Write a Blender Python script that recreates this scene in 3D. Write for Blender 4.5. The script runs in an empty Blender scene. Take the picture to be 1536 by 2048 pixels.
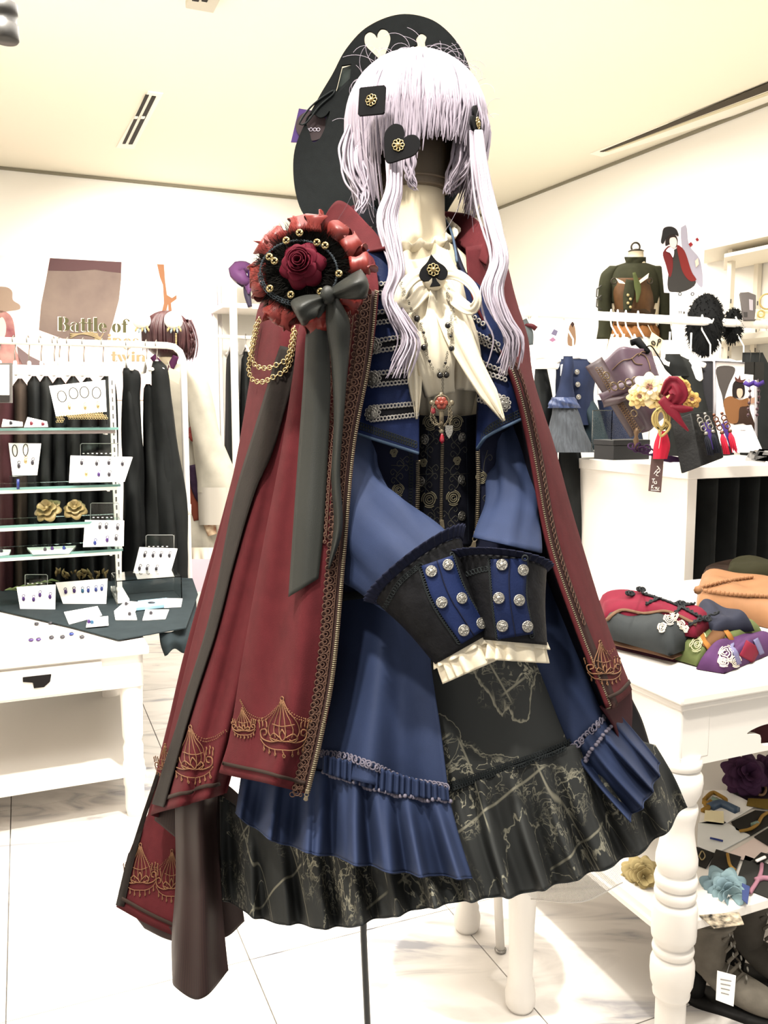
import bpy, math, random
import numpy as np
from mathutils import Vector as V, Matrix
random.seed(7); rng = np.random.default_rng(7)
C = bpy.context.scene.collection
PI = math.pi
# ---------------------------------------------------------------- camera
F = 1700.0; TH = math.atan(199/1700); CAM = V((0, 0, 1.46))
cd = bpy.data.cameras.new('camera'); cam = bpy.data.objects.new('camera', cd); C.objects.link(cam)
cam.location = CAM; cam.rotation_euler = (PI/2-TH, 0, 0)
cd.sensor_fit = 'VERTICAL'; cd.sensor_height = 36; cd.lens = F/2048*36; cd.clip_start = .05
bpy.context.scene.camera = cam
# ---------------------------------------------------------------- world, lights, exposure
sc = bpy.context.scene
w = bpy.data.worlds.new('mall_ambient'); sc.world = w; w.use_nodes = True
w.node_tree.nodes['Background'].inputs[0].default_value = (1, .97, .93, 1)
w.node_tree.nodes['Background'].inputs[1].default_value = 0.42
sc.view_settings.view_transform = 'Standard'; sc.view_settings.look = 'None'
sc.view_settings.exposure = 1.1; sc.view_settings.gamma = 1
sc.view_settings.use_curve_mapping = False
def area(name, loc, to, size, power, col=(1, .95, .88), sy=None, spread=None):
    l = bpy.data.lights.new(name, 'AREA'); l.energy = power; l.color = col; l.size = size
    if sy: l.shape = 'RECTANGLE'; l.size_y = sy
    if spread: l.spread = spread
    o = bpy.data.objects.new(name, l); C.objects.link(o); o.location = loc
    o.rotation_euler = (V(to)-V(loc)).to_track_quat('-Z', 'Y').to_euler(); o['kind'] = 'helper'
    return o
def spot(name, loc, to, power, ang, blend=.5, rad=.05, col=(1, .95, .86)):
    l = bpy.data.lights.new(name, 'SPOT'); l.energy = power; l.color = col
    l.spot_size = math.radians(ang); l.spot_blend = blend; l.shadow_soft_size = rad
    o = bpy.data.objects.new(name, l); C.objects.link(o); o.location = loc
    o.rotation_euler = (V(to)-V(loc)).to_track_quat('-Z', 'Y').to_euler(); o['kind'] = 'helper'
    return o
area('ceiling_light_shop', (-.3, 3.6, 3.02), (-.3, 3.6, 0), 3.0, 120, sy=3.4)
area('ceiling_light_window', (.3, .9, 3.02), (.3, 1.2, 0), 1.6, 30, sy=1.0)
spot('spot_key', (-.4, .35, 3.0), (.05, 1.25, 1.1), 125, 46, .6, .06)
spot('spot_skirt', (-.45, -.35, 2.95), (.05, 1.1, .72), 70, 26, .7, .06)
spot('spot_top', (.35, .95, 3.0), (.05, 1.3, 1.75), 38, 26, .6, .04)
spot('spot_floor', (-.1, 1.9, 3.0), (-.45, 2.6, 0), 230, 55, .6, .06)
spot('spot_table', (1.0, 1.3, 3.0), (1.05, 2.2, .8), 90, 42, .6, .06)
spot('spot_back_wall', (-1.0, 4.2, 3.0), (-1.4, 6.2, 1.9), 150, 75, .8, .1)
spot('spot_rail', (1.2, 2.6, 3.0), (1.4, 3.8, 1.3), 110, 62, .7, .1)
spot('spot_left_display', (-1.1, 2.2, 3.0), (-1.2, 3.3, .9), 150, 60, .7, .08)
# ---------------------------------------------------------------- projection helpers
CT, ST = math.cos(TH), math.sin(TH)
def ray(px, py):
    a = (px-768)/F; b = (1024-py)/F
    return V((a, CT+b*ST, -ST+b*CT))
def at(px, py, Y):
    d = ray(px, py); return CAM+d*(Y/d.y)
def atz(px, py, z):
    d = ray(px, py); return CAM+d*((z-CAM.z)/d.z)
def on(px, py, P, N):
    d = ray(px, py); return CAM+d*((V(P)-CAM).dot(V(N))/d.dot(V(N)))
def lin(c):
    if isinstance(c, str):
        c = [int(c[i:i+2], 16)/255 for i in (0, 2, 4)]
    return tuple((x/12.92 if x <= .04045 else ((x+.055)/1.055)**2.4) for x in c)+(1,)
RY = math.radians(23); UU = V((math.cos(RY), math.sin(RY), 0)); VV = V((-math.sin(RY), math.cos(RY), 0)); ZZ = V((0, 0, 1))
RM = Matrix((UU, VV, ZZ)).transposed()
# ---------------------------------------------------------------- materials
MATS = {}
def tone(c):
    """cloth and paint albedo from a colour as seen in a bright shop"""
    L_ = .2126*c[0]+.7152*c[1]+.0722*c[2]; k = float(np.interp(L_, [.012, .03, .045, .3, .5, .85], [.8, .62, .43, .45, .6, 1])); g_ = .10
    return tuple((x*(1-g_)+L_*g_)*k for x in c[:3])+(1,)
def mat(name, col, rough=.7, metal=0, var=0, vscale=60, bump=0, bscale=200, sheen=0, trans=0, alpha=1, emit=0, spec=.5, col2=None, coord='Object', ior=1.45, stretch=None, coat=0):
    if name in MATS: return MATS[name]
    m = bpy.data.materials.new(name); m.use_nodes = True; MATS[name] = m
    nt = m.node_tree; b = nt.nodes['Principled BSDF']; c = tone(lin(col))
    b.inputs['Base Color'].default_value = c; b.inputs['Roughness'].default_value = rough
    b.inputs['Metallic'].default_value = metal; b.inputs['Specular IOR Level'].default_value = spec if spec != .5 or rough < .5 or metal else .12
    b.inputs['Transmission Weight'].default_value = trans; b.inputs['Alpha'].default_value = alpha; b.inputs['IOR'].default_value = ior
    b.inputs['Coat Weight'].default_value = coat
    if sheen: b.inputs['Sheen Weight'].default_value = sheen; b.inputs['Sheen Tint'].default_value = c; b.inputs['Sheen Roughness'].default_value = .4
    if emit: b.inputs['Emission Color'].default_value = c; b.inputs['Emission Strength'].default_value = emit
    if var or bump:
        tc = nt.nodes.new('ShaderNodeTexCoord'); src = tc.outputs[coord]
        if stretch:
            mp = nt.nodes.new('ShaderNodeMapping'); mp.inputs['Scale'].default_value = stretch
            nt.links.new(src, mp.inputs[0]); src = mp.outputs[0]
    if var:
        n = nt.nodes.new('ShaderNodeTexNoise'); n.inputs['Scale'].default_value = vscale; n.inputs['Detail'].default_value = 5
        nt.links.new(src, n.inputs['Vector'])
        r = nt.nodes.new('ShaderNodeValToRGB'); r.color_ramp.elements[0].position = .3; r.color_ramp.elements[1].position = .7
        c2 = tone(lin(col2)) if col2 else tuple(x*(1-var) for x in c[:3])+(1,)
        r.color_ramp.elements[0].color = c2; r.color_ramp.elements[1].color = tuple(min(1, x*(1+(0 if col2 else var*.5))) for x in c[:3])+(1,)
        nt.links.new(n.outputs['Fac'], r.inputs[0]); nt.links.new(r.outputs[0], b.inputs['Base Color'])
    if bump:
        n2 = nt.nodes.new('ShaderNodeTexNoise'); n2.inputs['Scale'].default_value = bscale; n2.inputs['Detail'].default_value = 3
        nt.links.new(src, n2.inputs['Vector'])
        bp = nt.nodes.new('ShaderNodeBump'); bp.inputs['Strength'].default_value = bump; bp.inputs['Distance'].default_value = .002
        nt.links.new(n2.outputs['Fac'], bp.inputs['Height']); nt.links.new(bp.outputs[0], b.inputs['Normal'])
    return m
def stripes(m, scale, axis='X', col2=None, lo=.45, hi=.55, coord='UV', dist=0):
    """adds a woven stripe in the base colour along a texture axis"""
    nt = m.node_tree; b = nt.nodes['Principled BSDF']
    tc = nt.nodes.new('ShaderNodeTexCoord'); wv = nt.nodes.new('ShaderNodeTexWave')
    wv.bands_direction = axis; wv.inputs['Scale'].default_value = scale; wv.inputs['Distortion'].default_value = dist
    nt.links.new(tc.outputs[coord], wv.inputs['Vector'])
    r = nt.nodes.new('ShaderNodeValToRGB'); r.color_ramp.elements[0].position = lo; r.color_ramp.elements[1].position = hi
    r.color_ramp.elements[0].color = lin(col2); r.color_ramp.elements[1].color = b.inputs['Base Color'].default_value
    nt.links.new(wv.outputs['Fac'], r.inputs[0]); nt.links.new(r.outputs[0], b.inputs['Base Color'])
    return m
# ---------------------------------------------------------------- curves
def crs(P, n, closed=False):
    """n points of a Catmull-Rom curve through P, chord-length spaced"""
    P = np.array(P, float)
    if len(P) == 1: return np.repeat(P, n, 0)
    if closed: P = np.vstack([P, P[:1]])
    k = len(P); d = np.linalg.norm(np.diff(P[:, :2], axis=0), axis=1)+1e-9
    s = np.concatenate([[0], np.cumsum(d)]); t = np.linspace(0, s[-1], n, endpoint=not closed)
    if closed:
        m = np.array([(P[(i+1) % (k-1)]-P[(i-1) % (k-1)])/(d[i % (k-1)]+d[(i-1) % (k-1)]) for i in range(k)])
    else:
        m = np.zeros_like(P); m[0] = (P[1]-P[0])/d[0]; m[-1] = (P[-1]-P[-2])/d[-1]
        for i in range(1, k-1): m[i] = (P[i+1]-P[i-1])/(d[i]+d[i-1])
    out = np.empty((n, P.shape[1]))
    for j, x in enumerate(t):
        i = min(max(np.searchsorted(s, x, 'right')-1, 0), k-2); h = d[i]; q = (x-s[i])/h
        out[j] = (2*q**3-3*q*q+1)*P[i]+(q**3-2*q*q+q)*h*m[i]+(-2*q**3+3*q*q)*P[i+1]+(q**3-q*q)*h*m[i+1]
    return out
def world(A):
    """array (...,3) of (px,py,Y) -> world"""
    A = np.asarray(A, float); a = (A[..., 0]-768)/F; b = (1024-A[..., 1])/F
    dy = CT+b*ST; k = A[..., 2]/dy
    return np.stack([a*k, A[..., 2], 1.46+(-ST+b*CT)*k], -1)
class Surf:
    """a cloth sheet: rows of (px,py,Y) control curves, smoothly joined; u runs along a row, v across rows"""
    def __init__(s, rows, nu, nv, fn=None, wfn=None):
        R = np.array([crs(r, nu) for r in rows])
        if len(R) > 2:
            G_ = np.stack([crs(R[:, i], nv) for i in range(nu)], 1)
        else:
            t = np.linspace(0, 1, nv)[:, None, None]; G_ = R[0]*(1-t)+R[1]*t
        if fn:
            u, v = np.meshgrid(np.linspace(0, 1, nu), np.linspace(0, 1, nv))
            d = fn(u, v)
            for k in range(3): G_[..., k] += d[k]
        s.W = world(G_); s.nu, s.nv = nu, nv
        du = np.gradient(s.W, axis=1); dv = np.gradient(s.W, axis=0); n = np.cross(du, dv)
        n /= np.linalg.norm(n, axis=-1, keepdims=True)+1e-12
        if n[nv//2, nu//2].dot(s.W[nv//2, nu//2]-np.array(CAM)) > 0: n = -n
        s.N = n
    def p(s, u, v, off=0):
        x = min(max(u, 0), 1)*(s.nu-1); y = min(max(v, 0), 1)*(s.nv-1)
        i = min(int(x), s.nu-2); j = min(int(y), s.nv-2); a = x-i; b = y-j
        def L(A): return (A[j, i]*(1-a)+A[j, i+1]*a)*(1-b)+(A[j+1, i]*(1-a)+A[j+1, i+1]*a)*b
        return V(L(s.W))+V(L(s.N))*off
    def n(s, u, v):
        return V(s.N[min(int(v*(s.nv-1)+.5), s.nv-1), min(int(u*(s.nu-1)+.5), s.nu-1)])
# ---------------------------------------------------------------- mesh collector
class G:
    def __init__(s): s.v = []; s.f = []; s.m = []; s.uv = {}
    def add(s, vs, fs, mi=0):
        o = len(s.v); s.v += [tuple(x) for x in vs]; s.f += [tuple(i+o for i in f) for f in fs]; s.m += [mi]*len(fs); return s
    def box(s, c, d, R=None, mi=0):
        c = V(c); h = V(d)/2; vs = []
        for x in (-1, 1):
            for y in (-1, 1):
                for z in (-1, 1):
                    q = V((x*h.x, y*h.y, z*h.z)); vs.append(c+(R@q if R else q))
        return s.add(vs, [(0, 1, 3, 2), (4, 6, 7, 5), (0, 4, 5, 1), (2, 3, 7, 6), (0, 2, 6, 4), (1, 5, 7, 3)], mi)
    def grid(s, W, cu=False, cv=False, mi=0):
        nv, nu = len(W), len(W[0]); o = len(s.v)
        s.v += [tuple(p) for r in W for p in r]
        for j in range(nv if cv else nv-1):
            for i in range(nu if cu else nu-1):
                a = j*nu+i; b = j*nu+(i+1) % nu; c = ((j+1) % nv)*nu+(i+1) % nu; d = ((j+1) % nv)*nu+i
                s.f.append((o+a, o+b, o+c, o+d)); s.m.append(mi)
        return s
    def surf(s, S, mi=0): return s.grid(S.W, mi=mi)
    def tube(s, P, r, n=6, closed=False, caps=True, mi=0, flat=None, up=None):
        P = [V(p) for p in P]; k = len(P)
        if k < 2: return s
        rs = [r]*k if isinstance(r, (int, float)) else list(r)
        o = len(s.v); ref = None
        for i in range(k):
            t = (P[(i+1) % k]-P[i-1]) if closed else (P[min(i+1, k-1)]-P[max(i-1, 0)])
            if t.length < 1e-9: t = V((0, 0, 1))
            t.normalize()
            if up is not None: ref = V(up[i] if isinstance(up, list) else up)
            elif ref is None: ref = V((0, 0, 1)) if abs(t.z) < .9 else V((1, 0, 0))
            a = ref-t*ref.dot(t)
            if a.length < 1e-6: a = t.orthogonal()
            a.normalize(); b = t.cross(a)
            if up is None: ref = a
            fl = 1 if flat is None else flat
            for q in range(n):
                th = 2*PI*q/n; s.v.append(tuple(P[i]+a*(math.cos(th)*rs[i]*fl)+b*(math.sin(th)*rs[i])))
        for i in range(k if closed else k-1):
            for q in range(n):
                j = (i+1) % k
                s.f.append((o+i*n+q, o+i*n+(q+1) % n, o+j*n+(q+1) % n, o+j*n+q)); s.m.append(mi)
        if caps and not closed and n > 2:
            s.f.append(tuple(o+q for q in range(n))[::-1]); s.f.append(tuple(o+(k-1)*n+q for q in range(n))); s.m += [mi, mi]
        return s
    def strap(s, P, wid, up, th=.001, mi=0):
        """flat band: width across (tangent x up)"""
        P = [V(p) for p in P]; k = len(P); o = len(s.v)
        for i in range(k):
            t = (P[min(i+1, k-1)]-P[max(i-1, 0)]).normalized(); U_ = V(up[i] if isinstance(up, list) else up)
            b = t.cross(U_); b = b.normalized() if b.length > 1e-6 else t.orthogonal().normalized(); nn = b.cross(t)
            w_ = wid[i] if isinstance(wid, (list, tuple, np.ndarray)) else wid
            for x, y in ((-1, -1), (1, -1), (1, 1), (-1, 1)): s.v.append(tuple(P[i]+b*(x*w_/2)+nn*(y*th/2)))
        for i in range(k-1):
            for q in range(4):
                s.f.append((o+i*4+q, o+i*4+(q+1) % 4, o+i*4+4+(q+1) % 4, o+i*4+4+q)); s.m.append(mi)
        s.f += [(o, o+3, o+2, o+1), (o+4*k-4, o+4*k-3, o+4*k-2, o+4*k-1)]; s.m += [mi, mi]
        return s
    def lathe(s, c, prof, n=24, R=None, mi=0, sq=(1, 1)):
        c = V(c); W = []
        for r, z in prof:
            row = []
            for q in range(n):
                p = V((r*math.cos(2*PI*q/n)*sq[0], r*math.sin(2*PI*q/n)*sq[1], z)); row.append(c+(R@p if R else p))
            W.append(row)
        o = len(s.v); s.grid(W, cu=True, mi=mi); k = len(prof)
        s.f.append(tuple(o+q for q in range(n))[::-1]); s.f.append(tuple(o+(k-1)*n+q for q in range(n))); s.m += [mi, mi]
        return s
    def sph(s, c, r, nu=12, nv=8, R=None, mi=0):
        r = V((r, r, r)) if isinstance(r, (int, float)) else V(r)
        W = []
        for j in range(nv+1):
            ph = PI*(j+.001)/(nv+.002)
            W.append([V(c)+((R@q) if R else q) for q in [V((r.x*math.sin(ph)*math.cos(2*PI*i/nu), r.y*math.sin(ph)*math.sin(2*PI*i/nu), -r.z*math.cos(ph))) for i in range(nu)]])
        return s.grid(W, cu=True, mi=mi)
    def poly(s, P, off, mi=0):
        P = [V(p) for p in P]; k = len(P); off = V(off)
        vs = P+[p+off for p in P]
        return s.add(vs, [tuple(range(k))[::-1], tuple(range(k, 2*k))]+[(i, (i+1) % k, k+(i+1) % k, k+i) for i in range(k)], mi)
    def torus(s, c, R_, r, ax=(0, 0, 1), n=16, m=6, mi=0, sx=1):
        ax = V(ax).normalized(); a = ax.orthogonal().normalized(); b = ax.cross(a)
        return s.tube([V(c)+a*(R_*math.cos(2*PI*i/n)*sx)+b*(R_*math.sin(2*PI*i/n)) for i in range(n)], r, m, closed=True, up=[ax]*n, mi=mi)
    def build(s, name, mats, parent=None, label=None, cat=None, group=None, kind=None, solid=0, bevel=0, sub=0, flat=False, uvgrid=None, soff=0, org=None, local=False, ang=None):
        me = bpy.data.meshes.new(name); o = V((0, 0, 0))
        if parent is not None and not local: o = ORG.get(parent.name, V((0, 0, 0)))
        elif org is not None: o = V(org)
        A = np.array(s.v, float).reshape(-1, 3)-np.array(o)
        me.from_pydata(A.tolist(), [], s.f)
        for m in (mats if isinstance(mats, (list, tuple)) else [mats]): me.materials.append(m)
        me.polygons.foreach_set('material_index', s.m)
        if not flat: me.polygons.foreach_set('use_smooth', [True]*len(s.f))
        if uvgrid:
            nu, nv = uvgrid; l = me.uv_layers.new(name='UVMap'); vi = np.empty(len(me.loops), int); me.loops.foreach_get('vertex_index', vi)
            uv = np.stack([(vi % nu)/(nu-1), (vi//nu)/(nv-1)], 1); l.data.foreach_set('uv', uv.ravel())
        me.update()
        ob = bpy.data.objects.new(name, me); C.objects.link(ob)
        if parent is not None:
            ob.parent = parent; ORG[ob.name] = o
        else:
            ob.location = o; ORG[ob.name] = o
        if label: ob['label'] = label
        if cat: ob['category'] = cat
        if group: ob['group'] = group
        if kind: ob['kind'] = kind
        elif parent is not None and name in ('lace_edging', 'scalloped_lace', 'chain_strand', 'silver_braid', 'zip', 'braid_trim', 'ribbon_trim', 'frog_braid', 'printed_swag', 'fringe'): ob['kind'] = 'stuff'
        if solid:
            md = ob.modifiers.new('thickness', 'SOLIDIFY'); md.thickness = solid; md.offset = soff
        if bevel:
            md = ob.modifiers.new('soft_edges', 'BEVEL'); md.width = bevel; md.segments = 2; md.limit_method = 'ANGLE'; md.angle_limit = .6
            md.harden_normals = False
        if sub:
            md = ob.modifiers.new('smooth', 'SUBSURF'); md.levels = sub; md.render_levels = sub
        if ang or bevel:
            try:
                me.set_sharp_from_angle(angle=ang or .6)
            except Exception: pass
        return ob
ORG = {}
def top(name, label, cat, loc=(0, 0, 0), group=None, kind=None, M=None):
    o = bpy.data.objects.new(name, None); C.objects.link(o); o.empty_display_size = .02
    o.location = loc; ORG[o.name] = V(loc)
    if M is not None: o.matrix_world = M
    o['label'] = label; o['category'] = cat
    if group: o['group'] = group
    if kind: o['kind'] = kind
    return o
def copy_thing(r, M, label, group=None):
    c = r.copy(); C.objects.link(c); c.matrix_world = M; c['label'] = label
    if group: c['group'] = group
    for ch in r.children:
        k = ch.copy(); C.objects.link(k); k.parent = c
        for g in ch.children:
            q = g.copy(); C.objects.link(q); q.parent = k
    return c
def outline(loops, P, X, Y_, th, n=0):
    """planar shape with holes: loops of 2-D points on plane P + x*X + y*Y, extruded by +-th/2; returns verts, faces"""
    cu = bpy.data.curves.new('tmp', 'CURVE'); cu.dimensions = '2D'; cu.fill_mode = 'BOTH'; cu.extrude = th/2
    for lp in loops:
        sp = cu.splines.new('POLY'); sp.points.add(len(lp)-1)
        for i, (a, b) in enumerate(lp): sp.points[i].co = (a, b, 0, 1)
        sp.use_cyclic_u = True
    ob = bpy.data.objects.new('tmp', cu); C.objects.link(ob)
    dg = bpy.context.evaluated_depsgraph_get(); me = bpy.data.meshes.new_from_object(ob.evaluated_get(dg))
    X = V(X); Y_ = V(Y_); N = X.cross(Y_).normalized()
    vs = [V(P)+X*v.co.x+Y_*v.co.y+N*v.co.z for v in me.vertices]; fs = [tuple(p.vertices) for p in me.polygons]
    C.objects.unlink(ob); bpy.data.objects.remove(ob); bpy.data.curves.remove(cu); bpy.data.meshes.remove(me)
    return vs, fs
def sm2(P, n, closed=True): return [tuple(p) for p in crs(P, n, closed)]
HEART = sm2([(0, -1), (-.55, -.45), (-.95, .15), (-.85, .72), (-.45, .9), (-.12, .7), (0, .45), (.12, .7), (.45, .9), (.85, .72), (.95, .15), (.55, -.45)], 60)
SPADE = [(0, 1), (.3, .55), (.75, .15), (.9, -.25), (.7, -.6), (.35, -.62), (.1, -.42), (.14, -.7), (.34, -1), (-.34, -1), (-.14, -.7), (-.1, -.42), (-.35, -.62), (-.7, -.6), (-.9, -.25), (-.75, .15), (-.3, .55)]
def circ(cx, cy, r, n=20, a0=0, a1=2*PI, ry=None): return [(cx+r*math.cos(a0+(a1-a0)*i/n), cy+(ry or r)*math.sin(a0+(a1-a0)*i/n)) for i in range(n)]
CLUB = [(.12, -.25), (.35, -1), (-.35, -1), (-.12, -.25)]+circ(-.48, -.08, .42, 10, -.4, -5.3)[::1]+circ(0, .55, .42, 12, PI+.7, -.7)+circ(.48, -.08, .42, 10, 2.2, -2.7)
# ================================================================ ROOM
CZ = 3.1
white = mat('white_paint', 'f2eee6', .6)
cwhite = mat('ceiling_paint', 'f6f0dd', .8)
def marble():
    m = mat('marble', 'eeeae6', .22); nt = m.node_tree; b = nt.nodes['Principled BSDF']; L = nt.links.new
    g = nt.nodes.new('ShaderNodeNewGeometry'); mp = nt.nodes.new('ShaderNodeMapping')
    mp.inputs['Rotation'].default_value = (0, 0, 2.3); mp.inputs['Scale'].default_value = (1.2, 4.2, 1); L(g.outputs['Position'], mp.inputs[0])
    n = nt.nodes.new('ShaderNodeTexNoise'); n.inputs['Scale'].default_value = 1.7; n.inputs['Detail'].default_value = 8; n.inputs['Distortion'].default_value = 1.2
    L(mp.outputs[0], n.inputs['Vector'])
    r = nt.nodes.new('ShaderNodeValToRGB'); e = r.color_ramp.elements
    e[0].position = .33; e[0].color = lin('8b8b90'); e[1].position = .52; e[1].color = lin('d6d1cb')
    x = e.new(.41); x.color = lin('c3beb9')
    L(n.outputs['Fac'], r.inputs[0]); L(r.outputs[0], b.inputs['Base Color']); return m
marb = marble()
g = G(); g.box((-.3, 3.2, -.03), (9, 9.5, .03)); fl = g.build('floor', mat('grout', 'cfcac2', .8), kind='structure')
g = G(); T = .6; g.box((0, 0, -.0075), (T-.003, T-.003, .015)); t0 = g.build('tile', marb, fl, bevel=.001)
first = True
for i in range(-7, 8):
    for j in range(2, 14):
        p = UU*(i*T+.2)+VV*(j*T)
        if not (1.2 < p.y < 7.6) or abs(p.x) > p.y*.5+.5: continue
        o = t0 if first else t0.copy()
        if not first: C.objects.link(o)
        first = False; o.location = p; o.rotation_euler = (0, 0, RY); o.parent = fl
P1 = V((-.67, 6.76, 0)); CR = P1+UU*1.586; PL = P1-UU*2.19
PR_ = V(((1536-768)/F*4.647, 4.647, 0)); RW = (PR_-CR).normalized(); PRF = CR+RW*6.2
def wallbox(name, A, B, z0, z1, th, side, m, kind='structure', label=None):
    A = V(A); B = V(B); d = (B-A).normalized(); n = V((-d.y, d.x, 0))*side; g = G()
    g.add([A+ZZ*z0, B+ZZ*z0, B+n*th+ZZ*z0, A+n*th+ZZ*z0, A+ZZ*z1, B+ZZ*z1, B+n*th+ZZ*z1, A+n*th+ZZ*z1],
          [(0, 3, 2, 1), (4, 5, 6, 7), (0, 1, 5, 4), (1, 2, 6, 5), (2, 3, 7, 6), (3, 0, 4, 7)])
    return g.build(name, m, kind=kind, flat=True)
wallbox('wall_back', PL-UU*1.0, CR+UU*.1, 0, CZ, .1, 1, white)
wallbox('wall_right', CR, PRF, 0, CZ, .1, 1, white)
wallbox('wall_left', PL-UU*.9-VV*.05, PL-UU*.9-VV*6.5, 0, CZ, .1, -1, white)
g = G(); g.box((-.3, 3.4, CZ+.04), (10, 10, .08)); g.build('ceiling', cwhite, kind='structure')
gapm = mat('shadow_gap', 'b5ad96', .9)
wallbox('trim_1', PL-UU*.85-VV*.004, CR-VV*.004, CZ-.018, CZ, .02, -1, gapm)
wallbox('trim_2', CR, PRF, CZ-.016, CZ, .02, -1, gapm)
bb = mat('skirting_white', 'ece8e0', .5)
wallbox('baseboard_back', PL-UU*.85, CR, 0, .09, .015, -1, bb)
wallbox('baseboard_right', CR, PRF, 0, .09, .015, -1, bb)
# ceiling fittings
dk = mat('slot_shade', '3c3834', .6); frm = mat('slot_frame', 'f3efe2', .5)  # dark colour stands in for the shade inside ceiling openings
def zpoly(g, pts, z, h, mi=0): g.poly([atz(x, y, z) for x, y in pts], (0, 0, h), mi)
t = top('slot_vent', 'short pair of dark parallel ceiling slots above the lettered wall poster', 'vent', atz(272, 240, CZ))
g = G(); zpoly(g, [(232, 296), (296, 184), (326, 188), (268, 298)], CZ-.006, .006); g.build('frame', frm, t, flat=True)
for pts in ([(245, 288), (291, 191), (298, 191), (251, 288)], [(257, 289), (304, 193), (312, 194), (265, 289)]):
    g = G(); zpoly(g, pts, CZ-.010, .005); s = g.build('slot', dk, t, flat=True)  # flat dark panel under the ceiling, painted shade instead of a recess
    g = G(); m_ = [(pts[0][0]*.5+pts[1][0]*.5, 238), (pts[0][0]*.5+pts[1][0]*.5+2, 234), (pts[2][0]*.5+pts[3][0]*.5+2, 234), (pts[2][0]*.5+pts[3][0]*.5, 238)]
    zpoly(g, m_, CZ-.014, .005); g.build('divider', frm, s, flat=True)
t = top('linear_vent', 'long recessed linear slot running along the ceiling near the right wall', 'vent', atz(1400, 230, CZ))
g = G(); zpoly(g, [(1180, 308), (1200, 300), (1560, 160), (1600, 150), (1600, 190), (1204, 314)], CZ-.006, .006); g.build('frame', frm, t, flat=True)
g = G(); zpoly(g, [(1200, 304), (1600, 141), (1600, 158), (1207, 304)], CZ-.010, .005); g.build('slot', mat('slot_grey', '6f6455', .7), t, flat=True)  # flat strip too, its darkness painted in place of a shaded recess
g = G(); zpoly(g, [(1210, 304), (1600, 162), (1600, 168), (1216, 304)], CZ-.011, .005); g.build('reflector', mat('slot_cream', 'e5dab8', .5), t, flat=True)
t = top('ceiling_downlight', 'square ceiling downlight with dark cells at the top edge of the frame', 'ceiling light', atz(405, 5, CZ))
g = G(); zpoly(g, [(371, 17), (427, 27), (470, -60), (400, -70)], CZ-.03, .03); g.build('frame', mat('fitting_cream', 'ddd6c4', .5), t, flat=True, bevel=.004)
for pts in ([(384, 2), (397, 4), (407, -18), (393, -20)], [(403, 3), (414, 5), (424, -17), (412, -19)]):
    g = G(); zpoly(g, pts, CZ-.034, .005); g.build('cell', dk, t, flat=True)
blk = mat('black_metal', '2d2a27', .45)
p = at(10, 48, 2.4); t = top('track_spotlight', 'black cylindrical track spotlight hanging at the top left corner', 'spotlight', p)
g = G(); g.lathe(p, [(.030, -.045), (.034, -.04), (.034, -.003), (.030, 0), (.030, .02), (.034, .024), (.034, .05), (.02, .06)], 24); g.build('lamp_head', blk, t)
g = G(); g.tube([p+V((.0, 0, .05)), p+V((-.02, 0, .10)), V((p.x-.02, p.y, CZ))], .012, 10); g.build('stem', blk, t)
g = G(); g.box((p.x-.02, p.y, CZ-.015), (.05, .5, .03)); g.build('track', blk, t)
# lettered poster on the back wall ---------------------------------------------------
BP = P1-VV*.012; BN = VV
def bw(px, py, d=0): return on(px, py, BP-VV*d, BN)
t = top('wall_poster', 'huge pink and brown poster lettered Battle of on the far back wall', 'poster', bw(180, 640))
pm = mat('poster_pink', 'f3d2cc', .6, var=.0)
nt = pm.node_tree; tc = nt.nodes.new('ShaderNodeTexCoord'); no = nt.nodes.new('ShaderNodeTexNoise'); no.inputs['Scale'].default_value = 1.6
rr = nt.nodes.new('ShaderNodeValToRGB'); e = rr.color_ramp.elements; e[0].position = .35; e[0].color = lin('fbeee8'); e[1].position = .65; e[1].color = lin('eec0b6')
nt.links.new(tc.outputs['Object'], no.inputs['Vector']); nt.links.new(no.outputs['Fac'], rr.inputs[0]); nt.links.new(rr.outputs[0], nt.nodes['Principled BSDF'].inputs['Base Color'])
g = G(); g.poly([bw(x, y) for x, y in ((-60, 508), (353, 530), (360, 800), (-60, 800))], VV*.008); g.build('print_sheet', pm, t, flat=True)
def prt(name, pts, m, d=.002, lab=None):
    g = G(); g.poly([bw(x, y, d) for x, y in pts], VV*.0015); return g.build(name, m, t, flat=True, label=lab)
pb1 = mat('poster_brown', '8f7a75', .7, var=.35, vscale=3, col2='b09a8c'); pb2 = mat('poster_plum', '7c5a5c', .7)
prt('printed_hat', [(100, 516), (243, 524), (242, 560), (238, 600), (226, 645), (214, 682), (150, 686), (78, 660), (82, 610), (92, 560)], pb1, lab='large brown printed shape')
prt('printed_band', [(100, 516), (243, 524), (242, 546), (215, 543), (190, 539), (150, 542), (96, 541)], pb2, .004, 'dark plum printed band')
prt('printed_small_hat', sm2([(-10, 577), (12, 574), (24, 582), (26, 600), (40, 610), (40, 618), (20, 622), (-10, 624)], 40), mat('poster_tan', 'c7ab95', .7), lab='tan printed hat')
prt('printed_hair', sm2([(-20, 626), (8, 622), (24, 635), (30, 665), (32, 700), (46, 740), (-20, 742)], 40), mat('poster_red_brown', 'c2707a', .7, var=.4, vscale=9, col2='eab2a6'), lab='red-brown printed hair')
prt('printed_face', sm2([(-8, 650), (4, 634), (12, 650), (8, 676), (-8, 682)], 24), mat('poster_skin', 'f4d4c4', .7), .004, 'pale printed face')
prt('printed_coat', [(34, 692), (60, 712), (88, 726), (92, 745), (40, 745)], mat('poster_mauve', 'a88f90', .7), lab='mauve printed cloth')
org_ = mat('poster_orange', 'c98a5f', .7)
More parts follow.
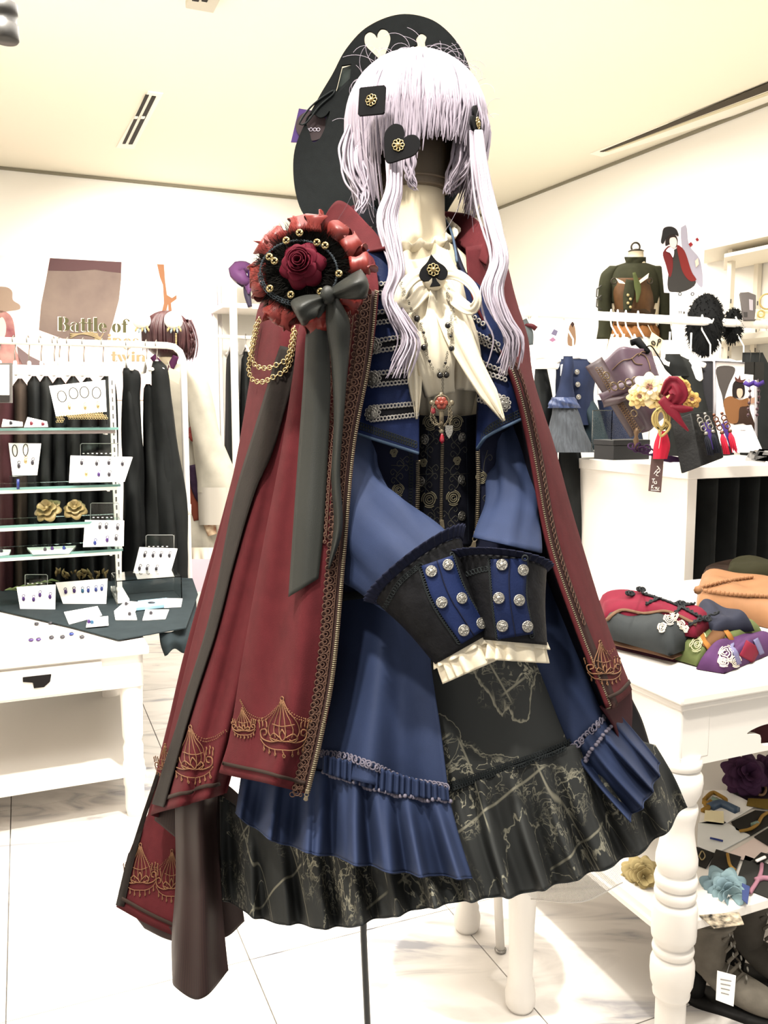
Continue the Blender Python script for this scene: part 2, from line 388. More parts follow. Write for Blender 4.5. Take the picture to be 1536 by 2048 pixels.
prt('printed_branch', [(314, 528), (328, 529), (330, 560), (334, 590), (344, 596), (353, 590), (353, 598), (342, 606), (344, 628), (338, 630), (336, 608), (330, 632), (322, 630), (328, 606), (326, 570), (320, 555)], org_, lab='orange printed branch')
lav = mat('wall_lavender', 'e3d2e2', .7)
g = G(); g.poly([bw(x, y) for x, y in ((362, 575), (436, 585), (436, 1250), (362, 1250))], VV*.004); g.build('trim_3', lav, kind='structure', flat=True)
# letters: stencil display face, built as strokes in a 1-unit-high box
def st(x, y0, y1, w): return [(x, y0), (x+w, y0), (x+w, y1), (x, y1)]
def bowl(cx, cy, rx, ry, a0, a1, k=.5, n=12):
    return [(cx+rx*math.cos(a0+(a1-a0)*i/n), cy+ry*math.sin(a0+(a1-a0)*i/n)) for i in range(n+1)]+[(cx+rx*k*math.cos(a1+(a0-a1)*i/n), cy+ry*.86*math.sin(a1+(a0-a1)*i/n)) for i in range(n+1)]
GL = {'B': (.86, [st(.04, 0, 1, .25), bowl(.4, .76, .34, .24, -PI/2, PI/2, .25), bowl(.4, .26, .42, .27, -PI/2, PI/2, .3)]),
 'a': (.66, [bowl(.26, .22, .24, .22, PI/2, 3*PI/2, .3), st(.36, 0, .5, .2), bowl(.3, .46, .26, .2, 0.1, PI-.2, .6)]),
 't': (.44, [st(.1, .06, .95, .21), st(0, .6, .67, .42), bowl(.3, .12, .2, .13, PI, 2*PI-.3, .5)]),
 'l': (.36, [st(.06, 0, 1.05, .23)]),
 'e': (.62, [bowl(.3, .33, .28, .34, PI*.55, PI*1.45, .25), bowl(.3, .36, .28, .31, 0, PI/2-.2, .3), st(.3, .32, .38, .28), bowl(.32, .2, .26, .2, PI*1.55, PI*1.95, .6)]),
 'o': (.68, [bowl(.32, .33, .3, .34, PI*.55, PI*1.45, .25), bowl(.34, .33, .3, .34, -PI*.45, PI*.45, .25)]),
 'f': (.46, [st(.1, 0, .85, .21), st(0, .6, .67, .42), bowl(.34, .82, .24, .2, .2, PI, .45)]),
 'w': (.98, [[(0, .66), (.22, .66), (.4, 0), (.24, 0)], [(.32, .66), (.54, .66), (.74, 0), (.58, 0)], [(.8, .66), (.9, .66), (.74, 0), (.68, 0)]]),
 'i': (.36, [st(.06, 0, .66, .22), circ(.17, .86, .12, 12)]),
 'n': (.74, [st(.04, 0, .66, .21), bowl(.4, .4, .26, .27, .1, PI*.85, .35), st(.44, 0, .42, .21)]),
 's': (.5, [bowl(.25, .5, .22, .18, .4, PI*1.3, .4), bowl(.25, .18, .22, .19, -PI*.85, PI*.4, .4)]),
 'g': (.66, [bowl(.3, .4, .27, .27, PI*.5, PI*1.5, .3), bowl(.32, .4, .27, .27, -PI*.5, PI*.5, .3), bowl(.3, -.05, .28, .2, PI, 2*PI, .55)]),
 'K': (.9, [st(.04, 0, 1, .25), [(.32, .5), (.62, 1), (.7, 1), (.42, .46)], [(.36, .56), (.56, .6), (.88, 0), (.62, 0)]])}
def letters(txt, x, y, h, wsc, mm, t_, slope=0, d=.006):
    """txt from image point (x,y) on the wall print, each letter a part"""
    for ch in txt:
        if ch == ' ': x += h*.3*wsc; continue
        adv, pcs = GL[ch]; g = G()
        for k, pc in enumerate(pcs): g.poly([bw(x+a*h*wsc, y+slope*(a*h*wsc)-b*h, d+k*.00015) for a, b in pc], VV*.002)
        g.build('letter', mm, t_, flat=True); x += adv*h*wsc; y += slope*adv*h*wsc
olive = mat('letter_olive', '76734a', .6); tan = mat('letter_tan', 'c4ad80', .6); halo = mat('letter_halo', 'fbead2', .6)
letters('Battle of', 114, 662, 29, 1.02, halo, t, .035, .0045); letters('Battle of', 116, 661, 27, 1.08, olive, t, .035)
letters('Kings', 188, 690, 24, 1.2, tan, t, .035); letters('twin', 222, 722, 20, 1.4, tan, t, .01)
g = G()
for k in range(3): g.tube([bw(x, y, .005) for x, y in crs([(140, 676-4*k), (160, 668), (185, 672-3*k), (205, 684), (190, 692), (170, 684+2*k)], 20)], .006, 5)
g.build('flourish', tan, t)
# ================================================================ DRESSED MANNEQUIN
from mathutils.bvhtree import BVHTree
class Dr:
    """lays things on a cloth surface: image point -> point on that surface lifted by off"""
    def __init__(s, *gs):
        v = []; f = []
        for q in gs:
            o = len(v); v += q.v; f += [tuple(i+o for i in x) for x in q.f]
        s.b = BVHTree.FromPolygons(v, f); s.last = 1.1
    def hit(s, px, py):
        d = ray(px, py); h = s.b.ray_cast(CAM, d)
        if h[0] is None: return None, None
        n = h[1]
        if n.dot(d) > 0: n = -n
        s.last = h[0].y; return h[0], n
    def p(s, px, py, off=.001):
        h, n = s.hit(px, py)
        if h is None: return at(px, py, s.last)-ray(px, py).normalized()*off
        return h-ray(px, py).normalized()*off*.6+n*off*.8
    def n(s, px, py):
        h, n = s.hit(px, py); return n if n is not None else V((0, -1, 0))
def sgrid(S): g = G(); g.surf(S); return g
SURFS = {}
def cloth(name, S, m, parent, solid=.002, label=None):
    SURFS.setdefault(parent.name, []).append(S)
    return sgrid(S).build(name, m, parent, label=label, solid=solid, uvgrid=(S.nu, S.nv))
def bandS(P, w, n=30, bulge=.006, nu=9, curl=0, rip=0):
    """cloth band along image points P (px,py,Y), width w px (number or list)"""
    A = crs(P, n); wv = np.interp(np.linspace(0, 1, n), np.linspace(0, 1, len(w)), w) if isinstance(w, (list, tuple)) else np.full(n, float(w))
    T = np.gradient(A[:, :2], axis=0); T /= np.linalg.norm(T, axis=1, keepdims=True)+1e-9; Nn = np.stack([-T[:, 1], T[:, 0]], 1)
    R = []
    for k in range(nu):
        s = k/(nu-1)*2-1; q = A.copy(); q[:, :2] += Nn*(wv/2*s)[:, None]; q[:, 2] -= bulge*(1-s*s)-curl*s+rip*np.sin(s*7+np.linspace(0, 2.5, n)); R.append(q)
    S = Surf.__new__(Surf); W = world(np.stack(R, 1)); S.W = W; S.nu, S.nv = nu, n
    n_ = np.cross(np.gradient(W, axis=1), np.gradient(W, axis=0)); n_ /= np.linalg.norm(n_, axis=-1, keepdims=True)+1e-12
    if n_[n//2, nu//2].dot(W[n//2, nu//2]-np.array(CAM)) > 0: n_ = -n_
    S.N = n_; return S
def ringT(R, nph=40, nv=20, fn=None, a0=0, a1=2*PI, bow=None):
    """sleeve-like tube: rings (cx,cy,wx,wy,Y,depth radius); fn(phi,v)->radius factor"""
    A = crs(R, nv) if len(R) > 2 else np.array([np.array(R[0])*(1-t)+np.array(R[1])*t for t in np.linspace(0, 1, nv)])
    W = np.empty((nv, nph+1, 3))
    for j in range(nv):
        cx, cy, wx, wy, Y, rd = A[j]
        for i in range(nph+1):
            ph = a0+(a1-a0)*i/nph; k = fn(ph, j/(nv-1)) if fn else 1
            W[j, i] = (cx+wx*math.cos(ph)*k, cy+wy*math.cos(ph)*k, Y-rd*math.sin(ph)*k)
            if bow: W[j, i, 0] += bow[0]*math.sin(ph)*(1-j/(nv-1)*bow[2]); W[j, i, 1] += bow[1]*math.sin(ph)*(1-j/(nv-1)*bow[2])
    S = Surf.__new__(Surf); S.W = world(W); S.nu, S.nv = nph+1, nv
    n_ = np.cross(np.gradient(S.W, axis=1), np.gradient(S.W, axis=0)); S.N = n_/(np.linalg.norm(n_, axis=-1, keepdims=True)+1e-12)
    return S
def loft(g, rows, n=32, mi=0):
    W = []
    for px, py, Y, rx, ry in rows:
        c = at(px, py, Y); W.append([c+V((rx*math.cos(2*PI*i/n), ry*math.sin(2*PI*i/n), 0)) for i in range(n)])
    return g.grid(W, cu=True, mi=mi)
def dline(g, dr, P, r, n=None, off=.001, m=5, sm=True, closed=False):
    Q = crs(P, n or max(6, len(P)*5), closed) if sm else P
    g.tube([dr.p(x, y, off) for x, y in Q], r, m, closed=closed); return g
def path_pts(P, step):
    A = crs(P, 400); d = np.concatenate([[0], np.cumsum(np.linalg.norm(np.diff(A[:, :2], axis=0), axis=1))])
    k = max(2, int(d[-1]/step)); return [np.array([np.interp(t, d, A[:, c]) for c in range(A.shape[1])]) for t in np.linspace(0, d[-1], k)]
def zipper(g, dr, P, step=4.0, w=8, h=1.9, off=.002, mi=0):
    Q = path_pts(P, step)
    for i, q in enumerate(Q):
        a = Q[min(i+1, len(Q)-1)]-Q[max(i-1, 0)]; a = a/np.linalg.norm(a); nx, ny = -a[1], a[0]
        L_ = dr.p(q[0]-nx*w/2, q[1]-ny*w/2, off); R_ = dr.p(q[0]+nx*w/2, q[1]+ny*w/2, off)
        g.tube([L_, R_], .0011*h/1.9, 5, mi=mi)
def scallops(g, dr, P, step, r, th, off=.0015, side=0):
    """row of little thread rings along an image path"""
    for q in path_pts(P, step):
        c = dr.p(q[0], q[1], off); g.torus(c, r, th, dr.n(q[0], q[1]), 9, 4)
def dband(dr, P, w, n=40, nu=5, off=.002):
    Q = path_pts(P, 1e9) if False else crs(P, n); T = np.gradient(Q[:, :2], axis=0); T /= np.linalg.norm(T, axis=1, keepdims=True)+1e-9
    wv = np.interp(np.linspace(0, 1, n), np.linspace(0, 1, len(w)), w) if isinstance(w, (list, tuple)) else np.full(n, float(w))
    W = np.array([[dr.p(Q[j, 0]-T[j, 1]*wv[j]*(k/(nu-1)-.5), Q[j, 1]+T[j, 0]*wv[j]*(k/(nu-1)-.5), off) for k in range(nu)] for j in range(n)])
    g = G(); g.grid(W); return g, (nu, n)
# ---- cloth materials
burg = mat('wool_burgundy', '74282f', .9, var=.16, vscale=40, bump=.25, bscale=900, sheen=.12, spec=.15)
lining = stripes(mat('lining_brown', '4c3835', .55), 9, 'X', '2b2020', .4, .6)
velvb = mat('velvet_brown', '231d1a', .7, var=.3, vscale=30, bump=.2, bscale=300)
navy = mat('twill_navy', '384973', .75, var=.12, vscale=25, bump=.12, bscale=1200, sheen=.2, spec=.25)
navyd = mat('twill_midnight', '14182e', .8, var=.15, vscale=25, bump=.12, bscale=1200, spec=.2)
velvn = mat('velvet_navy', '1d2b56', .55, var=.4, vscale=22, sheen=.3, bump=.15, bscale=400)
velvd = mat('velvet_black', '16161c', .6, sheen=.5, var=.3, vscale=40)
blackc = mat('jacquard_black', '1a1a1d', .6, var=.4, vscale=80, bump=.3, bscale=250, sheen=.08)
cors = mat('corset_black', '191a25', .7, var=.3, vscale=60, bump=.15, bscale=700)
cream = mat('cotton_cream', 'e6dac0', .85, bump=.1, bscale=500, sheen=.1)
formm = mat('form_canvas', 'e8d9b8', .8, bump=.12, bscale=900)
silver = mat('silver_braid', 'b9b3ac', .45, metal=.35, bump=.4, bscale=1500)
pewter = mat('pewter_button', 'b3aea4', .35, metal=.8, bump=.5, bscale=600)
gold = mat('antique_gold', 'b3a283', .4, metal=.6, var=.3, vscale=300)
goldb = mat('bright_gold', 'd6bd80', .3, metal=.8)
lacebr = mat('lace_brown', '4d332c', .7); lacebk = mat('lace_black', '33383a', .7); lacegr = mat('lace_grey', '9a93a6', .8)
piping = mat('piping_blue', '5b7390', .6)
embro = mat('embroidery_gold', 'a5744f', .6); embrol = mat('embroidery_khaki', 'a89e80', .6); embrod = mat('embroidery_dim', '6a685c', .6)
bronze = mat('bronze_tape', '4a3230', .7)
steel = mat('pole_steel', '6d6f70', .35, metal=.6)
def mapprint():
    m = mat('map_print', '2a2c2d', .8); nt = m.node_tree; b = nt.nodes['Principled BSDF']; L = nt.links.new
    tc = nt.nodes.new('ShaderNodeTexCoord'); src = tc.outputs['Object']
    def contour(scale, dist, lo, w_):
        n = nt.nodes.new('ShaderNodeTexNoise'); n.inputs['Scale'].default_value = scale; n.inputs['Detail'].default_value = 6; n.inputs['Distortion'].default_value = dist
        L(src, n.inputs['Vector']); r = nt.nodes.new('ShaderNodeValToRGB'); e = r.color_ramp.elements
        e[0].position = lo; e[0].color = (0, 0, 0, 1); e[1].position = lo+2*w_; e[1].color = (0, 0, 0, 1); x = e.new(lo+w_); x.color = (1, 1, 1, 1)
        L(n.outputs['Fac'], r.inputs[0]); return r.outputs[0]
    def straight(scale, rot, lo):
        mp = nt.nodes.new('ShaderNodeMapping'); mp.inputs['Rotation'].default_value = rot; L(src, mp.inputs[0])
        v = nt.nodes.new('ShaderNodeTexWave'); v.bands_direction = 'X'; v.inputs['Scale'].default_value = scale; v.inputs['Distortion'].default_value = .6; v.inputs['Detail'].default_value = 1; L(mp.outputs[0], v.inputs['Vector'])
        r = nt.nodes.new('ShaderNodeValToRGB'); e = r.color_ramp.elements; e[0].position = lo; e[0].color = (0, 0, 0, 1); e[1].position = lo+.002; e[1].color = (.55, .55, .55, 1)
        L(v.outputs['Fac'], r.inputs[0]); return r.outputs[0]
    def mul(a, f):
        x = nt.nodes.new('ShaderNodeMix'); x.data_type = 'RGBA'; x.blend_type = 'MULTIPLY'; x.inputs[0].default_value = 1; L(a, x.inputs[6]); L(f, x.inputs[7]); return x.outputs[2]
    def mx(a, f):
        x = nt.nodes.new('ShaderNodeMix'); x.data_type = 'RGBA'; x.blend_type = 'LIGHTEN'; x.inputs[0].default_value = 1; L(a, x.inputs[6]); L(f, x.inputs[7]); return x.outputs[2]
    n = nt.nodes.new('ShaderNodeTexNoise'); n.inputs['Scale'].default_value = 9; L(src, n.inputs['Vector'])
    mk = nt.nodes.new('ShaderNodeValToRGB'); mk.color_ramp.elements[0].position = .48; mk.color_ramp.elements[1].position = .62; L(n.outputs['Fac'], mk.inputs[0])
    n3 = nt.nodes.new('ShaderNodeTexNoise'); n3.inputs['Scale'].default_value = 6.3; L(src, n3.inputs['Vector'])
    mk2 = nt.nodes.new('ShaderNodeValToRGB'); mk2.color_ramp.elements[0].position = .46; mk2.color_ramp.elements[1].position = .5; L(n3.outputs['Fac'], mk2.inputs[0])
    f = mx(mul(mx(contour(26, 1.2, .5, .018), contour(60, .8, .55, .03)), mk.outputs[0]), mul(mx(straight(4, (.1, .5, .2), .9965), straight(3.1, (.2, -.9, .3), .997)), mk2.outputs[0]))
    f = mx(f, contour(7, .4, .47, .004))
    x = nt.nodes.new('ShaderNodeMix'); x.data_type = 'RGBA'; L(f, x.inputs[0]); x.inputs[6].default_value = tone(lin('4e504f')); x.inputs[7].default_value = tone(lin('c4bea4'))
    L(x.outputs[2], b.inputs['Base Color']); return m
mapm = mapprint()
# ---- dress form
df = top('dress_form', 'cream canvas mannequin torso and neck on a slim grey pole wearing the outfit', 'mannequin', (at(735, 2048, 1.38).x, 1.38, 0))
g = G(); loft(g, [(825, 384, 1.30, .045, .045), (825, 387, 1.30, .0475, .0475), (826, 430, 1.30, .047, .048), (829, 480, 1.30, .05, .05), (838, 520, 1.3, .075, .06), (842, 560, 1.3, .115, .07), (852, 620, 1.3, .13, .09), (862, 720, 1.3, .14, .11), (872, 800, 1.3, .13, .105), (880, 900, 1.3, .115, .09), (888, 1000, 1.3, .11, .085), (893, 1100, 1.3, .12, .09), (895, 1200, 1.3, .14, .1), (890, 1300, 1.3, .15, .1), (890, 1310, 1.3, .1, .07)])
g.f.append(tuple(range(32))); g.m.append(0)
g.build('torso', formm, df)
a_ = at(727, 1870, 1.38); b_ = at(735, 2048, 1.38); foot = a_+(b_-a_)*(a_.z/(a_.z-b_.z))
g = G(); g.tube([at(880, 1295, 1.32), at(800, 1420, 1.36), at(728, 1560, 1.38), at(726, 1700, 1.38), a_, b_, foot], .0058, 12); g.build('pole', steel, df)
g = G(); g.lathe((foot.x, foot.y, 0), [(.15, 0), (.15, .008), (.14, .014), (.02, .02), (.012, .05), (.01, .08)], 36); g.build('base', steel, df)
# ---- blouse
bl = top('blouse', 'cream high-necked blouse with ruffled collar, neck bow and wrist frills', 'blouse', at(865, 600, 1.15))
Sb = Surf([[(770, 500, 1.24), (826, 520, 1.225), (895, 500, 1.24)], [(785, 560, 1.2), (858, 570, 1.165), (925, 560, 1.2)], [(780, 640, 1.2), (868, 640, 1.15), (950, 640, 1.2)], [(790, 720, 1.2), (875, 730, 1.14), (970, 720, 1.2)], [(800, 800, 1.22), (882, 800, 1.165), (970, 790, 1.22)], [(815, 850, 1.23), (885, 860, 1.19), (965, 850, 1.23)]], 40, 60,
          lambda u, v: (0*u, 0*u, -.006*np.sin(u*28+v*3)*np.sin(PI*u)))
cloth('bodice', Sb, cream, bl)
def nk(ph, v): return 1
Sn = ringT([(826, 472, 64, 4, 1.30, .056), (828, 500, 68, 4, 1.30, .062), (836, 545, 90, 4, 1.30, .085)], 48, 12, lambda ph, v: 1+.02*math.sin(9*ph+v*4))
# collar stand follows the neck, front lower than the back
A = Sn.W.copy()
for j in range(12):
    for i in range(49):
        ph = 2*PI*i/48; A[j, i, 2] += .034*(-math.sin(ph))*(1-j/11)
Sn.W = A; cloth('collar', Sn, cream, bl)
W = []
for j in range(6):
    row = []
    for i in range(121):
        ph = 2*PI*i/120; t = j/5; wv = math.sin(ph*17+.6*math.sin(ph*5))
        R_ = .055+.010*t+.006*t*wv
        row.append(V((at(826, 462, 1.30).x+R_*math.cos(ph), 1.30-R_*math.sin(ph)*1.0, at(826, 472, 1.3).z-.034*math.sin(ph)+.014*t*t+.005*t*math.cos(ph*17+1))))
    W.append(row)
g = G(); g.grid(W); g.build('collar_ruffle', cream, bl, solid=.0012)
def bow(name, P, w, bulge=.008, n=40, m=cream, par=bl, lab=None, solid=.0016, rip=0): return cloth(name, bandS(P, w, n, bulge, rip=rip), m, par, solid=solid, label=lab)
bow('bow_tail', [(852, 556, 1.13), (838, 640, 1.115), (830, 730, 1.11), (832, 800, 1.11), (833, 838, 1.11)], [34, 44, 44, 34, 24, 3], .006, rip=.0035)
bow('bow_tail', [(882, 560, 1.13), (905, 640, 1.105), (945, 730, 1.09), (985, 800, 1.08), (1008, 842, 1.08)], [36, 56, 54, 42, 36, 4], .007, rip=.0045)
bow('bow_loop', [(866, 552, 1.122), (905, 548, 1.10), (938, 566, 1.085), (955, 598, 1.08), (943, 619, 1.085), (915, 603, 1.10), (878, 562, 1.13)], [24, 22, 18, 15, 26, 28, 18], .002, rip=.001)
bow('bow_loop', [(868, 552, 1.125), (835, 550, 1.10), (808, 575, 1.09), (800, 605, 1.09), (818, 612, 1.10), (845, 585, 1.11), (868, 562, 1.13)], [24, 26, 26, 24, 28, 28, 22], .002, rip=.001)
bow('jabot_fold', [(866, 575, 1.13), (868, 660, 1.11), (872, 740, 1.11), (880, 790, 1.13)], [40, 66, 80, 60], .012, rip=.006)
bow('jabot_fold', [(895, 580, 1.14), (925, 660, 1.125), (935, 730, 1.13), (930, 780, 1.15)], [20, 50, 56, 44], .008, rip=.005)
g = G(); g.sph(at(868, 556, 1.115), (.016, .012, .016)); g.build('bow_knot', cream, bl)
# ---- corset
co = top('corset', 'black embroidered waist corset with a centre zip and round pewter buttons', 'corset', at(885, 950, 1.16))
Sc = Surf([[(795, 820, 1.24), (838, 830, 1.175), (884, 832, 1.158), (930, 832, 1.17), (985, 822, 1.23)], [(795, 920, 1.25), (838, 925, 1.18), (884, 926, 1.165), (925, 925, 1.18), (985, 920, 1.24)], [(790, 1020, 1.25), (830, 1025, 1.185), (884, 1028, 1.168), (930, 1025, 1.18), (985, 1020, 1.24)], [(785, 1085, 1.24), (830, 1088, 1.18), (888, 1082, 1.165), (935, 1092, 1.175), (985, 1085, 1.24)]], 50, 50)
cloth('body_panel', Sc, cors, co, .003); dC = Dr(sgrid(Sc))
g = G(); zipper(g, dC, [(885, 868), (883, 960), (882, 1042)], 3.6, 6.5, 1.6, .003); g.build('zip', gold, co, kind=None)
def pull(P, par, dr, s=1):
    g = G(); a = dr.p(*P[0], .004); b = dr.p(*P[1], .006); d = (b-a); L_ = d.length; d.normalize()
    g.strap([a, a+d*L_*.35], .006*s, (0, -1, 0), .003); g.torus(a+d*L_*.45, .003*s, .0009, (0, -1, 0), 12, 5)
    g.strap([a+d*L_*.55, a+d*L_*.62, a+d*L_*.9, a+d*L_], [.003*s, .005*s, .0075*s, .002*s], (0, -1, 0), .0015)
    g.build('zip_pull', gold, par, bevel=.0004)
pull([(883, 1040), (890, 1086)], co, dC)
def button(par, c, n, r, m=pewter, name='button', dome=.35):
    n = V(n).normalized(); a = n.orthogonal().normalized(); R = Matrix((a, n.cross(a), n)).transposed(); g = G()
    g.lathe(c, [(r*.6, -.0005), (r, 0), (r*1.02, r*.12), (r*.86, r*.2), (r*.8, r*.15), (r*.6, r*.28), (r*.45, r*.24), (r*.3, r*dome), (.0001, r*dome*1.05)], 16, R)
    for k in range(5): g.sph(V(c)+R@V((r*.55*math.cos(k*1.257), r*.55*math.sin(k*1.257), r*.25)), r*.17, 6, 4)
    return g.build(name, m, par)
for x, y in ((851, 878), (922, 874), (844, 962), (921, 959), (837, 1042), (922, 1032)):
    button(co, dC.p(x, y, .002), dC.n(x, y), .0068)
def rose_strokes(g, dr, x, y, r, th, off=.0018):
    for k, (rr_, a0, a1) in enumerate(((.25, 0, 5.4), (.5, .6, 4.4), (.5, 3.6, 7.2), (.78, 0.2, 2.7), (.78, 2.5, 4.6), (.8, 4.3, 6.6), (1., .9, 2.2), (1., 2.9, 4.1), (1., 4.9, 6.2))):
        g.tube([dr.p(x+r*rr_*math.cos(a0+(a1-a0)*i/10)*.9, y+r*rr_*math.sin(a0+(a1-a0)*i/10), off) for i in range(11)], th, 4)
for x, y, r in ((861, 845, 15), (911, 845, 15), (848, 925, 8), (913, 921, 8), (859, 999, 16), (906, 996, 15)):
    g = G(); rose_strokes(g, dC, x, y, r, .0009 if r > 10 else .0007); g.build('embroidered_rose', embrol, co)
def vine(g, dr, x, y0, y1, s, th=.0005):
    P = [(x+s*8*math.sin(t*6.5), y0+(y1-y0)*t) for t in np.linspace(0, 1, 24)]; dline(g, dr, P, th, 60, .0012, 4)
    for t in np.linspace(.1, .9, 6):
        cx = x+s*8*math.sin(t*6.5); cy = y0+(y1-y0)*t; q = 1 if math.sin(t*20) > 0 else -1
        dline(g, dr, [(cx, cy), (cx+q*9, cy-8), (cx+q*14, cy-2), (cx+q*10, cy+4), (cx+q*7, cy)], th, 14, .0012, 4)
g = G(); vine(g, dC, 860, 862, 915, 1); vine(g, dC, 911, 862, 915, -1); vine(g, dC, 862, 1016, 1080, 1); vine(g, dC, 905, 1014, 1075, -1); vine(g, dC, 858, 932, 985, 1); vine(g, dC, 908, 930, 982, -1)
for x in (836, 900):
    dline(g, dC, [(x, 949), (x+36, 947)], .0005, 6, .0012, 4)
g.build('embroidered_vines', embrod, co)
for P in ([(858, 836), (856, 900), (850, 1000), (846, 1080)], [(930, 836), (932, 920), (934, 1000), (936, 1085)]):
    g = G(); dline(g, dC, P, .0008, 40, .0008, 5); g.build('seam_piping', mat('piping_slate', '3f4a58', .6), co)
# ---- coat
ct = top('coat', 'navy military coat with silver frogging, black cuffs and ruffled blue tails', 'coat', at(780, 900, 1.15))
SbL = Surf([[(660, 560, 1.25), (720, 560, 1.19), (792, 545, 1.19)], [(650, 700, 1.24), (720, 700, 1.17), (818, 700, 1.17)], [(645, 850, 1.23), (730, 870, 1.16), (836, 895, 1.145)], [(645, 960, 1.23), (740, 970, 1.17), (836, 960, 1.15)], [(640, 1080, 1.22), (740, 1090, 1.17), (832, 1065, 1.15)], [(640, 1190, 1.22), (740, 1195, 1.16), (840, 1170, 1.14)]], 40, 60)
cloth('front_panel', SbL, navyd, ct, .003, 'midnight front panel with embroidered roses'); dbl = Dr(sgrid(SbL))
SbR = Surf([[(930, 545, 1.2), (965, 560, 1.22), (1000, 580, 1.28)], [(955, 700, 1.18), (1000, 700, 1.19), (1036, 720, 1.27)], [(952, 880, 1.155), (1010, 880, 1.17), (1090, 890, 1.26)], [(953, 970, 1.16), (1010, 970, 1.17), (1105, 970, 1.26)], [(951, 1070, 1.16), (1020, 1080, 1.17), (1125, 1080, 1.26)], [(960, 1190, 1.15), (1040, 1190, 1.15), (1160, 1180, 1.25)]], 40, 60)
cloth('front_panel', SbR, navyd, ct, .003, 'midnight front panel beside the wide zip'); dbr = Dr(sgrid(SbR))
g = G(); zipper(g, dbl, [(836, 922), (836, 985), (833, 1060)], 3.8, 7, 1.6, .003); g.build('zip', gold, ct)
g = G(); zipper(g, dbr, [(955, 900), (956, 960), (953, 1060)], 3.8, 7, 1.6, .003); g.build('zip', gold, ct)
pull([(951, 1062), (946, 1098)], ct, dbr)
for x, y, r, d in ((788, 905, 8, dbl), (797, 980, 13, dbl), (963, 955, 12, dbr), (970, 1028, 7, dbr)):
    g = G(); rose_strokes(g, d, x, y, r, .0007); g.build('embroidered_rose', embrol, ct)
g = G(); vine(g, dbl, 800, 915, 968, 1); vine(g, dbr, 975, 900, 1070, -1); dline(g, dbl, [(782, 930), (808, 931)], .0005, 6, .0012, 4); g.build('embroidered_vines', embrod, ct)
g = G(); scallops(g, dbl, [(822, 900), (822, 980), (818, 1050)], 6, .0028, .0006); g.build('lace_edging', lacebk, ct)
# lapels
SlL = Surf([[(735, 500, 1.15), (765, 500, 1.14), (797, 500, 1.15)], [(720, 600, 1.135), (765, 600, 1.125), (808, 600, 1.13)], [(712, 700, 1.13), (765, 700, 1.115), (822, 700, 1.12)], [(698, 800, 1.13), (768, 800, 1.108), (836, 802, 1.112)], [(690, 862, 1.12), (762, 884, 1.1), (838, 909, 1.105)]], 40, 60)
cloth('lapel', SlL, velvn, ct, .004, 'navy velvet lapel with silver frogging'); dl = Dr(sgrid(SlL))
SlR = Surf([[(922, 540, 1.17), (945, 560, 1.15), (965, 580, 1.15)], [(940, 625, 1.15), (970, 630, 1.135), (1000, 645, 1.14)], [(952, 700, 1.145), (985, 710, 1.125), (1022, 720, 1.135)], [(958, 790, 1.14), (1000, 795, 1.12), (1048, 800, 1.135)], [(954, 902, 1.135), (975, 874, 1.115), (1054, 834, 1.13)]], 40, 60)
cloth('lapel', SlR, velvn, ct, .004, 'navy velvet lapel on the bow tail side'); dr_ = Dr(sgrid(SlR))
g = G(); dline(g, dl, [(692, 861), (762, 883), (837, 907)], .0022, 30, .001, 6); g.build('piping', piping, ct)
g = G(); dline(g, dr_, [(955, 898), (976, 872), (1052, 834)], .0022, 30, .001, 6); g.build('piping', piping, ct)
g = G()
for o in (0, 6): scallops(g, dl, [(700, 848-o), (762, 869-o), (830, 892-o)], 5, .0025, .0007); scallops(g, dr_, [(964, 878-o), (985, 856-o), (1046, 826-o)], 5, .0025, .0007)
g.build('lace_edging', lacebk, ct)
def frog(dr, U, L_, btn=None):
    if L_:
        mid = [((U[i][0]+L_[i][0])/2, (U[i][1]+L_[i][1])/2) for i in (0, -1)]
        gb, uv = dband(dr, [mid[0], ((mid[0][0]+mid[1][0])/2, (mid[0][1]+mid[1][1])/2), mid[1]], max(6, abs(U[0][1]-L_[0][1])-6), 14, 4, .0022); gb.build('frog_band', velvd, ct, solid=.0008)
    for P in ([U, L_] if L_ else [U]):
        g = G(); A = path_pts(P, 6.2)
        for q in A: g.torus(dr.p(q[0], q[1], .0035), .0026, .0012, dr.n(q[0], q[1]), 10, 5)
        g.build('silver_braid', silver, ct)
    if btn:
        c = dr.p(btn[0], btn[1], .004); n = dr.n(*btn); g = G(); a = n.orthogonal().normalized(); b = n.cross(a)
        for k in range(10): g.torus(c+(a*math.cos(k*.628)+b*math.sin(k*.628))*.0088, .0022, .001, n, 8, 5)
        g.build('button_rosette', silver, ct); button(ct, c+n*.001, n, .0085)
frog(dl, [(755, 569), (787, 571)], [(753, 587), (786, 588)])
frog(dl, [(748, 627), (790, 622)], [(746, 648), (790, 642)])
frog(dl, [(742, 685), (800, 675)], [(744, 704), (804, 696)], (749, 693))
frog(dl, [(746, 748), (825, 741)], [(747, 771), (826, 763)], (749, 759))
frog(dl, [(749, 816), (830, 808)], [(750, 840), (832, 830)], (747, 828))
frog(dr_, [(945, 630), (968, 648)], None)
frog(dr_, [(949, 662), (994, 690)], [(953, 675), (994, 702)])
frog(dr_, [(962, 722), (1010, 747)], [(962, 738), (1008, 760)])
frog(dr_, [(960, 779), (1005, 796)], [(960, 800), (1002, 815)], (1004, 808))
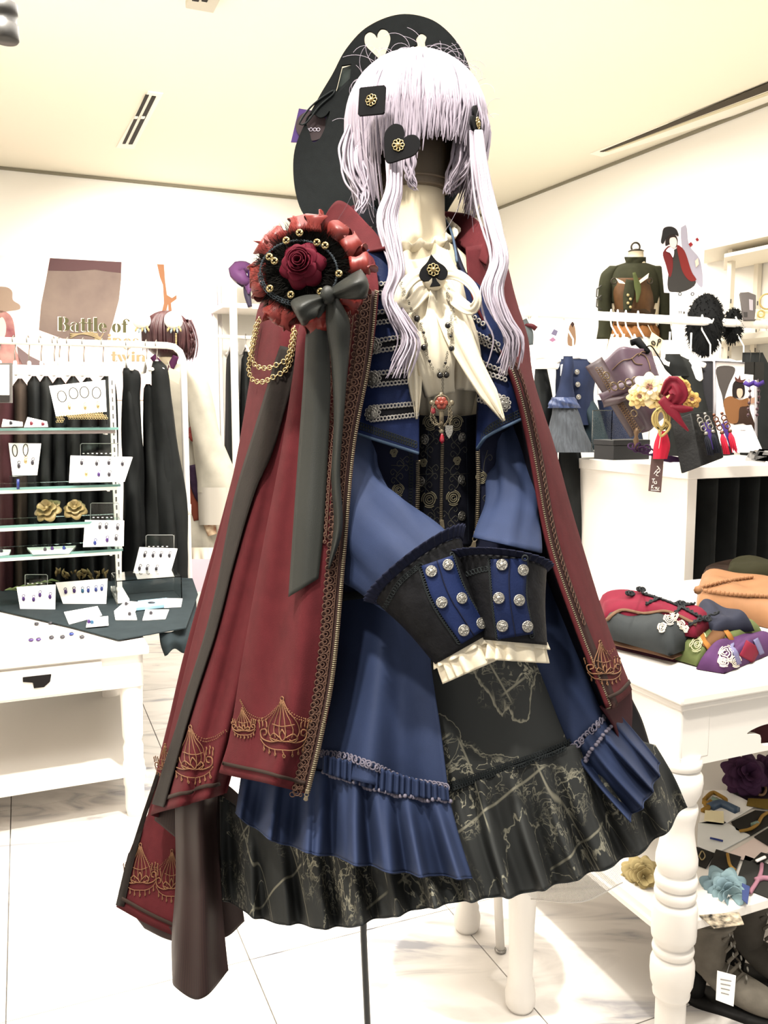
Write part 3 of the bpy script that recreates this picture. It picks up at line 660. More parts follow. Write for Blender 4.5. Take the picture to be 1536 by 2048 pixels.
# coat collar
cloth('collar', Surf([[(712, 440, 1.34), (738, 398, 1.35), (765, 440, 1.26), (794, 505, 1.17)], [(720, 500, 1.28), (745, 520, 1.23), (770, 540, 1.17), (796, 545, 1.15)]], 30, 12), navyd, ct, .003, 'upturned midnight collar')
cloth('collar', Surf([[(880, 425, 1.36), (893, 440, 1.33), (905, 470, 1.26), (912, 520, 1.2)], [(905, 520, 1.27), (915, 540, 1.24), (935, 560, 1.2), (950, 580, 1.17)]], 30, 12), navyd, ct, .003, 'upturned midnight collar on the bow side')
g = G(); g.tube([at(*p) for p in crs([(736, 398, 1.35), (765, 440, 1.258), (795, 506, 1.168)], 20)], .0018, 6); g.tube([at(*p) for p in crs([(882, 430, 1.35), (897, 450, 1.3), (907, 480, 1.24), (914, 524, 1.19)], 20)], .0018, 6); g.build('collar_piping', piping, ct)
# sleeves
def wr(ph, v): return 1+.06*math.sin(ph*3+v*15)*math.sin(PI*v)**.5+.04*math.sin(ph*2-v*24)+.075*math.sin(ph*5+v*7)+.04*math.sin(ph*9-v*6)
SsL = ringT([(705, 620, 70, 0, 1.24, .055), (660, 800, 84, -8, 1.2, .05), (664, 940, 82, -36, 1.15, .05), (715, 1045, 62, -74, 1.1, .05), (795, 1115, 52, -80, 1.05, .048), (850, 1160, 48, -72, 1.02, .044)], 40, 60, wr)
cloth('sleeve', SsL, navy, ct, .002, 'folded navy sleeve crossing the waist')
SsR = ringT([(985, 640, 40, 0, 1.26, .05), (1005, 780, 46, 0, 1.24, .05), (1024, 900, 50, 0, 1.2, .046), (1026, 1000, 50, 6, 1.14, .042), (1012, 1090, 62, 14, 1.06, .04)], 40, 50, wr)
cloth('sleeve', SsR, navy, ct, .002, 'navy sleeve reaching down inside the cape')
# cuffs
def cuff(R, R2, frill_dir, px_panel, btns, lab, extra_split):
    ln_ = math.hypot(ax_[0], ax_[1]) if (ax_ := (R[2][0]-R[0][0], R[2][1]-R[0][1])) else 1; bw_ = (-ax_[0]/ln_*22, -ax_[1]/ln_*22)
    S = ringT(R, 48, 24, bow=bw_+(1,)); cloth('cuff', S, blackc, ct, .003, lab); d = Dr(sgrid(S))
    r0, r1 = np.array(R[0]), np.array(R[1]); ax = r1-r0
    top_ = r0-ax*frill_dir*1.25; fr = [tuple(top_*np.array([1, 1, 1, 1, 1, 1])), tuple(r0)]
    fr[0] = (fr[0][0], fr[0][1], r0[2]*1.16, r0[3]*1.16, fr[0][4], r0[5]*1.35); fr[1] = (r0[0], r0[1], r0[2]*1.03, r0[3]*1.03, r0[4], r0[5]*1.05)
    Sf = ringT(fr, 300, 7, lambda ph, v: 1+(.05*(1-v)+.012)*math.sin(ph*36), bow=bw_+(0,)); cloth('cuff_frill', Sf, navyd, ct, .001)
    g = G(); scallops(g, d, [(R[0][0]+R[0][2]*math.cos(t), R[0][1]+R[0][3]*math.cos(t)) for t in np.linspace(PI*.97, PI*.03, 9)] and px_panel[2], 5.5, .0028, .0008); g.build('lace_edging', lacebk, ct)
    gb, uv = dband(d, px_panel[0], px_panel[1], 24, 9, .003); gb.build('button_placket', velvn, ct, solid=.002, label='navy velvet placket')
    for side in (-1, 1):
        P = [(x+side*(px_panel[1][i]/2+5)*.85, y-side*(px_panel[1][i]/2)*(.35 if extra_split else .05)) for i, (x, y) in enumerate(px_panel[0])]
        g = G(); scallops(g, d, P, 5, .0032, .0009, .0022); g.build('lace_edging', lacebk, ct)
    g = G(); dline(g, d, px_panel[0], .0007, 20, .0045, 4); g.build('placket_seam', navyd, ct)
    for x, y in btns: button(ct, d.p(x, y, .005), (d.n(x, y)+V((0, -1, .3))).normalized(), .0066)
    Sw = ringT(R2, 160, 12, lambda ph, v: 1+(.03+.10*v)*math.sin(ph*13+2*math.sin(ph*3)+v))
    cloth('wrist_frill', Sw, cream, bl, .0012)
    g = G(); W = ringT([R2[0], tuple(np.array(R2[0])*.35+np.array(R2[1])*.65)], 120, 5, lambda ph, v: 1.07+(.03+.09*v)*math.sin(ph*11+1.5*math.sin(ph*2))); cloth('wrist_frill', W, cream, bl, .0012)
cuff([(838, 1142, 83, -62, 1.005, .045), (878, 1215, 66, -42, .99, .04), (925, 1297, 53, -30, .98, .032)], [(922, 1292, 50, -28, .985, .03), (930, 1318, 50, -24, .98, .03), (940, 1344, 50, -22, .98, .032)], .19,
     ([(872, 1122), (896, 1190), (946, 1272)], [62, 62, 56], [(770, 1215), (800, 1165), (840, 1130)]), [(862, 1143), (893, 1131), (883, 1204), (920, 1197), (925, 1260), (957, 1248)], 'flared black cuff under the folded sleeve', True)
cuff([(1003, 1132, 88, 8, 1.0, .045), (1016, 1200, 72, 9, .985, .04), (1028, 1284, 64, 6, .975, .032)], [(1026, 1278, 62, 6, .985, .03), (1025, 1300, 64, 6, .98, .03), (1024, 1322, 66, 4, .98, .032)], .16,
     ([(1016, 1118), (1018, 1195), (1030, 1272)], [70, 60, 66], [(930, 1150), (960, 1140), (985, 1136)]), [(1003, 1130), (1042, 1141), (998, 1195), (1035, 1200), (1006, 1250), (1051, 1252)], 'flared black cuff nearest the folded clothes', False)
# tails of the coat
StL = Surf([[(630, 1150, 1.2), (740, 1172, 1.14), (850, 1150, 1.12)], [(590, 1330, 1.18), (720, 1345, 1.09), (862, 1330, 1.07)], [(530, 1450, 1.17), (700, 1470, 1.06), (881, 1460, 1.02)], [(490, 1505, 1.16), (690, 1556, 1.04), (899, 1602, .995)]], 60, 50,
           lambda u, v: (0*u, 0*u, -.022*v*np.sin(u*11+1+v)-.009*v*np.sin(u*23)))
cloth('coat_tail', StL, navy, ct, .002, 'blue coat tail beside the long cape edge'); dtl = Dr(sgrid(StL))
gb, uv = dband(dtl, [(676, 1196), (740, 1188), (800, 1174)], 15, 30, 4, .004); gb.build('waist_frill', lacebk, ct, solid=.002)
def fold(k, amp, ph0=0):
    def f(u, v):
        w_ = np.sin(u*k*2*PI+ph0+.9*np.sin(u*9))+.35*np.sin(u*k*4*PI+1); gth = np.sin(u*k*11)*.0025*(1-v)
        return (4*v*np.cos(u*k*2*PI+ph0), 3*v*w_, -amp*(.15+v)*w_-gth)
    return f
SrL = Surf([[(490, 1503, 1.158), (570, 1526, 1.10), (690, 1555, 1.038), (800, 1585, 1.01), (899, 1601, .993)], [(480, 1560, 1.155), (560, 1602, 1.08), (680, 1638, 1.02), (800, 1662, .985), (922, 1680, .972)], [(468, 1624, 1.15), (550, 1682, 1.06), (680, 1718, 1.0), (800, 1746, .965), (948, 1756, .955)]], 150, 26, fold(6.5, .030))
cloth('tail_ruffle', SrL, navy, ct, .0016, 'gathered blue ruffle beside the zip end')
drl = Dr(sgrid(SrL))
g = G(); g.tube([V(p) for p in SrL.W[-1]], .0014, 5); g.build('hem_edge', navy, ct)
StR = Surf([[(985, 1160, 1.16), (1040, 1160, 1.14), (1110, 1150, 1.2)], [(1066, 1320, 1.13), (1110, 1315, 1.12), (1170, 1300, 1.19)], [(1098, 1395, 1.12), (1140, 1385, 1.11), (1200, 1375, 1.18)], [(1145, 1507, 1.1), (1180, 1468, 1.1), (1218, 1425, 1.18)]], 40, 40, lambda u, v: (0*u, 0*u, -.006*v*np.sin(u*9+1)))
cloth('coat_tail', StR, navy, ct, .002, 'blue coat tail nearest the white table'); dtr = Dr(sgrid(StR))
SrR = Surf([[(1145, 1506, 1.098), (1180, 1467, 1.098), (1232, 1420, 1.178)], [(1195, 1570, 1.09), (1245, 1510, 1.10), (1275, 1470, 1.2)], [(1258, 1640, 1.08), (1300, 1590, 1.12), (1322, 1528, 1.22)]], 100, 26, fold(3.5, .018, 1))
cloth('tail_ruffle', SrR, navy, ct, .0016, 'gathered blue ruffle nearest the white table'); drr = Dr(sgrid(SrR))
g = G(); g.tube([V(p) for p in SrR.W[-1]], .0014, 5); g.build('hem_edge', navy, ct)
def gathers(dr, A, B, m):
    g = G(); scallops(g, dr, A, 8, .0045, .0011, .004); scallops(g, dr, A, 11, .0022, .0011, .005); g.build('scalloped_lace', lacegr, ct)
    g = G()
    for q in path_pts(B, 6): g.sph(dr.p(q[0], q[1], .004), (.0032, .0025, .0028), 6, 4)
    g.build('ribbon_trim', lacegr, ct)
dL2 = Dr(sgrid(StL), sgrid(SrL)); dR2 = Dr(sgrid(StR), sgrid(SrR))
gathers(dL2, [(648, 1508), (700, 1515), (740, 1530), (800, 1556), (895, 1574)], [(646, 1545), (700, 1562), (760, 1583), (830, 1597), (898, 1603)], navy)
gathers(dR2, [(1141, 1500), (1179, 1462), (1210, 1430)], [(1164, 1530), (1186, 1495), (1218, 1456)], navy)
# gathered heading between the two trims
Sh = Surf([[(646, 1510, 1.045), (740, 1532, 1.02), (896, 1576, .992)], [(646, 1545, 1.04), (760, 1582, 1.012), (898, 1603, .988)]], 140, 8, lambda u, v: (0*u, 2*np.sin(u*130)*(1-v), -.006-.004*np.sin(u*120+np.sin(u*30))))
cloth('gathered_heading', Sh, navy, ct, .001)
# ---- skirt with map print
sk = top('skirt', 'dark charcoal skirt printed with faded map lines and a wide ruffle', 'skirt', at(990, 1500, 1.05))
SkU = Surf([[(760, 1075, 1.23), (830, 1085, 1.19), (884, 1085, 1.17), (960, 1085, 1.19), (1030, 1075, 1.24)], [(740, 1300, 1.22), (830, 1310, 1.14), (950, 1300, 1.1), (1050, 1295, 1.13), (1120, 1280, 1.2)], [(600, 1500, 1.2), (830, 1480, 1.09), (960, 1470, 1.07), (1080, 1440, 1.09), (1200, 1420, 1.2)], [(600, 1655, 1.16), (800, 1620, 1.065), (930, 1572, 1.05), (1060, 1524, 1.055), (1230, 1470, 1.17)]], 70, 60, lambda u, v: (0*u, 0*u, -.007*v*np.sin(u*17)))
cloth('skirt_panel', SkU, mapm, sk, .002)
SkR = Surf([[(440, 1590, 1.3), (520, 1640, 1.2), (600, 1655, 1.155), (690, 1645, 1.11), (780, 1622, 1.075), (890, 1583, 1.05), (960, 1560, 1.045), (1040, 1530, 1.045), (1130, 1495, 1.075), (1230, 1472, 1.16), (1310, 1490, 1.25)],
            [(442, 1700, 1.3), (520, 1740, 1.2), (600, 1760, 1.14), (680, 1760, 1.085), (780, 1735, 1.045), (880, 1705, 1.015), (960, 1685, 1.01), (1045, 1665, 1.015), (1160, 1625, 1.06), (1270, 1575, 1.15), (1345, 1550, 1.25)],
            [(445, 1796, 1.29), (520, 1838, 1.19), (600, 1850, 1.12), (675, 1856, 1.06), (775, 1834, 1.015), (872, 1812, .985), (962, 1798, .985), (1045, 1788, .995), (1185, 1746, 1.05), (1300, 1690, 1.14), (1372, 1615, 1.25)]], 260, 34, fold(13.5, .028, 2))
cloth('skirt_ruffle', SkR, mapm, sk, .0016)
g = G(); g.tube([V(p) for p in SkR.W[-1]], .0013, 5); g.build('hem_edge', lacebk, sk)
dsk = Dr(sgrid(SkU), sgrid(SkR))
g = G(); Ptr = [(888, 1578), (960, 1553), (1050, 1522), (1135, 1488)]
gb, uv = dband(dsk, Ptr, 9, 40, 4, .004); gb.build('braid_trim', lacebk, sk, solid=.001)
for o in (-5, 5): scallops(g, dsk, [(x, y+o) for x, y in Ptr], 5, .0024, .0008, .005)
g.build('lace_edging', lacebk, sk)
# tulle petticoat
pt = top('petticoat', 'white net petticoat edge hanging below the skirt hem', 'petticoat', at(1160, 1770, 1.2))
Sp = Surf([[(1000, 1640, 1.2), (1100, 1640, 1.15), (1220, 1600, 1.2)], [(1030, 1760, 1.18), (1130, 1750, 1.13), (1240, 1690, 1.19)], [(1062, 1798, 1.18), (1165, 1803, 1.13), (1245, 1765, 1.2)]], 40, 30)
g = G()
for k in range(-30, 64, 1):
    g.tube([Sp.p((k+t*30)/64, t, 0) for t in np.linspace(0, 1, 14) if 0 <= (k+t*30)/64 <= 1], .00028, 3, caps=False); g.tube([Sp.p((k+30-t*30)/64, t, 0) for t in np.linspace(0, 1, 14) if 0 <= (k+30-t*30)/64 <= 1], .00028, 3, caps=False)
g.build('net', mat('tulle', 'f6efe6', .8), pt, kind='stuff')
g = G(); g.tube([V(p) for p in Sp.W[-1]], .001, 5); g.build('hem_edge', mat('tulle', 'f6efe6'), pt)
# ================================================================ CAPE
cp = top('cape', 'long burgundy wool cape with brown lace edging, zips and printed chandeliers', 'cape', at(600, 700, 1.2))
FP = Surf([[(700, 476, 1.26), (692, 470, 1.2), (722, 490, 1.15), (750, 524, 1.12)],
           [(625, 640, 1.22), (605, 640, 1.17), (685, 610, 1.105), (757, 582, 1.095)],
           [(610, 740, 1.21), (590, 740, 1.155), (672, 735, 1.085), (742, 722, 1.08)],
           [(585, 890, 1.2), (567, 890, 1.145), (642, 895, 1.065), (711, 890, 1.06)],
           [(545, 1100, 1.19), (527, 1100, 1.13), (612, 1105, 1.045), (692, 1105, 1.04)],
           [(505, 1325, 1.18), (486, 1325, 1.12), (582, 1340, 1.025), (670, 1345, 1.02)],
           [(478, 1480, 1.17), (460, 1480, 1.115), (552, 1490, 1.01), (645, 1480, 1.005)],
           [(456, 1542, 1.16), (440, 1546, 1.11), (530, 1566, 1.005), (618, 1588, .995)]], 70, 110,
          lambda u, v: (0*u, 0*u, -.014*np.sin(u*9+v*2)*np.sin(PI*u)-.006*np.sin(u*17-v*3)*np.sin(PI*u)))
cloth('cape_panel', FP, burg, cp, .003); dFP = Dr(sgrid(FP))
SP = Surf([[(655, 500, 1.36), (640, 470, 1.28), (668, 470, 1.23), (700, 500, 1.22)],
           [(545, 600, 1.4), (526, 600, 1.34), (575, 610, 1.22), (650, 640, 1.2)],
           [(520, 740, 1.43), (505, 740, 1.35), (555, 750, 1.19), (625, 740, 1.2)],
           [(480, 985, 1.43), (461, 985, 1.35), (520, 1005, 1.18), (590, 1000, 1.19)],
           [(393, 1330, 1.42), (375, 1330, 1.34), (445, 1345, 1.16), (515, 1335, 1.18)],
           [(352, 1500, 1.42), (334, 1500, 1.34), (405, 1508, 1.14), (475, 1500, 1.17)],
           [(322, 1636, 1.42), (303, 1630, 1.34), (372, 1610, 1.13), (452, 1586, 1.16)]], 80, 110,
          lambda u, v: (0*u, 0*u, -.024*v*np.sin(u*15+1.0+v)*np.sin(PI*u)**.5))
cloth('cape_panel', SP, burg, cp, .003); dSP = Dr(sgrid(SP))
BPn = Surf([[(560, 900, 1.52), (480, 900, 1.5), (560, 900, 1.44)], [(430, 1300, 1.52), (372, 1300, 1.5), (470, 1300, 1.42)], [(345, 1560, 1.52), (318, 1530, 1.49), (430, 1540, 1.4)], [(272, 1705, 1.52), (262, 1700, 1.47), (430, 1720, 1.37)], [(243, 1818, 1.52), (234, 1814, 1.45), (300, 1850, 1.39), (370, 1880, 1.36)]], 50, 70)
cloth('cape_panel', BPn, burg, cp, .003, 'trailing rear burgundy panel'); dBP = Dr(sgrid(BPn))
LT = Surf([[(352, 1520, 1.3), (372, 1530, 1.25), (405, 1530, 1.22), (440, 1520, 1.25)], [(352, 1640, 1.3), (370, 1640, 1.24), (405, 1640, 1.2), (432, 1640, 1.25)], [(353, 1760, 1.3), (366, 1760, 1.24), (405, 1760, 1.2), (440, 1750, 1.25)], [(345, 1880, 1.3), (352, 1880, 1.23), (405, 1885, 1.18), (449, 1870, 1.23)], [(346, 1950, 1.3), (350, 1972, 1.22), (400, 1998, 1.17), (457, 1940, 1.22)]], 50, 60, lambda u, v: (0*u, 0*u, -.006*np.sin(u*13)))
cloth('lining_fold', LT, lining, cp, .003, 'brown striped lining fold hanging lowest')
LT2 = Surf([[(400, 1560, 1.33), (440, 1560, 1.3), (490, 1600, 1.33)], [(410, 1760, 1.33), (445, 1770, 1.3), (478, 1760, 1.33)], [(415, 1868, 1.33), (450, 1874, 1.3), (488, 1842, 1.33)]], 30, 40)
cloth('lining_fold', LT2, lining, cp, .003, 'brown striped lining fold behind the skirt ruffle')
LT3 = Surf([[(318, 1560, 1.4), (400, 1600, 1.36), (470, 1590, 1.38)], [(310, 1640, 1.4), (380, 1690, 1.35), (460, 1690, 1.36)]], 30, 20)
cloth('lining_fold', LT3, lining, cp, .003, 'brown striped lining under the side panel hem')
LT4 = Surf([[(262, 1820, 1.42), (330, 1850, 1.38), (400, 1860, 1.34)], [(290, 1856, 1.41), (335, 1878, 1.375), (400, 1892, 1.34)]], 24, 8)
cloth('lining_fold', LT4, lining, cp, .003, 'brown striped lining below the rear hem')
# the other half of the cape
FR = Surf([[(932, 495, 1.2), (960, 490, 1.22), (990, 478, 1.28), (985, 490, 1.38)],
           [(936, 545, 1.17), (976, 535, 1.21), (1014, 535, 1.31), (1000, 540, 1.4)],
           [(947, 600, 1.14), (988, 596, 1.19), (1030, 598, 1.31), (1010, 600, 1.4)],
           [(980, 668, 1.13), (1018, 668, 1.18), (1054, 676, 1.31), (1040, 680, 1.4)],
           [(1024, 760, 1.115), (1046, 760, 1.15), (1067, 765, 1.29), (1055, 770, 1.4)],
           [(1056, 890, 1.11), (1085, 892, 1.16), (1108, 895, 1.29), (1095, 900, 1.4)],
           [(1093, 1085, 1.09), (1128, 1085, 1.14), (1161, 1085, 1.28), (1150, 1085, 1.4)],
           [(1147, 1245, 1.08), (1180, 1245, 1.13), (1213, 1250, 1.27), (1200, 1250, 1.38)],
           [(1214, 1416, 1.075), (1238, 1404, 1.12), (1262, 1380, 1.25), (1250, 1370, 1.36)]], 50, 90)
cloth('cape_panel', FR, burg, cp, .003, 'burgundy panel on the bow tail side'); dFR = Dr(sgrid(FR))
def off_rows(P, dx, Y0, Y1): return [[(x+dx*1.0, y, Y0), (x+dx*.5, y, (Y0+Y1)/2+.03), (x, y, Y1)] for x, y in P]
zR = [(930, 500), (947, 600), (980, 668), (1024, 760), (1056, 890), (1093, 1085), (1147, 1245), (1214, 1416)]
cloth('cape_lining', Surf(off_rows(zR[2:], -110, 1.36, 1.12), 20, 60), mat('lining_black', '17141a', .6), cp, .002, 'black lining beside the blue coat tail')
cloth('cape_lining', Surf([[(1190, 1400, 1.2), (1262, 1395, 1.27)], [(1215, 1440, 1.21), (1285, 1445, 1.29)], [(1260, 1500, 1.22), (1318, 1560, 1.3)]], 16, 16), mat('lining_black', '17141a', .6), cp, .002, 'black underlayer below the short hem')
cloth('hem_facing', Surf([[(1200, 1412, 1.12), (1262, 1382, 1.25)], [(1225, 1450, 1.13), (1264, 1418, 1.25)], [(1238, 1480, 1.13), (1262, 1460, 1.25)]], 14, 10), mat('facing_plum', '4b2028', .8), cp, .002)
# collar
cloth('collar', Surf([[(660, 430, 1.36), (636, 462, 1.3), (679, 402, 1.27), (742, 456, 1.19), (772, 494, 1.13)], [(690, 470, 1.34), (645, 520, 1.28), (690, 515, 1.21), (735, 506, 1.15), (770, 498, 1.12)]], 60, 16), burg, cp, .004, 'pointed burgundy collar beside the corsage')
cloth('collar', Surf([[(880, 424, 1.42), (905, 425, 1.38), (945, 434, 1.31), (988, 478, 1.22)], [(895, 470, 1.36), (915, 485, 1.3), (945, 510, 1.22), (972, 530, 1.18)]], 40, 16), burg, cp, .004, 'burgundy collar on the bow side')
cloth('collar', Surf([[(650, 430, 1.4), (740, 405, 1.44), (900, 425, 1.42)], [(640, 520, 1.38), (740, 520, 1.43), (930, 520, 1.4)]], 30, 12), mat('facing_plum', '4b2028', .8), cp, .004, 'back of the cape collar')
g = G(); g.tube([FR.p(0.1, t, .004) for t in np.linspace(0, .1, 8)], .003, 6); 
cloth('shoulder_yoke', Surf([[(700, 440, 1.42), (800, 430, 1.45), (930, 440, 1.4)], [(640, 480, 1.36), (800, 470, 1.5), (990, 480, 1.34)], [(530, 610, 1.38), (780, 640, 1.55), (1015, 610, 1.36)], [(500, 900, 1.4), (780, 900, 1.6), (1095, 900, 1.38)], [(400, 1300, 1.46), (780, 1300, 1.68), (1200, 1300, 1.36)]], 50, 60), burg, cp, .003, 'back of the cape')
# zips and lace
zF = [(757, 583), (742, 722), (711, 890), (692, 1105), (670, 1345), (645, 1480), (620, 1584)]
zF = [(x-4, y) for x, y in zF]
def shift(P, dx): return [(x+dx, y) for x, y in P]
gb, uv = dband(dFP, shift(zF, -5), 13, 80, 3, .0012); gb.build('zip_tape', bronze, cp, solid=.001)
g = G(); zipper(g, dFP, zF, 4.2, 8, 1.7, .003); g.build('zip', gold, cp)
gb, uv = dband(dFP, shift(zF, -22), [22, 24, 22, 20], 80, 4, .0015); gb.build('lace_ground', mat('lace_dark', '3a2422', .8), cp, solid=.0006)
def lacebands(dr, P, par):
    g = G()
    for i, q in enumerate(path_pts(P, 15)):
        c = dr.p(q[0], q[1], .003); n = dr.n(q[0], q[1])
        g.torus(c, .0048, .0008, n, 12, 4); g.torus(dr.p(q[0]-2, q[1], .003), .0025, .0007, n, 10, 4)
        g.torus(dr.p(q[0]-9, q[1]+5, .003), .0032, .0007, n, 10, 4); g.torus(dr.p(q[0]+7, q[1]+6, .003), .002, .0007, n, 8, 4)
    dline(g, dr, shift(P, 10), .0008, 80, .003, 4); return g.build('lace_edging', lacebr, par)
lacebr.node_tree.nodes['Principled BSDF'].inputs['Base Color'].default_value = tone(lin('7d5c4c'))
lacebands(dFP, shift(zF, -22), cp)
for dx, y0, y1 in ((-48, 0, 3), (-72, 0, 2)):
    P = shift(zF[:4], dx); lacebands(dFP, crs(P, 20)[:int(7*y1)-2].tolist(), cp)
pull([(617, 1578), (611, 1602)], cp, dFP, .8)
zR2 = [(x+3, y) for x, y in zR[1:]]
gb, uv = dband(dFR, shift(zR2, 12), 16, 80, 3, .0015); gb.build('lace_ground', mat('lace_dark', '3a2422', .8), cp, solid=.0006)
g = G(); zipper(g, dFR, zR2, 4.2, 8, 1.7, .003); g.build('zip', gold, cp)
g = G()
for i, q in enumerate(path_pts(shift(zR2, 14)[:6], 11)): g.torus(dFR.p(q[0], q[1], .003), .004, .0008, dFR.n(q[0], q[1]), 10, 4)
g.build('lace_edging', lacebr, cp)
lacebands(dFR, crs([(x+30, y) for x, y in zR2[:2]], 8).tolist(), cp)
pull([(1217, 1416), (1247, 1456)], cp, dFR, 1.2)
# velvet bands and hems
gb, uv = dband(dSP, [(585, 700), (541, 850), (492, 1000), (432, 1250), (385, 1400), (355, 1500), (322, 1612)], [42, 44, 36, 22, 20, 20, 26], 120, 9, .006); gb.build('velvet_band', velvb, cp, solid=.001)
gb, uv = dband(dBP, [(318, 1545), (268, 1705), (243, 1812)], [10, 14, 16], 30, 3, .004); gb.build('velvet_band', velvb, cp, solid=.001)
def hemtrim(dr, P):
    gb, uv = dband(dr, P, 7, 40, 3, .004); gb.build('hem_braid', mat('braid_brown', '4a3a33', .8), cp, solid=.001)
hemtrim(dFP, [(445, 1526), (530, 1544), (612, 1565)]); hemtrim(dSP, [(312, 1604), (372, 1585), (436, 1566)]); hemtrim(dBP, [(246, 1796), (300, 1826), (366, 1856)]); hemtrim(dFR, [(1212, 1396), (1236, 1384), (1258, 1362)])
def chandelier(dr, cx, cy, s, slant=0, sy=1.28):
    """printed chandelier: bell of ropes, scroll arms with candles, bowl and drops; cy = top"""
    g = G(); T_ = .00075
    def ln(P, th=T_, n=14): g.tube([dr.p(cx+x*s+slant*y*s, cy+y*s*sy, .0032) for x, y in crs(P, n)], th*1.15, 4)
    for x in (-.34, -.2, -.07, .07, .2, .34): ln([(x*.1, .03), (x*.35, .2), (x*.8, .42), (x*1.0, .6), (x*.8, .74)], .0006)
    ln(circ(0, 0, .04, 9)+[(.04, 0)]); ln([(-.06, .07), (0, .1), (.06, .07)], .0006); ln([(-.24, .48), (0, .53), (.24, .48)], .0006)
    for q in (-1, 1):
        ln([(q*.08, .8), (q*.28, .82), (q*.5, .74), (q*.52, .6), (q*.4, .58), (q*.38, .67), (q*.45, .69)], .0009, 26)
        ln([(q*.06, .74), (q*.2, .66), (q*.29, .74), (q*.2, .82), (q*.12, .77)], .0008, 20)
        for a, b in ((.37, .55), (.47, .53), (.55, .56)): ln([(q*a, b), (q*(a+.01), b-.1), (q*(a+.03), b-.13), (q*(a+.01), b-.17)], .0008, 8)
        ln([(0, .97), (q*.22, .96), (q*.42, .88), (q*.53, .76)], .0006)
        for a, b in ((.17, .97), (.31, .93), (.44, .87)): ln([(q*a, b), (q*a, b+.06), (q*a+.016, b+.09), (q*a, b+.12), (q*a-.016, b+.09), (q*a, b+.06)], .0006, 12)
    ln([(-.3, .74), (-.15, .79), (0, .81), (.15, .79), (.3, .74)], .0007); ln([(0, .58), (-.06, .7), (0, .8), (.06, .7), (0, .58)], .0008)
    ln([(0, .97), (0, 1.04), (.02, 1.07), (0, 1.11), (-.02, 1.07), (0, 1.04)], .0007)
    return g.build('printed_chandelier', embro, cp)
def swag(dr, P):
    g = G()
    for o in (0, 6): 
        for q in path_pts([(x, y+o*(.4+.6*math.sin(PI*i/(len(P)-1)))) for i, (x, y) in enumerate(P)], 4): g.sph(dr.p(q[0], q[1], .003), .0010, 5, 3)
    g.build('printed_swag', embro, cp)
chandelier(dFP, 568, 1398, 82); chandelier(dFP, 488, 1418, 42, .1); chandelier(dSP, 384, 1455, 76, .08, 1.35)
chandelier(dBP, 283, 1690, 62, -.02, 1.5); chandelier(dBP, 346, 1702, 58, -.02, 1.6); chandelier(dFR, 1197, 1285, 60, .22, 1.3); chandelier(dSP, 330, 1490, 40, .05, 1.5)
swag(dFP, [(484, 1400), (500, 1426), (530, 1436), (568, 1404)]); swag(dFP, [(568, 1404), (590, 1430), (622, 1440)]); swag(dSP, [(386, 1462), (405, 1476), (432, 1474), (452, 1460)]); swag(dBP, [(283, 1697), (312, 1735), (346, 1708)])
swag(dFR, [(1199, 1295), (1214, 1304), (1225, 1298)])
# ---- chains hanging at the shoulder
dall = Dr(sgrid(FP), sgrid(SP))
ch = top('shoulder_chain', 'double gold curb chain looped below the red rosette', 'chain', at(545, 740, 1.15))
for P in ([(528, 640), (514, 715), (522, 733), (548, 738), (572, 722), (584, 690), (590, 660)], [(522, 650), (507, 735), (514, 760), (535, 766), (560, 752), (582, 720), (592, 670)]):
    g = G(); A = path_pts(P, 5.2)
    for i, q in enumerate(A):
        t_ = A[min(i+1, len(A)-1)]-A[max(i-1, 0)]; c = dall.p(q[0], q[1], .009)
        ax = V((t_[1]*.001, -1, 0)) if i % 2 else V((t_[1], -1.5, t_[0])).normalized()
        g.torus(c, .0032, .0009, ax, 10, 5)
    g.build('chain_strand', goldb, ch)
# ================================================================ CORSAGE
cg = top('corsage', 'red rose corsage in black fur and red ruffle with long grey ribbons', 'corsage', at(620, 552, 1.06))
YC = 1.055; cc = at(620, 550, YC); NC = V((-.12, -1, .1)).normalized(); XC = V((1, -.12, 0)).normalized(); ZC = XC.cross(NC)*-1
if ZC.z < 0: ZC = -ZC
def pc(px, py, o=0): return on(px, py, cc, NC)+NC*o
organza = mat('organza_red', 'b0352b', .4, var=.35, vscale=30, spec=.4, alpha=.88)
s_ = YC/F
def ruffle_ring(name, r0, r1, n, seed, depth):
    random.seed(seed); W = []
    K = n*10
    for j in range(5):
        t = j/4; row = []
        for i in range(K):
            a = 2*PI*i/K; w_ = math.sin(a*n+.8*math.sin(a*3)); w2 = math.cos(a*n+.8*math.sin(a*3))
            R_ = r0+(r1-r0)*t*(1+.16*w_)*(1+.08*math.sin(a*5+seed)); a2 = a+.10*t*w2
            row.append(cc+(XC*math.cos(a2)*1.03+ZC*math.sin(a2)*.98)*R_*s_+NC*(-.006+depth*t*w2+.004*t))
        W.append(row)
    g = G(); g.grid(W, cu=True); return g.build(name, organza, cg, solid=.0008)
ruffle_ring('ruffle', 48, 114, 15, 1, .013); ruffle_ring('ruffle', 48, 98, 12, 4, .016)
for k, a in enumerate(np.linspace(.15, 2*PI+.15, 15, endpoint=False)):
    g = G(); a += .1*math.sin(k*3); r = 92; c = cc+(XC*math.cos(a)*1.04+ZC*math.sin(a))*r*s_; rad = (XC*math.cos(a)+ZC*math.sin(a)); tg = XC*-math.sin(a)+ZC*math.cos(a)
    P = [c+rad*(.014*math.cos(q)*1.0)+NC*(.010*math.sin(q)+.004) for q in np.linspace(-2.2, 2.2, 14)]
    g.strap(P, [.022+.006*math.sin(k*2+i) for i in range(14)], [(P[i]-c).normalized() for i in range(14)], .0008); g.build('ruffle_loop', organza, cg)
g = G(); fc = at(607, 546, YC)+V((0, .002, 0)); 
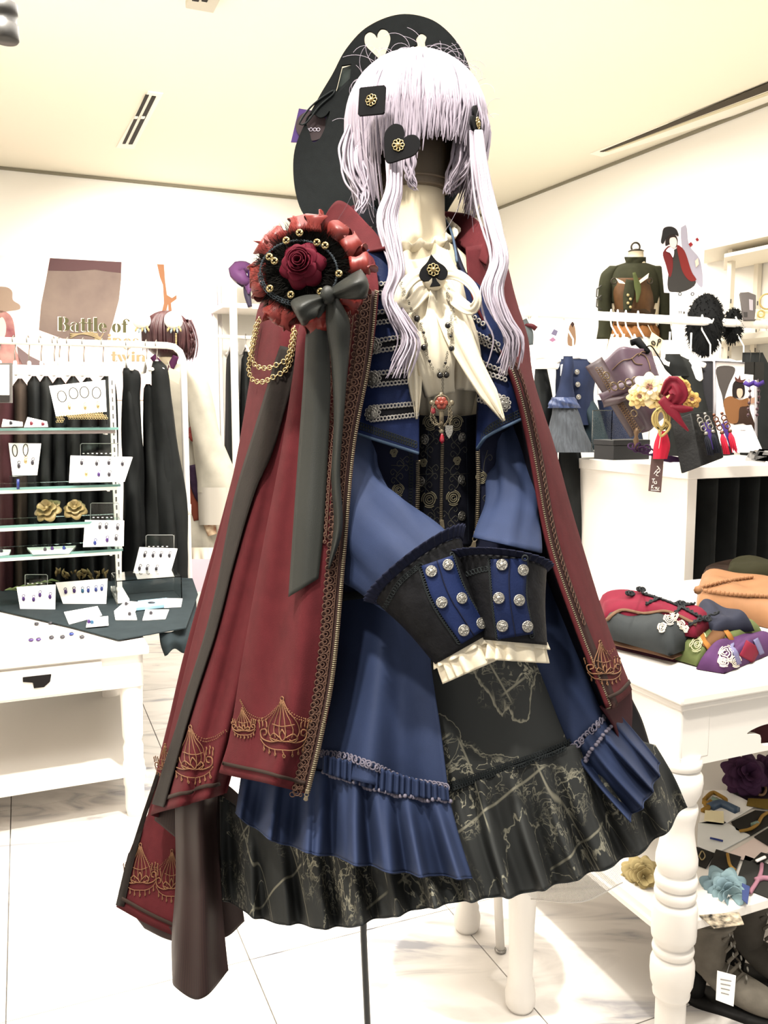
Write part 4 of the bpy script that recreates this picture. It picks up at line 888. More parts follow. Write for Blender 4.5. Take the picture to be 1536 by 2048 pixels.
g.sph(fc, (70*s_, .013, 66*s_), 28, 14); g.build('fur_base', mat('fur_black', '14120f', .9), cg)
g = G()
for i in range(3600):
    a = random.uniform(0, 2*PI); r = 94*math.sqrt(random.uniform(.2, 1)); d = (XC*math.cos(a)+ZC*math.sin(a)*.92)
    b0 = fc+d*r*.82*s_+NC*(.010*(1-(r/82)**2)+.004); L_ = random.uniform(.012, .027); dv = (d*random.uniform(.5, 1.1)+NC*random.uniform(.1, .8)+V((random.uniform(-.4, .4), 0, random.uniform(-.4, .4)))).normalized()
    g.tube([b0, b0+dv*L_*.6, b0+dv*L_+V((0, 0, -.001))], [.00045, .0003, .00006], 3, caps=False)
g.build('fur', mat('fur_black', '14120f', .9), cg, kind='stuff')
g = G(); e0 = [(590+76*math.cos(a)+14, 552+62*math.sin(a)) for a in np.linspace(0, 2*PI, 70, endpoint=False)]
for i, (x, y) in enumerate(e0):
    r = .0028 if .1 < (i/70) < .5 else .0012
    g.torus(pc(x, y, .018), r, .0006, NC+V((.3*math.sin(i), 0, .3*math.cos(i*2))), 8, 4)
g.tube([pc(x, y, .018) for x, y in e0], .0008, 5, closed=True)
g.build('lace_ring', mat('lace_slate', '59636b', .7), cg)
for x, y in ((581, 492), (607, 477), (641, 496), (657, 502), (548, 524), (558, 532), (549, 586), (590, 598), (684, 557), (648, 592)):
    g = G(); c = pc(x, y, .022); g.torus(c, .0035, .0013, NC, 10, 5)
    for k in range(4): g.sph(c+(XC*math.cos(k*1.57)+ZC*math.sin(k*1.57))*.0026+NC*.001, .0015, 6, 4)
    g.build('gold_bead', goldb, cg)
# rose
rosem = mat('rose_velvet', '7d1330', .7, var=.25, vscale=60, sheen=.6); rc = pc(612, 540, .030)
def petal(c, a, R0, R1, w_, cup, open_, m, par, name='petal', nrm=NC, X_=XC, Z_=ZC, nu=9, nv=8, tip=.15, edge=0):
    W = []
    for j in range(nv):
        t = j/(nv-1); row = []
        for i in range(nu):
            s = i/(nu-1)*2-1; wd = w_*(.4+.6*math.sin(PI/2*min(1, t*1.5)))*(.5+.5*math.sqrt(max(0, 1-t**6)))
            aa = a+s*wd; r = R0+(R1-R0)*t*(1-.14*s*s*t*t)
            lift = open_*t-cup*t*t-(.25*cup)*s*s*t+edge*R1*s*s*t
            curl = -.35*R1*max(0, t-.75)*2
            row.append(c+(X_*math.cos(aa)+Z_*math.sin(aa))*r+nrm*(lift+curl+tip*R1*max(0, t-.85)*(1-abs(s))))
        W.append(row)
    g = G(); g.grid(W); return g.build(name, m, par, solid=.0006)
random.seed(3)
for k in range(6): petal(rc-NC*.010, k*1.05+.2, .004, 47*s_, .62, .010, .012, rosem, cg)
for k in range(5): petal(rc-NC*.004, k*1.257+.6, .004, 36*s_, .75, .004, .014, rosem, cg)
for k in range(5): petal(rc, k*1.257+.1, .006, 27*s_, .85, -.004, .010, rosem, cg)
for k, (r, h) in enumerate(((20, .014), (15, .016), (10, .018), (6, .019))):
    for q in range(2):
        a0 = k*1.3+q*PI; W = []
        for j in range(5):
            t = j/4; W.append([rc+(XC*math.cos(a0+i*.36)+ZC*math.sin(a0+i*.36))*(r*s_*(.55+.45*t)+.0012*i/10)+NC*(.002+h*t-.003*abs(i-5)/5*t) for i in range(11)])
        g = G(); g.grid(W); g.build('petal', rosem, cg, solid=.0008)
# ribbons
rib = mat('ribbon_slate', '3b3d38', .5, var=.06, vscale=15, bump=.15, bscale=900, sheen=.2, spec=.35)
def ribbon(name, P, w, bulge, lab=None, n=40, curl=0): return cloth(name, bandS(P, w, n, bulge, curl=curl, rip=.0022), rib, cg, .0008, lab)
def taper_ribbon(name, L, R, Y, lab=None):
    return cloth(name, Surf([[(L[i][0], L[i][1], Y[i]+.01), ((L[i][0]+R[i][0])/2, (L[i][1]+R[i][1])/2, Y[i]), (R[i][0], R[i][1], Y[i]+.006)] for i in range(len(L))], 9, 60), rib, cg, .0008, lab)
taper_ribbon('ribbon_tail', [(628, 600), (614, 650), (607, 760), (597, 900), (586, 1060), (577, 1194)], [(664, 590), (657, 640), (661, 760), (656, 900), (647, 1060), (637, 1157)], [1.03, 1.035, 1.045, 1.04, 1.025, 1.015], 'wide grey ribbon tail with a slanted end')
taper_ribbon('ribbon_tail', [(655, 590), (652, 640), (662, 720), (668, 830), (663, 960), (668, 1050), (656, 1136)], [(672, 590), (698, 640), (698, 700), (690, 800), (680, 940), (684, 1060), (659, 1138)], [1.025, 1.02, 1.03, 1.03, 1.025, 1.02, 1.015], 'narrow grey ribbon tail with a pointed end')
def leaf_loop(rows): return cloth('bow_loop', Surf(rows, 14, 30, lambda u, v: (0*u, 0*u, .003*np.sin(u*9+v*4))), rib, cg, .0008)
leaf_loop([[(655, 583, 1.03), (660, 590, 1.022), (664, 597, 1.03)], [(682, 562, 1.02), (692, 578, 1.0), (700, 598, 1.01)], [(712, 546, 1.015), (722, 566, .992), (726, 598, 1.005)], [(724, 540, 1.02), (737, 566, 1.005), (734, 594, 1.015)], [(722, 540, 1.035), (732, 562, 1.035), (728, 590, 1.04)]])
leaf_loop([[(655, 583, 1.032), (658, 588, 1.034), (664, 592, 1.038)], [(690, 556, 1.035), (698, 566, 1.03), (704, 580, 1.04)], [(722, 538, 1.03), (728, 556, 1.03), (730, 580, 1.04)]])
leaf_loop([[(640, 588, 1.03), (648, 594, 1.022), (655, 600, 1.03)], [(604, 592, 1.015), (622, 606, .998), (638, 618, 1.01)], [(582, 604, 1.015), (602, 624, .992), (632, 634, 1.008)], [(592, 630, 1.022), (604, 642, 1.005), (620, 640, 1.018)], [(604, 650, 1.04), (609, 651, 1.035), (614, 648, 1.04)]])
g = G(); g.sph(at(655, 590, 1.02), (.009, .009, .011)); g.build('bow_knot', rib, cg)
# ================================================================ NECKLACE
nl = top('necklace', 'black bead rosary necklace with a gold cross pendant hung over the blouse', 'necklace', at(880, 750, 1.1))
LPx = [(796, 545), (815, 610), (835, 640), (850, 690), (866, 726), (880, 750)]; RPx = [(897, 583), (903, 640), (899, 700), (893, 726), (882, 750)]
dN = Dr(*[sgrid(S) for S in SURFS['blouse'][:1]+SURFS['blouse'][2:8]+SURFS['corset']])
def ny(px, py): return dN.p(px, py, .005)
for P in (LPx, RPx, [(881, 750), (883, 775), (882, 796)]):
    g = G()
    A = path_pts(P, 3.4)
    for i, q in enumerate(A): g.torus(ny(q[0], q[1]), .0014, .0004, (i % 2, -1, (i+1) % 2*.6), 7, 4)
    g.build('chain_strand', mat('chain_pewter', '8c8473', .4, metal=.8), nl)
jet = mat('jet_bead', '15110f', .15, spec=.7)
for x, y, r in ((835, 639, 6.5), (845, 667, 3), (853, 695, 6.5), (864, 721, 3), (876, 749, 6.5), (901, 650, 6), (899.5, 675, 3), (899, 698, 6), (894, 725, 3), (887, 749, 6.5)):
    g = G(); g.sph(ny(x, y), r*1.09/F, 12, 8); g.build('bead', jet, nl)
def np_(x, y, o=0): return at(x, y, 1.1-o)
g = G()
for P, w_ in (([(883, 790), (883, 860)], .006), ([(866, 806), (901, 806)], .006)): g.strap([np_(*p) for p in P], w_, (0, -1, 0), .003)
for x, y in ((883, 790), (883, 862), (864, 806), (903, 806)): g.sph(np_(x, y), (.0038, .002, .0038), 8, 6)
g.torus(np_(883, 806, .001), .010, .0012, (0, -1, 0), 16, 5); g.build('cross', gold, nl)
g = G()
for k in range(6): g.sph(np_(883+7*math.cos(k*1.05), 806+7*math.sin(k*1.05), .003), (.0042, .002, .0042), 8, 5)
g.sph(np_(883, 806, .004), (.0035, .003, .0035), 8, 6); g.build('red_rose', mat('enamel_red', 'c0503a', .3), nl)
red = mat('ruby_drop', 'c01230', .1, spec=.9)
for x, y in ((866, 817), (884, 874)):
    g = G(); c = np_(x, y); g.lathe(c-V((0, 0, .005)), [(.0002, -.004), (.0035, 0), (.003, .004), (.0003, .012)], 10); g.build('ruby_drop', red, nl)
for P in ([(866, 812), (862, 838), (872, 850), (883, 846)], [(900, 810), (903, 830), (900, 850)], [(868, 806), (868, 835), (880, 856)], [(898, 808), (897, 838), (889, 852)]):
    g = G()
    for i, q in enumerate(path_pts(P, 3.2)): g.torus(np_(q[0], q[1], .002), .0012, .0004, (i % 2, -1, .3), 7, 4)
    g.build('pendant_chain', gold, nl)
g = G(); vs, fs = outline([[(-.8, 1), (.8, 1), (.8, .1), (.5, -.5), (0, -1), (-.5, -.5), (-.8, .1)]], np_(898, 864, .002), V((.006, 0, 0)), V((0, 0, .0085)), .003); g.add(vs, fs)
g.build('shield_charm', pewter, nl, flat=True)
# ================================================================ SPADE BROOCH AND HAIR CLIPS
felt = mat('felt_black', '111113', .85)
def filigree(par, c, n, r):
    n = V(n).normalized(); a = n.cross(V((0, 0, 1))).normalized(); b = a.cross(n); g = G()
    for k in range(8):
        g.torus(c+(a*math.cos(k*.785)+b*math.sin(k*.785))*r*.62, r*.3, r*.09, n, 9, 4)
    g.sph(c+n*r*.12, r*.3, 8, 6); g.build('filigree', goldb, par)
def suit(name, label, cat, loops, c, n, size, rot, th=.004, fil=.0085):
    t = top(name, label, cat, c); n = V(n).normalized(); X = n.cross(V((0, 0, 1))).normalized()*-1
    if X.x < 0: X = -X
    Y_ = n.cross(X); Y_ = Y_ if Y_.z > 0 else -Y_
    Xr = X*math.cos(rot)+Y_*math.sin(rot); Yr = Y_*math.cos(rot)-X*math.sin(rot); g = G()
    vs, fs = outline([[(x*size, y*size) for x, y in lp] for lp in loops], c, Xr, Yr, th); g.add(vs, fs)
    g.build('felt_shape', felt, t, flat=True, bevel=.0006); filigree(t, c+n*(th/2+.001), n, fil); return t
suit('spade_brooch', 'black spade brooch pinned at the knot of the cream neck bow', 'brooch', [sm2(SPADE[:8], 24, False)+SPADE[8:12]+sm2(SPADE[12:]+SPADE[:1], 24, False)[:-1]], at(866, 541, 1.09), (.1, -1, .15), .020, .12)
suit('square_clip', 'black rounded square hair clip on the lilac wig', 'hair clip', [[(-.9, -1), (.9, -1), (1, -.9), (1, .9), (.9, 1), (-.9, 1), (-1, .9), (-1, -.9)]], at(744, 202, 1.19), (-.35, -1, .1), .0185, -.03)
suit('heart_clip', 'black tilted heart hair clip hanging below the wig fringe', 'hair clip', [HEART], at(797, 292, 1.148), (-.1, -1, .1), .0255, -.62)
suit('club_clip', 'black club shaped hair clip seen edge on beside the long lock', 'hair clip', [CLUB], at(952, 247, 1.23), (.93, -.45, .05), .024, .1)
# ================================================================ WIG, CLEAR HEAD AND HAT
hair = mat('hair_lilac', 'c3b6c6', .38, var=.22, vscale=9, spec=.5, sheen=.2, stretch=(8, 8, 1))
hc = at(832, 262, 1.305); RX, RYY, RZ = .1, .1, .1
wg = top('wig', 'pale lilac wig with a straight fringe and two long wavy side locks', 'wig', hc)
hd = top('clear_wig_stand', 'clear acrylic open-topped head block carrying the lilac wig', 'wig stand', at(826, 385, 1.30))
acr = mat('acrylic_head', 'd8c6ae', .05, trans=.78, ior=1.2, spec=.5); mat('acrylic_clear', 'f4f6f4', .03, trans=1, ior=1.2, spec=.3)
c0 = at(826, 387, 1.30); zt = hc.z+.04
g = G(); g.lathe(c0, [(.05, .001), (.054, .002), (.054, .013), (.051, .015), (.051, zt-c0.z), (.049, zt-c0.z), (.049, .016), (.049, .002)], 48); g.build('cylinder', acr, hd)
g = G(); g.torus(c0+V((0, 0, .014)), .0545, .0016, (0, 0, 1), 48, 6); g.torus(c0+V((0, 0, .003)), .0545, .0016, (0, 0, 1), 48, 6); g.build('rim', acr, hd)
# brown cap seen inside the clear block
W = []
for j in range(14):
    th = .25+j/13*2.2; W.append([hc+V((RX*.9*math.sin(th)*math.sin(a), RYY*.9*math.sin(th)*math.cos(a)+.0, RZ*.9*math.cos(th))) for a in np.linspace(-2.1, 2.1, 30)])
g = G(); g.grid(W); g.build('cap_lining', mat('wig_net', 'c9a57c', .8, var=.6, vscale=12, stretch=(6, 6, .6)), wg, solid=.002)
# hair cap: solid base under the strands
def endz(az):
    """image height where the strands end for an azimuth (0 = towards the viewer's side of the face)"""
    a = abs(az-.18)
    if a < .8: return 300+18*math.sin(az*9)
    return 385+20*math.sin(az*5)
FACE = .18
W = []
for j in range(22):
    row = []
    for i in range(64):
        az = -PI+2*PI*i/64; a = abs(((az-FACE+PI) % (2*PI))-PI)
        tmax = 1.35 if a < .75 else (2.0 if a > 1.0 else 1.35+.65*(a-.75)/.25)
        th = .02+(tmax-.02)*j/21
        row.append(hc+V((RX*.97*math.sin(th)*math.sin(az), -RYY*.97*math.sin(th)*math.cos(az), RZ*.97*math.cos(th))))
    W.append(row)
g = G(); g.grid(W, cu=True); g.build('hair_cap', hair, wg, solid=.002)
random.seed(11)
def strand(g, P, r0, r1=.0004, n=5): 
    k = len(P); g.tube(P, [r0*(1-i/(k-1))**.35*(1-.0)+r1 for i in range(k)], n, caps=False)
def scalp(az, th, k=1): return hc+V((RX*k*math.sin(th)*math.sin(az), -RYY*k*math.sin(th)*math.cos(az), RZ*k*math.cos(th)))
g = G()
NS = 1300
for i in range(NS):
    az = random.uniform(-PI, PI); a = abs(((az-FACE+PI) % (2*PI))-PI)
    k = random.uniform(.99, 1.05); tw = random.uniform(-.14, .14); L_ = 1.4; ph = random.uniform(0, 6)
    P = [scalp(az+tw*t, .05+(L_-.05)*t, k+.02*math.sin(PI*t)) for t in np.linspace(0, 1, 13)]; e = P[-1]
    out = V((e.x-hc.x, e.y-hc.y, 0)).normalized()
    if a < .85:
        ze = 1.838+random.uniform(-.010, .014)-(.03*random.random() if -.5 < az-FACE < -.2 else 0)-.035*max(0, a-.6)/.25
    else: ze = hc.z-random.uniform(.07, .125) if a < 1.9 else hc.z-random.uniform(.05, .08)
    dn = e.z-ze
    for t in np.linspace(.2, 1, 6): P.append(e+V((.0025*math.sin(ph+t*3), 0, -dn*t))+out*((.004*math.sin(t*3+ph) if a > .85 else 0)-(.016 if a > .85 else .004)*t*t))
    strand(g, P, random.uniform(.0013, .0027))
g.build('hair', hair, wg, kind='stuff')
# side locks
def lock(name, P, w0, n, seed, lab):
    random.seed(seed); g = G(); A = crs(P, 40)
    for i in range(n):
        ox, oy = random.gauss(0, .42), random.gauss(0, .5); ph = random.uniform(0, 6); L_ = random.uniform(.72, 1); fl = random.uniform(.4, 1.6)
        pts = []
        for j in range(int(40*L_)):
            t = j/39; w_ = np.interp(t, np.linspace(0, 1, len(w0)), w0)
            pts.append(at(A[j, 0]+ox*w_+fl*5*t*math.sin(t*14+ph), A[j, 1], A[j, 2]+oy*w_*1.1/F))
        strand(g, pts, random.uniform(.0012, .0024), .0003, 5)
    return g.build(name, hair, wg, label=lab)
lock('side_lock', [(788, 312, 1.175), (788, 380, 1.155), (774, 435, 1.145), (784, 495, 1.125), (793, 545, 1.11), (780, 595, 1.1), (799, 640, 1.09), (817, 680, 1.085), (803, 725, 1.08), (788, 768, 1.075)], [15, 14, 18, 18, 15, 14, 16, 18, 24, 30], 130, 5, 'wavy lock falling from the heart clip')
lock('side_lock', [(955, 262, 1.225), (962, 330, 1.2), (974, 400, 1.18), (990, 460, 1.14), (1002, 520, 1.11), (986, 580, 1.09), (1002, 635, 1.08), (1026, 675, 1.075), (1022, 712, 1.075), (1006, 765, 1.075)], [9, 12, 14, 15, 14, 15, 18, 20, 26, 34], 130, 6, 'wavy lock falling from the club clip')
lock('side_lock', [(712, 250, 1.27), (705, 310, 1.26), (716, 360, 1.25), (726, 400, 1.24), (716, 432, 1.235)], [14, 24, 26, 14, 8], 60, 8, 'short side hair in front of the hat brim')
lock('side_lock', [(930, 260, 1.26), (925, 320, 1.25), (905, 360, 1.25), (894, 392, 1.25)], [16, 24, 18, 6], 60, 9, 'short side hair beside the clear head block')
lock('side_lock', [(815, 290, 1.2), (818, 330, 1.2), (822, 360, 1.2), (832, 384, 1.2)], [12, 12, 10, 5], 30, 12, 'thin fringe wisp over the clear head block')
random.seed(21); g = G()
for i in range(70):
    x = random.gauss(840, 75); y = 118+((x-832)/120)**2*60+random.uniform(-5, 20); L_ = random.uniform(40, 110); a = random.uniform(-PI*.9, -PI*.1); c_ = random.choice((-1, 1))*random.uniform(1.5, 4.5); Y = random.uniform(1.24, 1.36)
    P = []
    for t in np.linspace(0, 1, 12):
        P.append(at(x, y, Y)); x += L_/12*math.cos(a); y += L_/12*math.sin(a); a += c_/12
    g.tube(P, .00028, 3, caps=False)
for i in range(30):
    x = random.choice((random.uniform(700, 760), random.uniform(930, 965), random.uniform(770, 790))); y = random.uniform(150, 420); L_ = random.uniform(60, 150); a = PI/2+random.uniform(-.4, .4); c_ = random.uniform(-.8, .8); P = []
    for t in np.linspace(0, 1, 12):
        P.append(at(x, y, 1.17+.06*abs(x-832)/130)); x += L_/12*math.cos(a); y += L_/12*math.sin(a); a += c_/12
    g.tube(P, .00022, 3, caps=False)
g.build('stray_hairs', hair, wg, kind='stuff')
# ---- hat: big felt disc with suit cut-outs
HN = V((-.16, -1, .12)).normalized(); HP = at(770, 250, 1.44); HX = V((1, -.16, 0)).normalized(); HY = HX.cross(HN)*-1
if HY.z < 0: HY = -HY
ht = top('hat', 'large black felt disc hat with heart and suit cut-outs behind the wig', 'hat', HP)
def hp2(px, py):
    q = on(px, py, HP, HN)-HP; return (q.dot(HX), q.dot(HY))
rim = [(800, 30), (862, 40), (906, 75), (935, 125), (950, 190), (955, 255), (946, 320), (925, 370), (897, 418), (870, 470), (800, 500), (720, 495), (655, 475), (621, 446), (600, 415), (588, 360), (590, 300), (612, 245), (640, 192), (665, 150), (692, 100), (735, 55)]
hrt = [(x*27+757, -y*32+89) for x, y in HEART]
hrt = [(757+(x-757)*math.cos(-.22)-(y-89)*math.sin(-.22), 89+(x-757)*math.sin(-.22)+(y-89)*math.cos(-.22)) for x, y in hrt]
clb = sm2([(835, 90), (832, 78), (842, 67), (853, 74), (850, 90), (862, 98), (858, 118), (840, 122), (822, 122), (812, 108), (822, 95)], 40)
dia = [(684, 132), (703, 129), (700, 165), (676, 188), (672, 180)]
hr2 = sm2([(652, 232), (660, 222), (657, 238), (640, 278), (626, 285), (618, 262), (612, 240), (625, 228), (640, 236)], 40)
dm2 = [(654, 246), (660, 252), (657, 260), (651, 256)]
g = G(); vs, fs = outline([[hp2(*p) for p in lp] for lp in (sm2(rim, 140), hrt, clb, dia, hr2)], HP, HX, HY, .004)
g.add(vs, fs); g.build('brim', mat('felt_hat', '141819', .9, var=.2, vscale=90, bump=.15, bscale=900, spec=.2), ht, flat=True)
g = G(); kc = HP-HN*.03; g.lathe(kc, [(.10, .028), (.10, .0), (.095, -.03), (.07, -.045), (.001, -.048)], 40, Matrix((HX, HY, HN)).transposed()); g.build('crown', mat('felt_hat', '15191b'), ht)
def hq(px, py, o=0): return on(px, py, HP, HN)+HN*o
g = G(); g.tube([hq(x, y, .004) for x, y in sm2([(600, 250), (625, 214), (670, 182), (668, 190), (640, 215), (612, 250)], 30)], .0016, 5, closed=True); g.build('ribbon_edge', mat('felt_trim', '2a2f30', .6), ht)
g = G(); W = [[hq(672+(x-672)*1+i*3, 181-i*12+(y-181), -.004) for x, y in ((672, 182), (690, 176), (702, 168))] for i in range(5)]
g.grid(W); g.build('folded_ribbon', mat('ribbon_stripe', '55605c', .5, var=.4, vscale=40), ht, solid=.001)
tg = top('price_tag', 'purple price tag dangling behind the heart opening of the hat', 'tag', hq(622, 245, -.02))
g = G(); 
pq = [(594, 210), (578, 278), (640, 280), (658, 220)]
g.poly([hq(x, y, -.012) for x, y in pq], -HN*.0015); g.build('card', mat('tag_purple', '6a4c9c', .5), tg, flat=True)
g = G(); vs, fs = outline([sm2([hp2(x, y) for x, y in circ(620, 246, 32, 20, 0, 2*PI, 30)], 40)], HP-HN*.0105, HX, HY, .0006); g.add(vs, fs); g.build('printed_oval', mat('tag_taupe', '5e4f52', .6), tg, flat=True)
g = G()
for k, x in enumerate((611, 619, 627, 634)): g.torus(hq(x, 254, -.0095), .0028, .0006, HN, 10, 4)
g.build('lettering', mat('tag_white', 'e8e0f0', .6), tg)
g = G(); g.tube([hq(610, 216, -.011), hq(624, 206, -.006), hq(640, 200, .001)], .0006, 5); g.build('loop', mat('tag_white', 'e8e0f0'), tg)
# ================================================================ LEFT SIDE OF THE SHOP
tw = mat('table_white', 'e9e3db', .45); rackm = mat('rack_white', 'f6f2ec', .35)
glassm = mat('shelf_glass', 'd8efe6', .03, trans=1, ior=1.35); glassm.node_tree.nodes['Principled BSDF'].inputs['Base Color'].default_value = lin('c4e2da')
clearm = mat('acrylic_clear', 'f4f6f4'); cardm = mat('card_white', 'f7f4ef', .5)
coatb = mat('coat_black', '222424', .85, var=.2, vscale=12, bump=.1, bscale=400, sheen=.15)
coatg = mat('coat_charcoal', '2e302f', .85, var=.2, vscale=12, bump=.1, bscale=400)
coatn = mat('coat_brown', '57493f', .85, var=.2, vscale=12); coatm = mat('coat_plum', '5b3338', .85, var=.2, vscale=12)
TZ = .64; FR0 = atz(285, 1290, TZ)
def TL(a, b, z): return FR0-UU*a+VV*b+ZZ*(z-TZ)
def obox(g, f, a0, a1, b0, b1, z0, z1, mi=0):
    P = [f(a, b, z) for z in (z0, z1) for a, b in ((a0, b0), (a1, b0), (a1, b1), (a0, b1))]
    return g.add(P, [(0, 1, 2, 3), (7, 6, 5, 4), (0, 4, 5, 1), (1, 5, 6, 2), (2, 6, 7, 3), (3, 7, 4, 0)], mi)
dt = top('display_table', 'white table with turned legs and shallow drawers under the jewellery', 'table', TL(.6, .5, 0))
g = G(); obox(g, TL, -.02, 1.5, -.02, 1.02, TZ-.03, TZ); g.build('tabletop', tw, dt, flat=True, bevel=.006)
g = G(); obox(g, TL, .0, 1.5, .0, .02, TZ-.15, TZ-.03); obox(g, TL, 0, .02, 0, 1.0, TZ-.15, TZ-.03); g.build('apron', tw, dt, flat=True, bevel=.003, kind='stuff')
for a in (.14, .62):
    g = G(); obox(g, TL, a, a+.42, -.012, .0, TZ-.14, TZ-.04); d = g.build('drawer', tw, dt, flat=True, bevel=.003)
    c = TL(a+.21, -.013, TZ-.085); g = G(); vs, fs = outline([[(-.045, .02), (.045, .02), (.04, -.005), (.02, -.022), (-.012, -.022), (-.014, -.002), (-.045, .004)]], c, UU, ZZ, .006); g.add(vs, fs); g.build('cut_out_pull', mat('pull_shade', '1e1b1b', .9), d, flat=True, bevel=.002)  # drawer is solid; dark shape paints the shade inside the cut-out
g = G(); obox(g, TL, 0, 1.5, .02, .98, .15, .18); g.build('shelf', tw, dt, flat=True, bevel=.004)
legp = [(.028, 0), (.034, .03), (.034, .11), (.038, .12), (.038, .2), (.034, .21), (.036, .26), (.03, .28), (.036, .3), (.038, .4), (.04, .48), (.036, .49), (.04, TZ-.13), (.04, TZ-.03)]
for a, b in ((.04, .04), (.04, .9), (1.44, .04), (1.44, .9)):
    g = G(); g.lathe(TL(a, b, 0), legp, 24); g.build('leg', tw, dt)
# dark cloth laid over the table
cl = top('table_cover', 'dark teal cloth spread over the back of the white jewellery table', 'cloth', atz(230, 1220, TZ))
A = [atz(x, y, TZ+.006) for x, y in ((-60, 1208), (0, 1222), (65, 1237), (145, 1256), (237, 1281), (300, 1270), (372, 1257), (396, 1190), (385, 1158), (300, 1155), (160, 1160), (-60, 1172))]
g = G(); g.poly(A, (0, 0, .004)); g.build('cloth_sheet', mat('cloth_teal', '39454a', .85, var=.15, vscale=20), cl, flat=True)
cloth('cloth_corner', Surf([[(318, 1266, atz(318, 1266, TZ).y), (350, 1260, atz(350, 1260, TZ).y), (392, 1195, atz(392, 1195, TZ).y)], [(322, 1290, 3.1), (352, 1282, 3.1), (395, 1260, 3.3)], [(330, 1312, 3.1), (345, 1300, 3.1), (398, 1312, 3.2)]], 20, 14, lambda u, v: (0*u, 3*v*np.sin(u*14), -.02*v*np.sin(u*12))), mat('cloth_teal', '39454a'), cl, .003)
# glass shelf unit
SO = V((-.315*3.6, 3.6, 0))
def SF(a, b, z): return SO-UU*a+VV*b+ZZ*z
ju = top('jewelry_shelf', 'white post display stand with four glass shelves of jewellery', 'shelf unit', SF(.4, .2, TZ+.01))
for a in (-.004, .92):
    g = G(); obox(g, SF, a-.012, a+.012, .10, .125, TZ+.012, 1.66); q = g.build('post', rackm, ju, flat=True, bevel=.002)
    g = G()
    for k in range(24): obox(g, SF, a-.003, a+.003, .0985, .101, .75+k*.036, .77+k*.036)
    g.build('slots', mat('slot_shadow', '8d8a86', .8), q, kind='stuff', flat=True)
    g = G(); obox(g, SF, a-.025, a+.025, -.05, .26, TZ+.011, TZ+.03); g.build('foot', rackm, ju, flat=True, bevel=.003)
g = G(); obox(g, SF, .0, .95, .10, .125, 1.615, 1.655); g.build('header', rackm, ju, flat=True, bevel=.002)
SZ = [1.397, 1.158, 1.005, .882]
for k, z in enumerate(SZ):
    g = G(); obox(g, SF, -.01, .95, -.02, .24, z-.008, z); q = g.build('glass_shelf', glassm, ju, flat=True); g = G(); obox(g, SF, -.012, .95, -.0225, -.0195, z-.009, z+.001); obox(g, SF, -.0125, -.0095, -.02, .24, z-.009, z+.001); g.build('glass_edge', mat('edge_teal', '7fb5ac', .15), q, flat=True, kind='stuff')
    g = G(); obox(g, SF, .0, .95, -.012, .0, z-.024, z-.009); g.build('shelf_rail', rackm if k != 0 else mat('rail_grey', 'b9aaa6', .3, metal=.3), ju, flat=True, bevel=.001)
    g = G(); obox(g, SF, .03, .04, 0, .11, z-.03, z-.009); g.build('bracket', rackm, ju, flat=True)
jew = {'p': mat('gem_purple', '5a2f8c', .15), 'b': mat('gem_blue', '2f47a8', .15), 'r': mat('gem_red', '8e2038', .2), 'k': mat('gem_dark', '3a3540', .3), 'g': mat('bright_gold', 'd8b565'), 't': mat('gem_teal', '2f6f9a', .2)}
def ecard(label, Q, Y0, Y1, items, group='jewellery cards on the left display', flatcard=False, base=None, name='jewelry_card'):
    """card with bottom-left, bottom-right, top-right, top-left image corners; items (u,v,gem)"""
    if flatcard: P = [atz(x, y, Y0) for x, y in Q]
    else: P = [at(Q[0][0], Q[0][1], Y0), at(Q[1][0], Q[1][1], Y0), at(Q[2][0], Q[2][1], Y1), at(Q[3][0], Q[3][1], Y1)]
    n = (P[1]-P[0]).cross(P[3]-P[0]).normalized()
    if n.dot(P[0]-CAM) > 0: n = -n
    t = top(name, label, 'card', (P[0]+P[1])/2, group); g = G(); g.poly(P, -n*.0025); g.build('card', cardm, t, flat=True)
    def q(u, v, o=.002): return (P[0]*(1-u)+P[1]*u)*(1-v)+(P[3]*(1-u)+P[2]*u)*v+n*o
    for u, v, c in items:
        g = G()
        if c == 'h': 
            g.tube([q(u+.08*math.cos(a), v+.18*math.sin(a), .007) for a in np.linspace(0, 2*PI, 16, endpoint=False)], .0022, 5, closed=True); g.build('hoop', mat('hoop_grey', '5d5850', .6), t)
        else:
            g.torus(q(u, v+.1), .006, .0013, n, 8, 4); g.tube([q(u, v+.07), q(u, v)], .001, 4); g.sph(q(u, v-.02, .006), (.007, .006, .010), 8, 6); g.build('earring', jew[c], t)
    return t
s1, s2, s3, s4 = SZ
Y1 = 3.56
ecard('small tent card with a dark bead, leftmost on the top glass shelf', [(3, 853), (45, 852), (45, 844), (6, 838)], 3.45, 3.52, [(.45, .3, 'k')])
ecard('small tent card with two red beads on the top glass shelf', [(48, 854), (96, 853), (94, 843), (55, 834)], 3.47, 3.54, [(.3, .25, 'r'), (.8, .2, 'r')])
ecard('large white card of hoop earrings standing on the top glass shelf', [(112, 833), (213, 823), (210, 760), (98, 772)], 3.57, 3.62, [(.2, .6, 'h'), (.42, .66, 'h'), (.62, .66, 'h'), (.84, .6, 'h'), (.3, .25, 'g'), (.6, .2, 'g'), (.85, .2, 'g')])
t = top('gold_bracelet', 'gold honeycomb bracelets on a clear block on the top glass shelf', 'bracelet', at(162, 850, 3.5))
for x0, x1, y0 in ((114, 128, 834), (118, 205, 826), (136, 212, 832)):
    g = G()
    for x in np.arange(x0, x1, 5.0):
        for r in range(3 if x1-x0 < 20 else 2): g.torus(at(x+(r % 2)*2.5, y0+r*4.6, 3.52), .0045, .0012, (0, -1, .2), 6, 4)
    g.build('honeycomb_band', goldb, t, kind='stuff')
